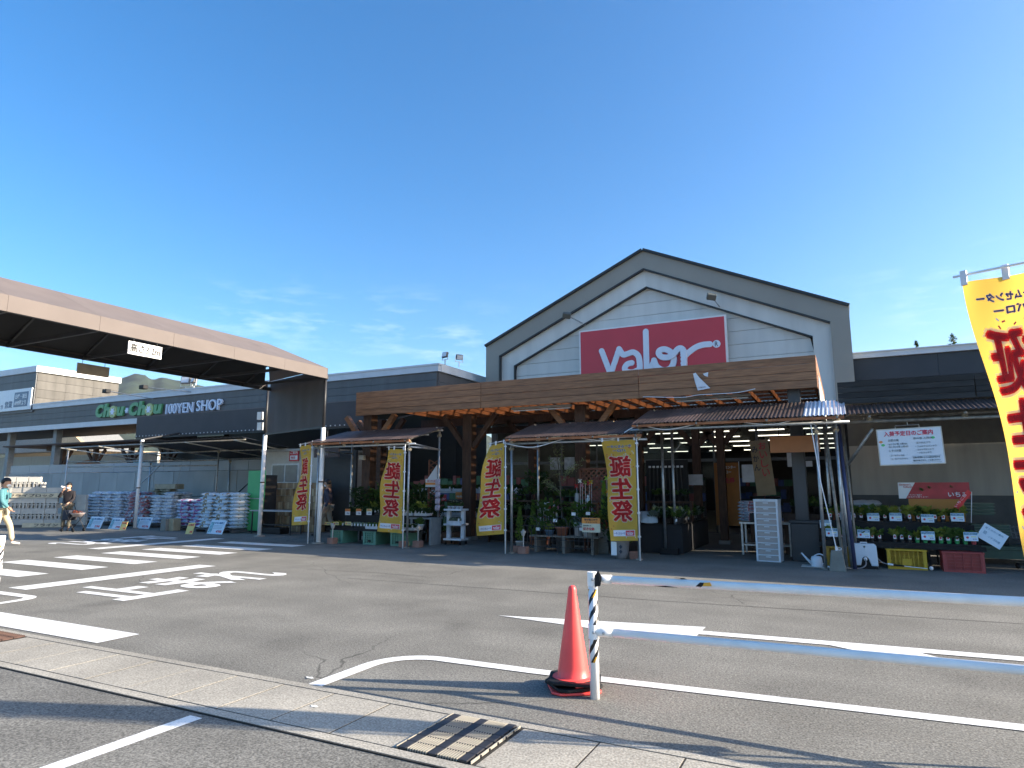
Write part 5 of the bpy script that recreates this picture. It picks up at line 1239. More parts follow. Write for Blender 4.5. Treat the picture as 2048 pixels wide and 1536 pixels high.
# black step stand with two shelves
ss = thing('step_stand', 'black two step plant stand under the whiteboard', 'plant stand', (0, 0, 0))
MB().box(-.45, 2.1, 14.42, 14.95, .44, .475).build('lower_shelf', BLACK, ss, bevel=.004); MB().box(-.45, 2.02, 14.95, 15.4, .80, .835).build('upper_shelf', BLACK, ss, bevel=.004)
for x in (-.42, .62, 1.3, 2.05):
    MB().box(x - .12, x + .12, 14.425, 14.44, .36, .44).build('front_panel', BLACK, ss); MB().box(x - .02, x + .02, 14.5, 14.54, .0, .44).build('leg', BLACK, ss); MB().box(x - .02, x + .02, 15.3, 15.34, .0, .8).build('leg', BLACK, ss)
MB().box(-.45, 2.1, 14.96, 14.98, .48, .80).build('riser', BLACK, ss); MB().box(-.45, 2.1, 14.43, 14.45, .37, .44).build('front_rail', BLACK, ss)
for i in range(20):
    x = -.35 + i * .124
    if .55 < x < .66: continue
    m = POTG if x > 1.05 and x < 1.95 else (POTR if x >= 1.95 else POTB)
    seedling(x, 14.53 + rnd.uniform(-.02, .02), .475, m, LG if i % 3 else LY, 'strawberry seedling with a picture tag on the lower step', 'strawberry seedlings on the lower step')
for i in range(17):
    x = -.3 + i * .138
    if .86 < x < 1.02: continue
    seedling(x, 15.05 + rnd.uniform(-.02, .02), .835, POTB, LG if i % 2 else LY, 'strawberry seedling with a picture tag on the upper step', 'strawberry seedlings on the upper step', sc=1.1)
BLUEH = mat('card_header_blue', (.08, .24, .36), .5)
def card(x, y, z, label, w=.21, h=.155, body='イチゴ苗', tilt=0, dull=False):
    t = thing('price_card', label, 'price card', (x, y, z)); t.rotation_euler = (R(-10), R(tilt), 0)
    MB().box(-w / 2, w / 2, -.002, .002, 0, h).build('card', BLUEW, t); MB().box(-w / 2 + .006, w / 2 - .006, -.004, -.002, h * .68, h - .008).build('header', BLUEH, t)
    letters('lettering', body, FR(-w * .4, -.0055, h * .73), w * .8, h * .16, PALE, t, .01, .001); MB().prism([(-w * .25 + .022 * math.cos(a * 1.05), h * .38 + .022 * math.sin(a * 1.05)) for a in range(6)], -.0035, -.002).build('berry_print', REDINK, t)
    MB().box(0, w * .38, -.0035, -.002, h * .42, h * .54).build('yellow_strip', mat('strip_yellow', (.65, .66, .35), .5), t); letters('lettering', '¥198', FR(w * .12, -.0035, h * .14), w * .26, h * .15, NAVY, t, 0, .001)
    return t
for i, (px, py_, Y, who) in enumerate(((1693, 1040, 14.93, 'at the entrance end of the upper step'), (1747, 1042, 14.93, 'second along the upper step'), (1792, 1042, 14.93, 'third along the upper step'), (1856, 1045, 14.93, 'fourth along the upper step below the orange panel'), (1916, 1043, 14.93, 'at the far end of the upper step'),
        (1664, 1073, 14.4, 'behind the concrete weight on the lower step'), (1728, 1076, 14.4, 'above the white sprayer on the lower step'), (1857, 1080, 14.4, 'beside the green pots on the lower step'), (1943, 1082, 14.4, 'at the lower step end above the red crate'), (1652, 1056, 14.6, 'partly behind the pole between the two steps'))):
    x, z = PY(px, py_, Y); card(x, Y, z, 'strawberry price card with blue heading ' + who, body=('イチゴ苗 章姫', 'イチゴ苗 とよのか', 'イチゴ苗 紅ほっぺ')[i % 3])
t = thing('tilted_notice', 'pale blue notice card leaning crooked at the end of the stand', 'notice', (2.28, 14.5, .62)); t.rotation_euler = (R(-10), R(35), 0)
MB().box(-.2, .2, -.002, .002, -.13, .16).build('card', BLUEW, t); letters('lettering', '育て方のご案内', FR(-.16, -.004, .08), .3, .035, BLUEH, t, 0, .001); letters('lettering', '苗', FR(-.15, -.004, -.02), .06, .06, BLUEH, t, 0, .001); letters('lettering', 'イチゴの苗', FR(-.05, -.004, -.05), .2, .04, BLUEH, t, 0, .001)
# banner and orange panel behind
bn = thing('strawberry_banner', 'red strawberry banner with white lettering behind the stand', 'banner', (.96, 15.45, 1.27))
MB().box(0, 1.2, 0, .012, 0, .32).build('board', mat('banner_red', (.42, .03, .04), .4, var=.25, scale=4), bn)
MB().prism([(0, .0), (.12, 0), (.3, .32), (0, .32)], -.003, 0).build('pale_corner', PALE, bn)
for (x, z, s_) in ((.42, .2, .07), (.55, .25, .05), (.92, .27, .04)): link('leaf_print', leafclump(9, .03, .002, .03, s_, 7, .2, .5), mat('print_green', (.08, .16, .04), .5), bn, (x, -.006, z - .06))
letters('lettering', 'いちご', FR(.84, -.004, .04), .33, .1, PALE, bn, .02); letters('lettering', 'Gardener\'s', FR(.02, -.006, .26), .2, .035, REDINK, bn, .01); letters('lettering', 'Collection', FR(.09, -.006, .215), .18, .035, REDINK, bn, .01)
letters('lettering', 'おいしいいちごをご家庭で', FR(.04, -.006, .06), .36, .03, PALE, bn, 0); letters('lettering', 'たのしみながら育てよう！', FR(.04, -.006, .02), .46, .03, PALE, bn, 0)
op = thing('orange_backboard', 'orange board standing under the strawberry banner', 'board', (1.12, 15.42, .835)); MB().box(0, .92, 0, .015, 0, .43).build('board', mat('orange_board', (.45, .2, .04), .6, var=.06), op); MB().bar((.4, .02, -.83), (.4, .02, 0), .03).build('support', BLACK, op)
pn = thing('red_pennant', 'small red pennant on a white stick at the end of the stand', 'pennant', (2.08, 15.1, .835)); MB().tube([(0, 0, 0), (.06, 0, .58)], .006, 6).build('stick', PLASTIC_W, pn); mb = MB(); mb.add([(.06, -.004, .56), (.0, -.01, .62), (-.26, -.02, .28), (-.17, -.01, .24)], [(0, 1, 2, 3)]); mb.build('pennant_cloth', mat('pennant_red', (.7, .04, .04), .5), pn); letters('lettering', 'いちご苗', Matrix.Translation((-.21, -.024, .28)) @ Matrix.Rotation(R(-52), 4, 'Y') @ FR(0, 0, 0), .3, .05, PALE, pn, 0, .001)
for k in range(9):
    tag(link('sack', BAGS[k % 4], mat('grey_sack', (.4, .43, .45), .5, rand=.1), None, (.35 + .45 * (k % 2) + rnd.uniform(-.05, .05) + (.25 if k < 6 else 0), 15.95, .55 + (k // 2) * .135), (0, 0, rnd.uniform(-.08, .08))), 'grey sack stacked behind the strawberry stand', 'sack', 'grey sacks behind the strawberry stand')
tag(MB().box(.1, 1.4, 15.7, 16.3, .01, .54).build('sack_platform', BLACK), 'dark platform under the grey sacks', 'platform')
# heather row on upper step rear
hr = thing('heather_box', 'yellow green heather growing in a box behind the upper step', 'plant', (.62, 15.62, .86)); MB().box(-.4, .4, -.1, .1, 0, .12).build('planter', POTB, hr); link('heather', leafclump(420, .38, .1, .14, .05, 33, 1.2, .15), LY, hr, (0, 0, .1)); MB().box(-.35, .35, -.08, .08, -.86, 0).build('stand', BLACK, hr)
for (x, nm) in ((-.28, 'nearer the pole'), (-.1, 'further from the pole')):
    t = thing('terracotta_pot', 'terracotta pot with a dark shrub on the upper step ' + nm, 'plant', (x, 15.12, .84)); MB().lathe([(.06, 0), (.085, .15), (.095, .15), (.095, .18), (.08, .18), (.075, .14)], 14).build('pot', mat('terracotta', (.42, .14, .07), .8, var=.12), t, True); link('leaves', CLUMPS[1], LD, t, (0, 0, .16), None, 1.6)
# crates
def crate(label, x0, x1, y0, y1, h, m, style):
    t = thing('plastic_crate', label, 'crate', ((x0 + x1) / 2, y0, 0)); w = (x1 - x0) / 2; d = y1 - y0
    MB().box(-w, w, 0, d, .0, .015).build('floor', m, t); MB().box(-w, -w + .015, .016, d, .016, h).build('side', m, t); MB().box(w - .015, w, .016, d, .016, h).build('side', m, t); MB().box(-w + .016, w - .016, d - .015, d, .016, h).build('rear', m, t)
    MB().box(-w - .012, w + .012, -.014, d + .01, h - .028, h).build('rim', m, t, bevel=.004) if style != 'open' else None
    MB().box(-w, w, -.006, .014, .0, .045).build('front_rail', m, t)
    MB().box(-w, -w + .06, -.006, .014, .046, h - .03).build('front_post', m, t); MB().box(w - .06, w, -.006, .014, .046, h - .03).build('front_post', m, t)
    ins = w - .06
    MB().box(-ins, ins, .024, .03, .046, h - .03).build('front_panel', m, t) if style in ('green', 'red') else None
    nx, nz_ = (7, 3) if style == 'yellow' else (4, 5)
    for i in range(1, nx): x = -ins + 2 * ins * i / nx; MB().box(x - .006, x + .006, -.004, .024 if style != 'yellow' else .01, .046, h - .03).build('rib', m, t)
    for j in range(1, nz_): z = .046 + (h - .076) * j / nz_; MB().box(-ins, ins, -.0035, .0235 if style != 'yellow' else .0095, z - .006, z + .006).build('rib', m, t)
    if style == 'green': MB().box(-.05, .05, -.008, .0, .07, .12).build('hand_hole_shade', BLACK, t)  # raised black patch paints the shade of an opening; nothing is cut
    if style == 'yellow':
        MB().box(-ins * .3, ins * .3, -.007, .011, .08, .19).build('name_panel', m, t)
        k = 0
        for i in range(nx):
            for j in range(nz_):
                xc = -ins + 2 * ins * (i + .5) / nx; zc = .046 + (h - .076) * (j + .5) / nz_; a = ins / nx * .8
                MB().bar((xc - a, .003, zc - .035), (xc + a, .003, zc + .035), .006, .006).build('mesh_bar', m, t); MB().bar((xc - a, .003, zc + .035), (xc + a, .003, zc - .035), .006, .006).build('mesh_bar', m, t)
    return t
crate('yellow plastic crate under the strawberry stand', .61, 1.24, 14.30, 14.7, .36, mat('crate_yellow', (.55, .34, .02), .45, var=.08), 'yellow')
crate('red plastic crate under the far end of the strawberry stand', 1.48, 2.1, 14.25, 14.7, .355, mat('crate_red', (.35, .055, .05), .5, var=.08), 'red')
crate('amber plastic crate behind the concrete weight', -.42, .0, 14.35, 14.7, .36, mat('crate_amber', (.36, .2, .02), .5), 'yellow')
# sprayer
sp_ = thing('battery_sprayer', 'white backpack sprayer tank with a grey hose and lance', 'sprayer', (.24, 14.05, 0))
MB().prism([(-.205, .06), (-.2, .42), (-.175, .455), (.165, .455), (.2, .42), (.21, .055), (.10, .055), (.055, .19), (.03, .22), (-.02, .22), (-.045, .19), (-.075, .06)], 0, .17).build('tank', mat('sprayer_white', (.66, .72, .78), .3, var=.03), sp_, bevel=.012)
MB().box(-.2, .2, .01, .18, 0, .055).build('base', BLACK, sp_, bevel=.01); MB().box(-.09, .12, .02, .1, .056, .2).build('recess', BLACK, sp_); MB().tube([(-.06, .08, .455), (-.06, .08, .475), (.05, .08, .475), (.05, .08, .455)], .01, 6).build('handle', PLASTIC_W, sp_); MB().lathe([(.018, -.004), (.018, .0)], 10, Matrix.Translation((0, 0, .40)) @ Matrix.Rotation(R(90), 4, 'X')).build('badge', INK, sp_)
MB().lathe([(.03, 0), (.03, .03), (.02, .05)], 12, Matrix.Translation((.005, .02, .185)) @ Matrix.Rotation(R(110), 4, 'X')).build('outlet', PLASTIC_W, sp_)
MB().tube(smooth([Vector(p) for p in ((.005, -.02, .18), (.0, -.08, .08), (-.1, -.12, .02), (-.32, -.14, .015), (-.5, -.12, .02))], 8), .011, 8).build('hose', mat('hose_grey', (.25, .24, .25), .5), sp_, True); MB().box(-.66, -.5, -.14, -.1, .005, .03).build('grip', PLASTIC_W, sp_, bevel=.01)
MB().tube(smooth([Vector(p) for p in ((.2, .1, .2), (.28, .1, .12), (.36, .08, .1))], 6), .01, 8).build('hose', _mats['hose_grey'], sp_, True); MB().tube([(.36, .08, .10), (.45, .08, .09)], .018, 8).build('grip', PLASTIC_W, sp_); MB().tube([(.45, .08, .09), (.62, .08, .075)], .014, 8).build('grip', BLACK, sp_); MB().tube([(.62, .08, .075), (.98, .08, .05)], .007, 8).build('lance', PLASTIC_W, sp_)
MB().lathe([(.0, -.035), (.025, -.025), (.035, 0), (.025, .025), (0, .035)], 10, Matrix.Translation((1.04, .08, .06))).build('nozzle', PLASTIC_W, sp_, True)
# concrete weight with rope
cwt = thing('concrete_weight', 'grey concrete flag weight with a tied white rope', 'weight', (-.22, 13.5, 0))
MB().add([(-.14, -.12, 0), (.14, -.12, 0), (.14, .12, 0), (-.14, .12, 0), (-.09, -.08, .36), (.09, -.08, .36), (.09, .08, .36), (-.09, .08, .36)], [(3, 2, 1, 0), (4, 5, 6, 7), (0, 1, 5, 4), (1, 2, 6, 5), (2, 3, 7, 6), (3, 0, 4, 7)]).build('block', mat('weight_concrete', (.2, .2, .175), .9, var=.12, bump=.3), cwt, bevel=.01)
MB().tube([(0, 0, .36), (0, 0, .43)], .02, 8).build('hook', PLASTIC_W, cwt); MB().tube([(.0, 0, .40), (-.18, .05, 1.6), (-.28, .08, 2.7)], .01, 6).build('rope', PLASTIC_W, cwt)
MB().tube([(.05 + .035 * math.cos(a * .7), 0, .39 + .02 * math.sin(a * .7)) for a in range(10)], .008, 6).build('rope_knot', PLASTIC_W, cwt)
# green trays, shopping cart
gt = []
for k in range(8):
    t = thing('green_tray', 'dark green plastic tray in the stack behind the red pennant', 'tray', (2.3 if k > 3 else 2.52, 16.0, (.55 + (k - 0) * .055) if k < 4 else (.95 + (k - 4) * .06)), 0, 'green trays behind the stand'); MB().box(-.3, .3, 0, .4, 0, .035).build('base', mat('tray_green', (.05, .1, .07), .5, rand=.15), t); MB().box(-.32, .32, -.02, .42, .035, .05).build('rim', mat('tray_rim', (.1, .16, .12), .4), t)
t = thing('green_bench', 'low dark green bench at the end of the strawberry stand', 'bench', (2.75, 15.9, 0)); MB().box(-.6, .7, 0, .6, .28, .36).build('top', _mats['tray_green'], t, bevel=.01); MB().box(-.6, .7, -.01, .0, .12, .28).build('apron', _mats['tray_green'], t); [MB().box(x, x + .06, .05, .1, 0, .28).build('leg', _mats['tray_green'], t) for x in (-.55, .6)]
tag(MB().box(2.2, 2.8, 16.1, 16.5, .37, .55).build('tray_riser', BLACK), 'dark riser under the stack of green trays', 'platform')
ct = thing('shopping_cart', 'grey shopping cart beside the big flag', 'shopping cart', (3.05, 15.0, 0), R(20))
STW = mat('cart_wire', (.2, .21, .22), .4, .6)
for x in (-.2, .2):
    MB().tube([(x, -.25, .12), (x, .0, .5), (x, -.2, .95)], .014, 8).build('side_frame', STW, ct, True); MB().tube([(x, -.25, .12), (x, .35, .12)], .014, 8).build('base_tube', STW, ct, True)
    for y in (-.25, .35): MB().lathe([(.05, -.015), (.055, 0), (.05, .015)], 12, Matrix.Translation((x, y, .06)) @ Matrix.Rotation(R(90), 4, 'Y')).build('wheel', BLACK, ct)
for i in range(7): MB().tube([(-.2 + i * .067, .0, .5), (-.2 + i * .067, .4, .55), (-.2 + i * .067, .45, .78)], .005, 5).build('basket_wire', STW, ct)
for z in (.52, .62, .72): MB().tube([(-.2, -.05, z), (-.22, .43, z + .04), (.22, .43, z + .04), (.2, -.05, z)], .005, 5).build('basket_hoop', STW, ct)
MB().tube([(-.22, -.2, .95), (.22, -.2, .95)], .018, 8).build('handle', BLACK, ct)

# ================================================================== entrance: drawers, can, bin, table, racks
dr = thing('drawer_tower', 'tall white plastic drawer tower at the entrance', 'drawers', (-1.47, 14.65, 0), R(-6))
PW = mat('drawer_frame', (.62, .66, .7), .35); DRW = sheer('frosted_drawer', (.42, .38, .36), .15, .35)
for x in (-.235, .195): MB().box(x, x + .04, -.17, .17, .0, 1.235).build('side_post', PW, dr, bevel=.004)
for k in range(11): MB().box(-.195, .195, -.165, .165, k * .12, k * .12 + .022).build('shelf', PW, dr)
for k in range(10):
    z = k * .12 + .026; d_ = MB().box(-.19, .19, -.16, .14, z, z + .088).build('drawer', DRW, dr); MB().box(-.05, .05, -.168, -.16, z + .06, z + .08).build('handle', PW, d_)
MB().box(-.24, .24, -.18, .18, 1.222, 1.25).build('top', PW, dr, bevel=.005)
wc = thing('watering_can', 'white plastic watering can on the ground at the entrance', 'watering can', (-.58, 14.0, 0), R(180))
CANM = mat('can_white', (.62, .68, .74), .35)
MB().lathe([(.095, 0), (.1, .02), (.1, .15), (.085, .19), (.05, .2)], 18).build('body', CANM, wc, True)
MB().tube([(.08, 0, .05), (.17, 0, .14), (.26, 0, .25)], [.028, .02, .014], 8).build('spout', CANM, wc, True); MB().tube(smooth([Vector(p) for p in ((-.09, 0, .05), (-.15, 0, .1), (-.14, 0, .2), (-.05, 0, .24), (.04, 0, .2))], 5), .012, 8).build('handle', CANM, wc, True)
tag(MB().box(-.85, -.4, 13.85, 14.2, .004, .012).build('floor_mat', mat('pale_mat', (.5, .5, .46), .8)), 'pale mat on the ground under the watering can', 'mat')
bi = thing('grey_bin', 'dark grey lidded storage bin beside the entrance column', 'bin', (-.8, 15.0, 0)); BINM = mat('bin_grey', (.032, .036, .04), .5, var=.08)
MB().box(-.27, .27, -.15, .1, 0, .76).build('body', BINM, bi, bevel=.02); MB().box(-.29, .29, -.17, .12, .76, .82).build('lid', BINM, bi, bevel=.015); MB().box(-.22, .22, -.158, -.15, .1, .66).build('front_panel', BINM, bi)
ob = thing('orange_board', 'plain orange board hanging over the entrance end', 'board', (-.85, 14.5, 2.2)); MB().box(-.48, .46, 0, .02, 0, .33).build('board', mat('rust_orange_board', (.40, .16, .06), .7, var=.07), ob); MB().tube([(-.3, .01, .33), (-.3, .05, .75)], .006, 5).tube([(.3, .01, .33), (.3, .05, .75)], .006, 5).build('hanger', BLACKM, ob)
tt = thing('goods_table', 'steel table stacked with printed bags behind the drawer tower', 'table', (-1.65, 16.1, 0)); MB().box(-.55, .55, -.35, .35, .68, .72).build('top', GALV, tt)
for x in (-.5, .5):
    for y in (-.3, .3): MB().box(x - .02, x + .02, y - .02, y + .02, 0, .68).build('leg', GALV, tt)
MB().box(-.5, .5, -.3, .3, .2, .23).build('under_shelf', GALV, tt)
for k in range(6): tag(link('printed_bag', BAGS[k % 4], BG2, None, (-2.0, 15.95, .73 + k * .075), (0, 0, rnd.uniform(-.1, .1)), (.7, .8, .6)), 'flat printed bag stacked on the table behind the drawers', 'bag', 'printed bags on the table behind the drawers')
bk = thing('shopping_basket', 'black shopping basket on the table beside the drawer tower', 'basket', (-1.72, 15.6, .73)); 
for s_ in (-1, 1): MB().box(-.2, .2, s_ * .13 - .006, s_ * .13 + .006, 0, .2).build('side', BLACK, bk); MB().box(s_ * .2 - .006, s_ * .2 + .006, -.12, .12, 0, .2).build('end', BLACK, bk)
MB().box(-.19, .19, -.12, .12, 0, .01).build('floor', BLACK, bk); MB().tube([(-.19, 0, .2), (-.2, -.2, .22), (.2, -.2, .22), (.19, 0, .2)], .008, 6).build('handle', PLASTIC_W, bk)
for k, (x, y) in enumerate(((-1.95, 17.2), (-1.6, 17.3))):
    t = thing('black_bucket', 'black bucket standing high %s behind the table' % ('to the store side' if k == 0 else 'to the column side'), 'bucket', (x, y, .95)); MB().lathe([(.13, 0), (.17, .3), (.18, .3), (.18, .33), (.16, .33), (.15, .28)], 16).build('body', BLACK, t, True); MB().box(-.17, .17, -.17, .17, -.95, 0).build('stand', DARKWOOD, t)
MB().box(-1.6, -.75, 16.95, 17.05, 0, 0.001) 
# banners inside
t = thing('orange_standing_banner', 'orange banner with the store name inside the entrance', 'banner', (-2.92, 19.0, .45)); MB().box(-.33, .33, 0, .02, 0, 1.72).build('cloth', mat('banner_orange', (.45, .17, .03), .6, var=.08), t); letters('lettering', 'ホームセンター', FR(-.25, -.004, 1.55), .5, .09, PALE, t, .03); letters('lettering', 'バロー', FR(-.12, -.004, 1.42), .25, .09, PALE, t, .03); letters('lettering', '誕生祭', FR(-.22, -.004, 1.15), .44, .16, REDINK, t, .03); MB().tube([(.34, 0, -.45), (.34, 0, 1.75)], .012, 6).build('pole', PLASTIC_W, t)
t = thing('tan_hanging_banner', 'tilted tan banner with red brush lettering inside the entrance', 'banner', (-1.72, 17.2, 1.3)); t.rotation_euler = (0, R(-5), 0); MB().box(-.22, .22, 0, .015, 0, 1.35).build('cloth', mat('banner_tan', (.30, .22, .13), .7, var=.1), t)
for k, ch in enumerate('おいしい'): letters('lettering', ch, FR(-.02, -.004, 1.12 - k * .22), .17, .18, REDINK, t, .01)
for k, ch in enumerate('みかん'): letters('lettering', ch, FR(-.19, -.004, 1.05 - k * .22), .14, .16, INK, t, .01)
MB().tube([(0, 0, 1.35), (0, 0, 2.2)], .008, 6).build('hanger', BLACKM, t)
for k, (x, z, w, h) in enumerate(((-1.25, 2.0, .25, .35), (-.98, 2.0, .3, .14), (-3.9, 1.55, .55, .28), (-2.35, 1.62, .3, .45))):
    tag(MB().box(x, x + w, 17.8, 17.82, z, z + h).build('notice_sheet', mat('pale_notice', (.55, .58, .62), .5)), 'pale notice sheet hanging in the entrance %s' % ('beside the tan banner', 'under the orange board', 'over the seedling rack', 'behind the orange banner')[k], 'notice')
# seedling rack left of the entrance aisle
ra = thing('seedling_bench', 'black cloth covered bench of price tagged plants along the aisle', 'bench', (0, 0, 0)); 
MB().box(-4.35, -3.35, 15.1, 18.2, .62, .66).build('top', BLACK, ra); MB().box(-3.36, -3.34, 15.1, 18.2, .02, .62).build('cloth', mat('black_cloth', (.02, .02, .022), .9), ra); MB().box(-4.35, -3.36, 15.09, 15.11, .02, .62).build('cloth', _mats['black_cloth'], ra)
for i in range(12):
    y = 15.25 + i * .24
    for j in range(3): seedling(-3.5 - j * .26, y, .66, POTB, (LG, LD, LS)[(i + j) % 3], 'small potted plant with a white price tag on the aisle bench', 'plants on the aisle bench', CLUMPS, TAGW, 1.5, False, j == 0)
t = thing('black_planter', 'empty black planter box around a canopy pole foot', 'planter', (-3.62, 15.02, 0)); 
for a in ((-.2, .2, -.1, -.085), (-.2, .2, .085, .1)): MB().box(a[0], a[1], a[2], a[3], .015, .14).build('side', BLACK, t)
for a in ((-.2, -.185), (.185, .2)): MB().box(a[0], a[1], -.085, .085, .015, .14).build('end', BLACK, t)
MB().box(-.2, .2, -.1, .1, .003, .015).build('floor', BLACK, t)
hg = thing('tool_rack', 'dark rack of hanging tools beside the aisle bench', 'rack', (-4.2, 17.0, 0)); MB().box(-.5, .6, .2, .25, 0, 2.2).build('back_panel', BLACK, hg)
for i in range(9): MB().tube([(-.4 + i * .11, .1, .8), (-.38 + i * .1, .15, 2.0)], .014, 6).build('tool_handle', BLACKM, hg); MB().box(-.41 + i * .105, -.35 + i * .105, .13, .16, 2.0, 2.05).build('hang_tag', TAGW, hg)
for k, (x, y, z) in enumerate(((-4.15, 15.3, .68), (-4.3, 15.7, .68))): tag(link('clear_bag', BAGS[k], mat('clear_film', (.5, .58, .62), .2), None, (x, y, z + .05), (R(35), 0, .3), (.6, .9, 1.2)), 'crumpled clear film bag at the %s of the aisle bench' % ('front' if k == 0 else 'middle'), 'bag')
# ================================================================== centre display with olive tree
lt = thing('trellis', 'brown wooden lattice panel behind the olive tree display', 'lattice', (-5.15, 15.0, .55))
LAT = mat('lattice_brown', (.16, .055, .03), .65, var=.15)
Wl, Hl = 1.15, 1.38
for a, b in (((-Wl / 2, 0, 0), (-Wl / 2, 0, Hl)), ((Wl / 2, 0, 0), (Wl / 2, 0, Hl)), ((-Wl / 2, 0, 0), (Wl / 2, 0, 0)), ((-Wl / 2, 0, Hl), (Wl / 2, 0, Hl))): MB().bar(a, b, .05, .05).build('frame', LAT, lt)
s = -Hl
while s < Wl:
    for sg, yy in ((1, -.006), (-1, .006)):
        x0, x1 = max(0, s), min(Wl, s + Hl); 
        if x1 - x0 > .05:
            z0, z1 = x0 - s, x1 - s
            if sg < 0: z0, z1 = Hl - z0, Hl - z1
            MB().bar((x0 - Wl / 2, yy, z0), (x1 - Wl / 2, yy, z1), .011, .032).build('slat', LAT, lt)
    s += .13
for x in (-.5, .5): MB().bar((x, .05, -.55), (x, .05, .2), .04, .04).build('leg', LAT, lt)
l2 = thing('lattice_post', 'narrow brown lattice strip behind the second canopy pole', 'lattice', (-10.1, 15.2, .95))
for x in (-.17, .17): MB().bar((x, 0, -.94), (x, 0, 1.3), .04, .04).build('frame', LAT, l2)
for i in range(9):
    MB().bar((-.17, -.006, i * .14), (.17, -.006, .18 + i * .14), .01, .03).build('slat', LAT, l2); MB().bar((-.17, .006, .18 + i * .14), (.17, .006, i * .14), .01, .03).build('slat', LAT, l2)
tag(MB().prism([(-10.25, 1.72), (-9.95, 2.1), (-9.95, 1.72)], 15.1, 15.12).build('folded_leaflet', FLAGPALE), 'white and red leaflet corner on the narrow lattice strip', 'leaflet')
t = thing('leaflet_board', 'white leaflet board under the folded leaflet', 'notice', (-10.1, 15.08, 1.5)); MB().box(-.2, .2, 0, .015, 0, .22).build('board', FLAGPALE, t); MB().box(-.2, .2, -.004, 0, .06, .12).build('orange_band', CARDO, t); letters('lettering', '花の苗', FR(-.15, -.004, .135), .3, .06, REDINK, t)

# olive tree
ol = thing('olive_tree', 'slender olive tree with sparse grey green leaves', 'tree', (-6.12, 14.75, 0))
rr = random.Random(4); BARK = mat('olive_bark', (.14, .12, .09), .85, var=.2)
MB().lathe([(.12, 0), (.16, .3), (.17, .3), (.17, .33), (.15, .33), (.14, .28)], 14).build('pot', mat('pot_grey', (.2, .2, .2), .7), ol, True)
trunk = [(0, 0, .3), (.01, 0, .8), (-.03, .01, 1.3), (-.04, 0, 1.7), (-.1, 0, 2.2)]
mb = MB().tube(trunk, [.02, .017, .014, .011, .006], 6); tips = []
for (z, dx, dz) in ((1.3, -.35, .35), (1.5, .3, .4), (1.55, -.25, .65), (1.7, .45, .35), (1.7, .15, .75), (1.8, -.15, .8), (1.6, .55, .55), (1.4, -.5, .2)):
    st = Vector((-.03, 0, z)); e = st + Vector((dx, rr.uniform(-.2, .2), dz)); mb.tube([st, st.lerp(e, .5) + Vector((0, 0, .05)), e], [.007, .005, .002], 5); tips.append((st, e))
mb.build('trunk', BARK, ol)
lf = MB()
for st, e in tips:
    for k in range(60):
        f = rr.uniform(.3, 1.05); c = st.lerp(e, f) + Vector((rr.gauss(0, .03), rr.gauss(0, .03), rr.gauss(0, .03))); d = Vector((rr.uniform(-1, 1), rr.uniform(-1, 1), rr.uniform(-.3, 1))).normalized(); L = rr.uniform(.045, .075); s_ = d.cross(Vector((rr.uniform(-1, 1), rr.uniform(-1, 1), .3))).normalized() * L * .14
        lf.add([c, c + d * L * .5 + s_, c + d * L, c + d * L * .5 - s_], [(0, 1, 2, 3)])
lf.build('crown', leafmat('olive_leaf', (.24, .29, .17)), ol)

# low iron border fence
fe = thing('iron_fence', 'low black arched iron border fence before the potted plants', 'fence', (-6.75, 13.82, 0))
for k in range(17):
    x = .05 + k * .105; MB().tube([(x, 0, .1), (x, 0, .62)], .006, 6).build('bar', BLACKM, fe)
for k in range(5):
    c = .25 + k * .37; MB().tube([(c + .16 * math.cos(a * math.pi / 10), -.012, .62 + .22 * math.sin(a * math.pi / 10)) for a in range(11)], .008, 6).build('arch', BLACKM, fe)
for z in (.16, .32, .62): MB().tube([(0, -.014, z), (1.78, -.014, z)], .007, 6).build('rail', BLACKM, fe)
for x in (.02, .9, 1.76): MB().tube([(x, 0, 0), (x, 0, .2)], .008, 6).build('stake', BLACKM, fe)
# slatted bench under pots
pbn = thing('slatted_bench', 'weathered slatted bench under the potted plants', 'bench', (-5.85, 14.45, 0))
GW = mat('grey_wood', (.2, .18, .15), .8, var=.2, streak=(1, 8, 8))
for i in range(5): MB().box(-.85, .85, -.32 + i * .13, -.22 + i * .13, .36, .385).build('slat', GW, pbn)
for x in (-.7, 0, .7): MB().box(x - .03, x + .03, -.28, .28, .0, .36).build('trestle', GW, pbn)
def potplant(x, y, z, pr, ph, pm, leafm, label, clump=None, sc=1, flower=None, nf=0, group=None, square=False):
    t = thing('potted_plant', label, 'plant', (x, y, z), rnd.uniform(0, 6), group)
    MB().lathe([(pr * .7, 0), (pr * .95, ph * .85), (pr * 1.06, ph * .86), (pr * 1.06, ph), (pr * .92, ph), (pr * .88, ph * .8)], 14).build('pot', pm, t, True)
    link('leaves', clump or rnd.choice(CLUMPS), leafm, t, (0, 0, ph * .9), None, sc)
    if flower:
        mb = MB()
        for k in range(nf):
            a = rnd.uniform(0, 6.28); q = rnd.uniform(.2, 1) * pr * 1.3; c = Vector((q * math.cos(a), q * math.sin(a), ph + sc * .09 + rnd.uniform(0, .06)))
            for j in range(6):
                b = j * 1.047; d = Vector((math.cos(b), math.sin(b), .35)) * .03; e_ = Vector((-math.sin(b), math.cos(b), 0)) * .014; mb.add([c, c + d * .6 + e_, c + d, c + d * .6 - e_], [(0, 1, 2, 3)])
        mb.build('flowers', flower, t)
    return t
TERR = mat('terracotta2', (.36, .13, .075), .8, var=.12); POTW = mat('pot_white', (.55, .57, .58), .5); POTGR = mat('pot_slate', (.12, .13, .14), .6)
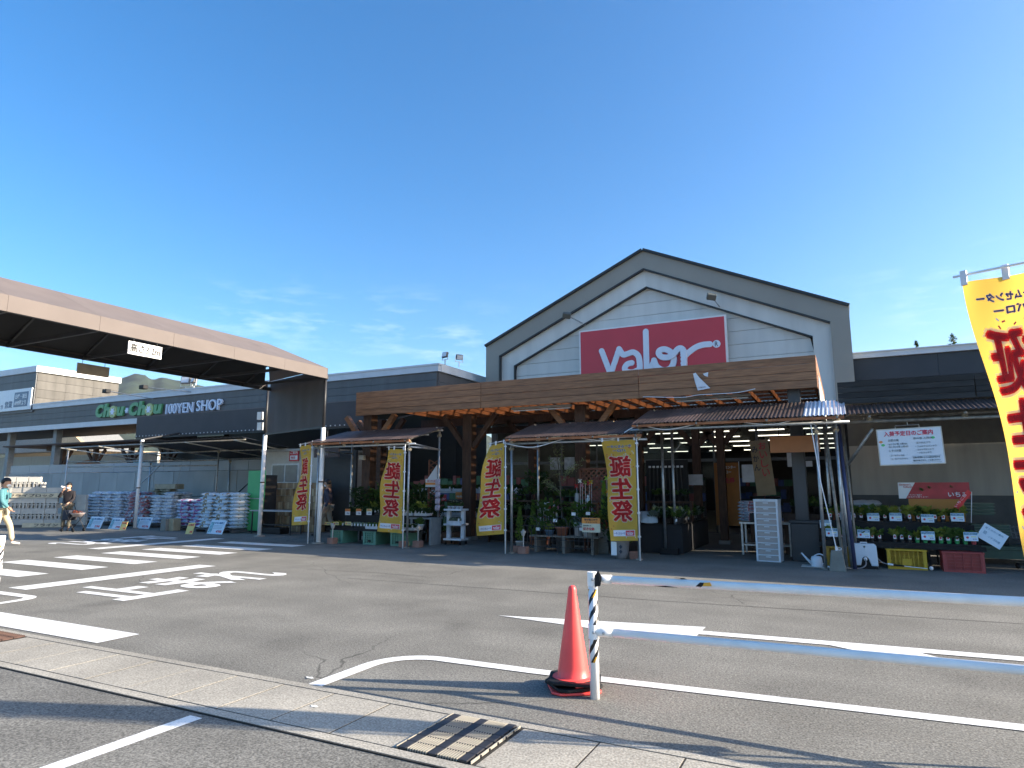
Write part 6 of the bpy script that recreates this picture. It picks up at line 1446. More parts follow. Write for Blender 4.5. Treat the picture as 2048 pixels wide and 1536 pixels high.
tall = leafclump(260, .13, .13, .5, .07, 51, .6, .3); tall2 = leafclump(200, .16, .16, .3, .06, 52, .3, .5)
potplant(-6.5, 14.35, .385, .12, .12, POTB, LG, 'black pot of red geraniums at the olive tree end of the bench', sc=1.8, flower=LR, nf=6)
potplant(-6.25, 14.3, .385, .11, .12, mat('pot_blue', (.12, .2, .3), .5), LY, 'blue bowl of pink flowers beside the geraniums', sc=1.6, flower=LP, nf=5)
potplant(-5.95, 14.35, .385, .16, .2, TERR, LD, 'wide terracotta bowl of dark low plants in the middle of the bench', sc=2.0)
potplant(-5.6, 14.5, .385, .13, .3, POTW, LS, 'white round pot with grey foliage behind the fence', sc=1.7)
potplant(-5.3, 14.4, .385, .2, .26, POTW, LD, 'white footed urn with red flowers near the yellow sign', sc=2.4, flower=LR, nf=10)
potplant(-5.82, 14.75, .385, .1, .2, POTB, LG, 'bushy pale leaved plant behind the terracotta bowl', clump=tall2, sc=1.1)
potplant(-4.75, 14.5, .02, .15, .3, POTB, LD, 'tall dark leafy plant at the lattice end of the bench', clump=tall, sc=1.9)
potplant(-4.5, 14.2, .02, .13, .25, POTB, LG, 'tall leafy plant just behind the fourth flag', clump=tall, sc=1.7)
potplant(-4.95, 14.75, .5, .1, .15, TERR, LY, 'terracotta pot of orange flowers in front of the lattice', sc=1.5, flower=LYF, nf=8)
def cone_shrub(x, y, z, h, r, label, pm, leafm):
    t = thing('potted_conifer', label, 'plant', (x, y, z)); MB().lathe([(.07, 0), (.1, .18), (.105, .18), (.105, .2), (.09, .2)], 12).build('pot', pm, t, True)
    r_ = random.Random(int(abs(x) * 100)); mb = MB()
    for k in range(420):
        q = r_.random(); zz = .2 + h * q; rad = r * (1 - q) ** .7 * (.4 + .6 * min(1, q * 6)) * r_.uniform(.5, 1.05); a = r_.uniform(0, 6.283); c = Vector((rad * math.cos(a), rad * math.sin(a), zz)); d = Vector((math.cos(a) * .5, math.sin(a) * .5, 1)).normalized() * .07; s_ = Vector((-math.sin(a), math.cos(a), 0)) * .012; mb.add([c, c + d * .5 + s_, c + d, c + d * .5 - s_], [(0, 1, 2, 3)])
    mb.build('foliage', leafm, t); return t
GOLD = leafmat('gold_conifer', (.16, .24, .05))
cone_shrub(-7.05, 14.35, .02, .75, .13, 'golden conifer in a white pot beside the third flag pole', POTW, GOLD)
cone_shrub(-6.95, 14.9, .1, .8, .13, 'golden conifer behind the first canopy pole', TERR, GOLD); cone_shrub(-6.7, 15.1, .1, .9, .12, 'golden conifer nearest the slatted bench', TERR, GOLD)
cone_shrub(-5.0, 14.6, .55, .85, .1, 'bright lime conifer in front of the lattice', TERR, leafmat('lime_conifer', (.2, .34, .05))); cone_shrub(-4.82, 14.75, .6, .95, .09, 'taller lime conifer against the lattice', TERR, _mats['lime_conifer'])
for (x, y, h, nm) in ((-5.0, 14.6, .55, 'lower'), (-4.82, 14.75, .6, 'higher')): tag(MB().box(x - .12, x + .12, y - .12, y + .12, .01, h).build('plinth', GW), '%s wooden plinth under a lime conifer' % nm, 'plinth')
# yellow info sign, white wire chair, ornaments, urn, bricks
t = thing('planter_sign', 'cream and orange sign hanging on the iron fence', 'sign', (-5.02, 13.75, .52)); MB().box(-.21, .21, 0, .012, 0, .31).build('board', mat('sign_cream', (.62, .6, .45), .5), t); MB().box(-.21, .21, -.004, 0, .19, .31).build('orange_band', CARDO, t); letters('lettering', '寄せ植え作り', FR(-.15, -.006, .25), .3, .045, INK, t, .01); letters('lettering', 'チャレンジ!', FR(-.12, -.006, .2), .26, .035, INK, t, 0); letters('lettering', '苗を選んで', FR(-.18, -.004, .13), .18, .03, INK, t); letters('lettering', '好きな鉢', FR(-.18, -.004, .04), .26, .07, REDINK, t, .02)
for (px, py_, nm) in ((1110, 1041, 'over the terracotta bowl'), (1147, 1028, 'beside the white urn'), (1176, 1027, 'behind the cream sign'), (1076, 1058, 'on the geranium pot'), (1163, 1058, 'hanging on the fence before the urn')):
    x, z = PY(px, py_, 14.15); tag(MB().box(x - .05, x + .05, 14.15, 14.153, z - .035, z + .035).build('price_tag', TAGW), 'small white price tag ' + nm, 'price tag')
wc2 = thing('wire_stand', 'white wire plant stand holding small ornaments', 'plant stand', (-6.45, 14.85, .0)); 
for x in (-.22, .22):
    for y in (-.14, .14): MB().tube([(x, y, 0), (x, y, 1.0)], .008, 6).build('leg', PLASTIC_W, wc2)
for z in (.55, .95):
    MB().tube([(-.22, -.14, z), (.22, -.14, z), (.22, .14, z), (-.22, .14, z)], .007, 6, closed=True).build('hoop', PLASTIC_W, wc2)
    MB().box(-.21, .21, -.13, .13, z - .004, z + .004).build('tray', mat('wire_tray', (.4, .42, .44), .5), wc2)
for i in range(7): MB().tube([(-.2 + i * .066, -.14, .55), (-.2 + i * .066, -.14, .95)], .004, 5).build('wire', PLASTIC_W, wc2)
MB().tube([(.16 * math.cos(a * .314), -.14, .97 + .16 * math.sin(a * .314)) for a in range(11)], .007, 6).build('arch', PLASTIC_W, wc2)
for k, (x, m, nm) in enumerate(((-.15, PALE, 'pale'), (-.04, REDINK, 'red'), (.08, mat('ornament_orange', (.7, .25, .1), .4), 'orange'), (.17, mat('ornament_pink', (.7, .3, .45), .4), 'pink'))):
    o = thing('garden_ornament', '%s little garden figure on the white wire stand' % nm, 'ornament', (-6.45 + x, 14.85, .955)); MB().lathe([(.03, 0), (.04, .03), (.035, .07), (.022, .09)], 10).build('body', m, o, True); MB().lathe([(.012, .088), (.028, .105), (.03, .125), (.02, .145), (.004, .155)], 10).build('head', PALE, o, True); MB().lathe([(.03, .135), (.018, .17), (.002, .21)], 10).build('hat', m, o, True)
def pinwheel(px, py_, m, nm):
    x, z = PY(px, py_, 14.7); o = thing('pinwheel', '%s plastic pinwheel on a stick before the lattice' % nm, 'pinwheel', (x, 14.7, z)); MB().tube([(0, .02, 0), (0, .02, .4 - z)], .004, 5).build('stick', PLASTIC_W, o)
    mb = MB()
    for j in range(4):
        a = j * 1.57 + .4; d = Vector((math.cos(a), 0, math.sin(a))); e_ = Vector((-math.sin(a), 0, math.cos(a))); mb.add([Vector((0, 0, 0)), d * .06, d * .05 + e_ * .035 + Vector((0, -.02, 0)), e_ * .02], [(0, 1, 2, 3)])
    mb.build('vanes', m, o)
pinwheel(1153, 972, LR, 'red'); pinwheel(1164, 970, LP, 'pink'); pinwheel(1178, 967, LR, 'second red'); pinwheel(1170, 965, LY, 'green'); pinwheel(1182, 964, LYF, 'yellow'); pinwheel(1213, 956, leafmat('petal_lime', (.4, .65, .1)), 'lime green'); pinwheel(1160, 962, LW_, 'white'); pinwheel(1215, 983, leafmat('petal_orange', (.8, .4, .05)), 'orange')
ur = thing('shield_planter', 'grey planter painted with a chequered shield by the fourth flag', 'planter', (-4.35, 13.72, 0)); MB().lathe([(.11, 0), (.16, .12), (.185, .34), (.2, .36), (.2, .40), (.18, .40), (.17, .34)], 18).build('body', mat('planter_grey', (.22, .22, .23), .7), ur, True)
MB().box(-.15, -.03, -.19, -.182, .08, .36).build('white_stripe', PALE, ur); MB().box(-.14, .14, -.2, -.192, .41, .46).build('label', TAGW, ur)
for k, (x, z) in enumerate(((.06, .26), (.06, .16))): MB().prism([(x, z - .045), (x + .035, z), (x, z + .045), (x - .035, z)], -.192, -.182).build('diamond', INK, ur)
BRK = mat('brick_weight', (.3, .16, .12), .9, var=.2, bump=.3)
def brickstand(x, y, label, lamp=True):
    t = thing('brick_pedestal', label, 'garden light', (x, y, 0)); MB().box(-.1, .1, -.1, .1, 0, .16).build('brick_block', BRK, t, bevel=.008); MB().tube([(0, 0, .16), (0, 0, .42)], .014, 8).build('stem', mat('post_cream', (.5, .47, .42), .6), t)
    MB().lathe([(.035, .40), (.05, .46), (.06, .46), (.06, .50), (.03, .51), (.02, .54)], 12).build('lamp_head', mat('lamp_cream', (.4, .38, .34), .5), t)
brickstand(-12.35, 13.75, 'brick footed garden light at the cash booth end of the flower display'); brickstand(-9.72, 13.95, 'brick footed garden light with a spot of sun beside the second flag'); brickstand(-6.65, 13.72, 'brick footed garden light in front of the iron fence')
for (x, y, nm) in ((-4.08, 13.85, 'behind the fourth flag pole'), (-10.05, 13.8, 'behind the second flag pole'), (-6.95, 13.9, 'under the golden conifers')): tag(MB().box(x - .1, x + .1, y - .08, y + .08, .0, .15).build('brick_weight', BRK, None, bevel=.008), 'brick coloured weight block ' + nm, 'weight')
dgs = thing('ornament_shelf', 'wooden shelf with a lantern and a small dog figure before the lattice', 'shelf', (-5.6, 14.95, .0)); MB().box(-.35, .35, -.1, .1, 1.1, 1.13).build('board', TIMBER, dgs)
for x in (-.32, .32): MB().box(x - .02, x + .02, -.02, .02, 0, 1.1).build('leg', TIMBER, dgs)
tag(MB().lathe([(.06, 0), (.065, .02), (.065, .17), (.055, .19), (.06, .2), (.05, .22)], 14, Matrix.Translation((-5.78, 14.92, 1.135))).build('lantern', mat('jar_grey', (.28, .29, .3), .4), None, True), 'grey glass jar lantern on the ornament shelf', 'lantern')
o = thing('dog_ornament', 'small pale dog figure on the ornament shelf', 'ornament', (-5.5, 14.9, 1.135)); MB().lathe([(.035, 0), (.045, .04), (.035, .1), (.02, .12)], 10).build('body', PALE, o, True); MB().lathe([(.01, .11), (.03, .13), (.03, .16), (.012, .18)], 10).build('head', PALE, o, True); MB().box(-.035, -.02, -.01, .01, .12, .17).box(.02, .035, -.01, .01, .12, .17).build('ears', INK, o)

# ================================================================== flower stand beside the first two flags
GCR = mat('crate_green', (.11, .27, .2), .45, var=.06)
for k, (x0, nm) in enumerate(((-12.62, 'nearest the cash booth'), (-11.5, 'in the middle'), (-10.6, 'behind the second flag'))):
    crate('sea green plastic crate under the flower stand, ' + nm, x0, x0 + .42, 13.98, 14.6, .34, GCR, 'green')
fs_ = thing('flower_stand', 'black two step stand of trays on green crates', 'plant stand', (0, 0, 0)); MB().box(-12.75, -9.95, 13.95, 14.55, .345, .40).build('lower_shelf', BLACK, fs_); MB().box(-12.6, -9.9, 14.6, 15.1, .70, .74).build('upper_shelf', BLACK, fs_); MB().box(-12.6, -9.9, 14.56, 14.6, .40, .70).build('riser', BLACK, fs_)
for x in (-12.5, -11.4, -10.1): MB().box(x, x + .05, 15.0, 15.05, .0, .7).build('leg', BLACK, fs_)
TRW = mat('tray_white', (.62, .66, .7), .45)
def tray(x, y, z, label, leafm, w=.42, d=.3, group=None, flower=None, tags=5, sc=1.0, tm=TRW):
    t = thing('flower_tray', label, 'flower tray', (x, y, z), 0, group)
    MB().add([(-w / 2 + .02, -d / 2 + .02, 0), (w / 2 - .02, -d / 2 + .02, 0), (w / 2 - .02, d / 2 - .02, 0), (-w / 2 + .02, d / 2 - .02, 0), (-w / 2, -d / 2, .07), (w / 2, -d / 2, .07), (w / 2, d / 2, .07), (-w / 2, d / 2, .07)], [(3, 2, 1, 0), (0, 1, 5, 4), (1, 2, 6, 5), (2, 3, 7, 6), (3, 0, 4, 7)]).build('tray', tm, t)
    for i in range(4):
        for j in range(2): link('seedling', rnd.choice(CLUMPS), leafm, t, (-w / 2 + .07 + i * (w - .14) / 3, -d / 2 + .09 + j * .13, .05), (0, 0, rnd.uniform(0, 6)), sc)
    if flower:
        mb = MB()
        for k in range(16):
            c = Vector((rnd.uniform(-w / 2, w / 2), rnd.uniform(-d / 2, d / 2), .1 + rnd.uniform(.02, .07) * sc))
            for j in range(5): b = j * 1.257; dd = Vector((math.cos(b), math.sin(b), .4)) * .022; e_ = Vector((-math.sin(b), math.cos(b), 0)) * .011; mb.add([c, c + dd * .6 + e_, c + dd, c + dd * .6 - e_], [(0, 1, 2, 3)])
        mb.build('blossoms', flower, t)
    for i in range(tags): link('plant_tag', PTAG, TAGW, t, (-w / 2 + .05 + i * (w - .1) / max(1, tags - 1), -d / 2 + .015, .055), (R(-6), 0, rnd.uniform(-.15, .15)), 1.1)
for i, (x, lm, fl) in enumerate(((-12.5, LY, LYF), (-12.1, LS, None), (-11.68, LS, None), (-11.28, LG, LYF), (-10.86, LG, LW_), (-10.42, LD, None), (-10.12, LD, LW_))):
    tray(x, 14.16, .40, ('tray of yellow flowers at the booth end of the lower step', 'first tray of silver foliage on the lower step', 'second tray of silver foliage on the lower step', 'white tray with yellow violas on the lower step', 'white tray with tags just left of the second flag', 'white tray of dark seedlings behind the second flag', 'white tray at the end of the lower step')[i], lm, flower=fl, tags=(1, 2, 4, 4, 5, 5, 3)[i], tm=POTB if i < 3 else TRW)
for i, (x, lm, fl) in enumerate(((-12.4, LD, LW_), (-11.95, LD, LYF), (-11.5, LD, LW_), (-11.05, LG, LYF), (-10.6, LG, LW_), (-10.15, LD, LW_))):
    tray(x, 14.78, .74, ('black tray of white flowers at the booth end of the upper step', 'black tray with an orange card on the upper step', 'tray of pale flowers in the middle of the upper step', 'white tray of yellow buds on the upper step', 'white tray with tags beside the second flag, upper step', 'white tray of white flowers at the end of the upper step')[i], lm, flower=fl, tags=(2, 2, 4, 3, 5, 4)[i], sc=1.5, tm=POTB if i < 3 else TRW)
for i, (px, py_, Y, nm) in enumerate(((695, 1030, 14.55, 'upper step, nearest the booth'), (717, 1030, 14.55, 'upper step, second from the booth'), (738, 1030, 14.55, 'upper step, third from the booth'))):
    x, z = PY(px, py_, Y); t = thing('price_card', 'orange and white price card on the %s' % nm, 'price card', (x, Y, z)); MB().box(-.09, .09, 0, .003, 0, .1).build('card', TAGW, t); MB().box(-.09, .09, -.001, .004, .1, .17).build('orange_card', CARDO if i < 2 else CARDY, t); letters('lettering', '特価', FR(-.06, -.003, .115), .12, .04, REDINK, t, .01, .001); letters('lettering', '¥98', FR(-.03, -.002, .03), .09, .04, NAVY, t, .01, .001)
for i, (px, nm) in enumerate(((656, 'booth end'), (673, 'second place'), (697, 'third place'))):
    x, z = PY(px, 1050, 13.98); t = thing('price_card', 'yellow price card clipped to the lower step, ' + nm, 'price card', (x, 13.96, z)); MB().box(-.1, .1, 0, .003, 0, .085).build('card', CARDY, t); letters('lettering', '¥78', FR(-.02, -.002, .02), .1, .045, NAVY, t, .01, .001); MB().prism([(-.06 + .022 * math.cos(a), .043 + .022 * math.sin(a)) for a in range(6)], -.002, 0).build('red_spot', REDINK, t)
# taller plants behind the stand
for k in range(7):
    x = -12.5 + k * .38; potplant(x, 15.4, .02, .12, .22, POTB, (LD, LG, LD)[k % 3], 'tall dark nursery plant standing behind the flower stand', clump=tall, sc=2.0 + .3 * (k % 3), group='tall plants behind the flower stand')
potplant(-9.95, 14.35, .40, .11, .14, TRW, LG, 'white pot of green leaves right of the second flag', sc=1.8)
t = thing('steel_bench', 'grey metal bench of white flowers right of the second flag', 'bench', (-10.05, 14.75, 0)); MB().box(-.35, .35, -.25, .3, .66, .70).build('top', mat('bench_grey', (.25, .27, .28), .5), t); [MB().box(x - .03, x + .03, -.22, .26, 0, .66).build('leg', _mats['bench_grey'], t) for x in (-.3, .3)]
t = thing('wooden_planter', 'brown wooden planter box with bamboo stakes', 'planter', (-9.75, 15.3, 0)); MB().box(-.35, .35, -.15, .15, 0, .3).build('box', mat('planter_brown', (.15, .085, .055), .8, var=.2), t); [MB().tube([(-.15 + i * .12, 0, .3), (-.2 + i * .15, 0, .75)], .006, 5).build('stake', mat('bamboo', (.4, .33, .18), .6), t) for i in range(4)]; link('leaves', CLUMPS[2], LG, t, (0, 0, .28), None, 2)
# rear flower shelf and trolley
rf = thing('flower_rack', 'long rear rack with white trays of flowers under the pergola', 'rack', (0, 0, 0))
for z in (.62, 1.32): MB().box(-12.0, -8.4, 16.9, 17.5, z, z + .06).build('shelf', mat('rack_pale', (.5, .52, .54), .5), rf)
for x in (-11.9, -10.2, -8.5): MB().box(x, x + .05, 17.3, 17.36, 0, 1.4).build('post', GALV, rf)
for z, rw_ in ((.68, 'lower'), (1.38, 'upper')):
    for i in range(8): tray(-11.75 + i * .45, 17.08, z, 'white tray of bedding flowers on the %s rear rack' % rw_, (LG, LD)[i % 2], flower=(LYF, LW_, leafmat('petal_orange2', (.7, .25, .05)))[i % 3], tags=2, sc=1.4, group='bedding flowers on the %s rear rack' % rw_)
for k, (px, py_, m) in enumerate(((885, 990, REDINK), (918, 985, CARDO), (945, 988, CARDO))):
    x, z = PY(px, py_ + 8, 16.85); t = thing('sale_card', '%s sale card hanging from the rear flower rack' % ('red', 'orange', 'second orange')[k], 'sale card', (x, 16.85, z)); MB().box(-.12, .14, 0, .004, -.06, .13).build('card', m, t); letters('lettering', ('¥157', '特売', '¥98')[k], FR(-.09, -.002, -.03), .2, .06, PALE, t, .01, .001)
tr = thing('plastic_trolley', 'white three shelf plastic trolley with flowers', 'trolley', (-9.25, 15.0, 0))
for z in (.12, .5, .88): MB().box(-.27, .27, -.2, .2, z, z + .05).build('shelf', PW, tr, bevel=.01)
for x in (-.22, .22): MB().box(x - .05, x + .05, -.05, .05, .17, .88).build('pillar', PW, tr, bevel=.01); [MB().lathe([(.04, -.012), (.045, 0), (.04, .012)], 10, Matrix.Translation((x, y, .05)) @ Matrix.Rotation(R(90), 4, 'Y')).build('wheel', BLACK, tr) for y in (-.15, .15)]
for k in range(4): potplant(-9.43 + k * .12, 14.95, .93, .055, .07, TRW, LG, 'small white flowering plant on the white trolley', sc=.9, flower=LW_, nf=4, group='plants on the white trolley')
tray(-9.25, 15.0, .55, 'tray of pale plants on the middle trolley shelf', LS, tags=2)
bb = thing('bag_garland', 'column of clear packets hanging on the second canopy pole', 'packets', (-9.72, 14.85, 0))
for k in range(5): link('packet', BAGS[k % 4], mat('packet_film', (.45, .38, .45), .3, var=.3, scale=12), bb, (0, 0, .95 + k * .17), (R(80), 0, 0), (.22, .35, .6))
# wall things under the pergola
for k, (x, y, z0, z1, w, lab) in enumerate(((-13.35, 16.4, 1.7, 1.83, .3, 'small white notice on the timber post nearest the booth'), (-8.35, 19.6, 2.05, 2.45, .35, 'pale poster with a tent picture at the back of the pergola'), (-7.85, 19.6, 2.05, 2.45, .35, 'second pale poster at the back of the pergola'))):
    tag(MB().box(x - w / 2, x + w / 2, y, y + .01, z0, z1).build('poster', mat('poster_pale%d' % k, (.55, .58, .6), .5, var=.3, scale=8)), lab, 'poster')
t = thing('box_lamp', 'small white box lamp on the timber post', 'lamp', (-12.55, 15.1, 2.28)); MB().box(-.08, .08, -.06, .06, 0, .14).build('housing', mat('lamp_box', (.5, .48, .42), .5), t, bevel=.02); MB().bar((0, .06, .1), (0, .2, .16), .03).build('bracket', BLACKM, t)
# dim stock shelving deeper under the roof
def gondola(x, y, rz, label, seed):
    r_ = random.Random(seed); t = thing('store_shelving', label, 'shelving', (x, y, 0), rz); MB().box(-1.1, 1.1, .25, .3, 0, 1.7).build('back_panel', mat('shelf_grey', (.1, .1, .1), .6), t)
    for k, z in enumerate((.15, .6, 1.05, 1.5)):
        MB().box(-1.1, 1.1, -.2, .25, z, z + .03).build('shelf', _mats['shelf_grey'], t); xx = -1.05
        while xx < 1.0:
            w = r_.uniform(.12, .3); MB().box(xx, xx + w - .015, -.17, .1, z + .032, z + r_.uniform(.2, .4)).build('goods', mat('goods%d' % r_.randrange(7), [(.3, .08, .07), (.08, .12, .3), (.35, .35, .3), (.07, .2, .1), (.3, .22, .08), (.12, .12, .13), (.4, .4, .42)][r_.randrange(7)], .5), t); xx += w
gondola(-7.2, 19.9, 0, 'dim goods shelving behind the third flag', 1); gondola(-10.2, 19.7, 0, 'dim goods shelving behind the rear flower rack', 2); gondola(-4.9, 20.3, 0, 'dim goods shelving behind the lattice', 3); gondola(-12.6, 19.4, 0, 'dim goods shelving beside the cash booth', 5); gondola(-2.9, 25.5, 0, 'store shelving deep inside the entrance', 4); gondola(-6.0, 26, 0, 'store shelving inside behind the glass', 6)

# denser nursery stock under the pergola
def stock(x0, x1, y, z, n_, label, group, leafs, sc, flower=None, h=.16, pm=POTB, clump=None):
    for i in range(n_):
        potplant(x0 + (x1 - x0) * (i + .5) / n_ + rnd.uniform(-.03, .03), y + rnd.uniform(-.05, .05), z, .085, h, pm, leafs[i % len(leafs)], label, clump=clump if clump else rnd.choice(CLUMPS + [tall2]), sc=sc * rnd.uniform(.8, 1.25), flower=flower, nf=5, group=group)
def shelfunit(x0, x1, y, zs, label):
    t = thing('nursery_shelf', label, 'shelf', (0, 0, 0))
    for z in zs: MB().box(x0, x1, y - .18, y + .22, z - .04, z).build('board', DARKWOOD, t)
    for x in (x0, x1 - .05): MB().box(x, x + .05, y + .1, y + .15, 0, zs[-1]).build('upright', DARKWOOD, t)
    MB().box(x0, x1, y + .2, y + .225, .05, zs[-1]).build('back_panel', mat('black_backing', (.012, .012, .012), .9), t)
shelfunit(-8.9, -7.2, 16.0, (.35, .75, 1.15), 'dark plant shelf between the white trolley and the golden conifers')
stock(-8.9, -7.2, 15.93, .35, 7, 'leafy plant on the low board of the dark plant shelf', 'plants on the low board of the dark shelf', (LG, LD), 1.3, LYF)
stock(-8.9, -7.2, 15.93, .75, 7, 'leafy plant on the middle board of the dark plant shelf', 'plants on the middle board of the dark shelf', (LD, LG, LS), 1.3, LW_)
stock(-8.9, -7.2, 15.93, 1.15, 7, 'leafy plant on the top board of the dark plant shelf', 'plants on the top board of the dark shelf', (LD, LG), 1.7)
shelfunit(-6.85, -5.75, 15.5, (.7, 1.1), 'dark plant shelf behind the wire plant stand')
stock(-6.85, -5.75, 15.43, .7, 5, 'leafy plant on the low board behind the wire stand', 'plants on the low board behind the wire stand', (LG, LS), 1.4, LP)
stock(-6.85, -5.75, 15.43, 1.1, 5, 'leafy plant on the top board behind the wire stand', 'plants on the top board behind the wire stand', (LD, LG), 1.8)
stock(-6.6, -5.0, 14.6, .385, 6, 'small leafy plant along the back of the slatted bench', 'plants along the back of the slatted bench', (LG, LD, LY), 1.7, LR)
stock(-12.6, -10.2, 14.98, .74, 9, 'leafy pot along the back of the flower stand', 'pots along the back of the flower stand', (LD, LG, LY), 1.9)
stock(-4.4, -3.45, 16.6, 1.15, 4, 'trailing plant on the tool rack ledge', 'plants on the tool rack ledge', (LG, LD), 1.6)
stock(-1.2, -.5, 16.4, .9, 3, 'bushy plant behind the grey bin', 'plants behind the grey bin', (LD, LG), 2.2)
tag(MB().box(-1.3, -.4, 16.25, 16.6, .01, .9).build('plant_pedestal', DARKWOOD), 'dark pedestal behind the grey bin', 'pedestal')
tag(MB().box(-4.5, -3.4, 16.5, 16.75, 1.10, 1.15).box(-4.5, -4.45, 16.5, 16.75, .66, 1.10).box(-3.45, -3.4, 16.5, 16.75, .66, 1.10).build('plant_ledge', DARKWOOD), 'dark ledge on the aisle bench', 'shelf')
# ================================================================== people
SKIN = mat('skin', (.48, .28, .19), .55, var=.06)
HAIR = mat('hair', (.012, .011, .011), .5)
def skinned(name, pts, edges, m, parent, sub=2):
    """one continuous surface grown around a joint skeleton; pts = [(x,y,z,radius)]"""
    me = bpy.data.meshes.new(name); me.from_pydata([p[:3] for p in pts], edges, []); me.update()
    o = bpy.data.objects.new(name, me); COL.objects.link(o)
    sk = o.modifiers.new('skin', 'SKIN'); sk.use_smooth_shade = True
    sb = o.modifiers.new('sub', 'SUBSURF'); sb.levels = sub; sb.render_levels = sub
    for v, p in zip(me.skin_vertices[0].data, pts):
        r = p[3]; v.radius = r if isinstance(r, tuple) else (r, r)
    me.skin_vertices[0].data[0].use_root = True
    dg = bpy.context.evaluated_depsgraph_get(); dg.update()
    m2 = bpy.data.meshes.new_from_object(o.evaluated_get(dg)); m2.name = name
    bpy.data.objects.remove(o); bpy.data.meshes.remove(me)
    m2.shade_smooth(); return link(name, m2, m, parent)
def hand(mb_, wrist, direc, side, s=1):
    w = Vector(wrist); d = Vector(direc).normalized(); q = d.cross(Vector((0, 0, 1)) if abs(d.z) < .9 else Vector((1, 0, 0))).normalized() * side; n_ = d.cross(q)
    mb_.tube([w - d * .02, w + d * .04, w + d * .085], [.026 * s, .034 * s, .03 * s], 8)
    for i, L in enumerate((.07, .08, .075, .06)):
        b = w + d * .08 + q * (.026 - .0175 * i) * s; k = b + d * L * .5 + n_ * .006; mb_.tube([b, k, k + d * L * .42 + n_ * .022], [.0095 * s, .0085 * s, .0065 * s], 6)
    b = w + d * .025 + q * .03 * s; mb_.tube([b, b + d * .03 + q * .022, b + d * .065 + q * .026 + n_ * .01], [.011 * s, .0095 * s, .007 * s], 6)
def person(label, loc, rz, P, top_m, leg_m, shoe_m, h=1.7, mask=True, lady=False, collar=None, apron=None, hem=0):
    """P: joint positions in body space (x right, y back, z up; the figure looks towards -y)"""
    t = thing('person', label, 'person', loc, rz)
    k = h / 1.7
    J = {a: Vector(b) * k for a, b in P.items()}
    def c(n_, r): v = J[n_]; return (v.x, v.y, v.z, r)
    mid = lambda a, b, f=.5: J[a].lerp(J[b], f)
    def cv(v, r): return (v.x, v.y, v.z, r)
    # body: pelvis, spine, neck, head, arms, legs in one surface
    names = ['pelvis', 'belly', 'chest', 'neck', 'headb', 'headt', 'shL', 'elL', 'wrL', 'shR', 'elR', 'wrR', 'hipL', 'knL', 'anL', 'hipR', 'knR', 'anR']
    rad = dict(pelvis=(.14, .10), belly=(.125, .095), chest=(.145, .10), neck=.052, headb=.075, headt=.085, shL=.05, elL=.038, wrL=.026, shR=.05, elR=.038, wrR=.026, hipL=.075, knL=.05, anL=.035, hipR=.075, knR=.05, anR=.035)
    idx = {n_: i for i, n_ in enumerate(names)}
    E_ = [('pelvis', 'belly'), ('belly', 'chest'), ('chest', 'neck'), ('neck', 'headb'), ('headb', 'headt'), ('chest', 'shL'), ('shL', 'elL'), ('elL', 'wrL'), ('chest', 'shR'), ('shR', 'elR'), ('elR', 'wrR'), ('pelvis', 'hipL'), ('hipL', 'knL'), ('knL', 'anL'), ('pelvis', 'hipR'), ('hipR', 'knR'), ('knR', 'anR')]
    body = skinned('body', [c(n_, tuple(q * k for q in rad[n_]) if isinstance(rad[n_], tuple) else rad[n_] * k) for n_ in names], [(idx[a], idx[b]) for a, b in E_], SKIN, t)
    hd = J['headb'].lerp(J['headt'], .62); up = (J['headt'] - J['headb']).normalized(); f = Vector((0, -1, 0)); f = (f - up * f.dot(up)).normalized(); rt_ = f.cross(up)
    hm = MB()
    hand(hm, J['wrL'], J['wrL'] - J['elL'], 1, k); hand(hm, J['wrR'], J['wrR'] - J['elR'], -1, k)
    hm.build('hands', SKIN, body, True)
    HM = Matrix(((rt_.x, -f.x, up.x, hd.x), (rt_.y, -f.y, up.y, hd.y), (rt_.z, -f.z, up.z, hd.z), (0, 0, 0, 1)))
    def blob(name, ctr, sx, sy, sz, m, parent, cut=None):
        vs = []; fs = []; nu, nv = 18, 12
        for j in range(nv + 1):
            for i in range(nu):
                a, b = 2 * math.pi * i / nu, math.pi * j / nv; p = Vector((math.cos(a) * math.sin(b) * sx, math.sin(a) * math.sin(b) * sy, math.cos(b) * sz))
                if cut: p = cut(p)
                vs.append(p + Vector(ctr))
        for j in range(nv):
            for i in range(nu): fs.append((j * nu + i, (j + 1) * nu + i, (j + 1) * nu + (i + 1) % nu, j * nu + (i + 1) % nu))
        return MB().add(vs, fs, HM).build(name, m, parent, True)
    s = k
    hd_ = blob('head', (0, 0, 0), .078 * s, .098 * s, .118 * s, SKIN, body)
    blob('nose', (0, -.098 * s, -.012 * s), .012 * s, .018 * s, .02 * s, SKIN, body); 
    for e_ in (-1, 1): blob('ear', (e_ * .08 * s, .005 * s, -.005 * s), .01 * s, .02 * s, .03 * s, SKIN, body); blob('eye', (e_ * .03 * s, -.088 * s, .018 * s), .012 * s, .006 * s, .007 * s, INK, body)
    blob('mouth', (0, -.09 * s, -.055 * s), .022 * s, .008 * s, .006 * s, REDINK, body)
    blob('hair', (0, .012 * s, .03 * s), .096 * s, .112 * s, .118 * s, HAIR, t, lambda p: Vector((p.x, p.y if p.z > .02 or p.y > -.02 else max(p.y, -.015), max(p.z, -.06 * s if (p.y > 0) else .015 * s))))
    if lady: blob('hair', (0, .03 * s, -.03 * s), .088 * s, .075 * s, .1 * s, HAIR, t)
    if mask: blob('face_mask', (0, -.05 * s, -.045 * s), .066 * s, .062 * s, .05 * s, mat('mask_white', (.78, .8, .82), .6), t)
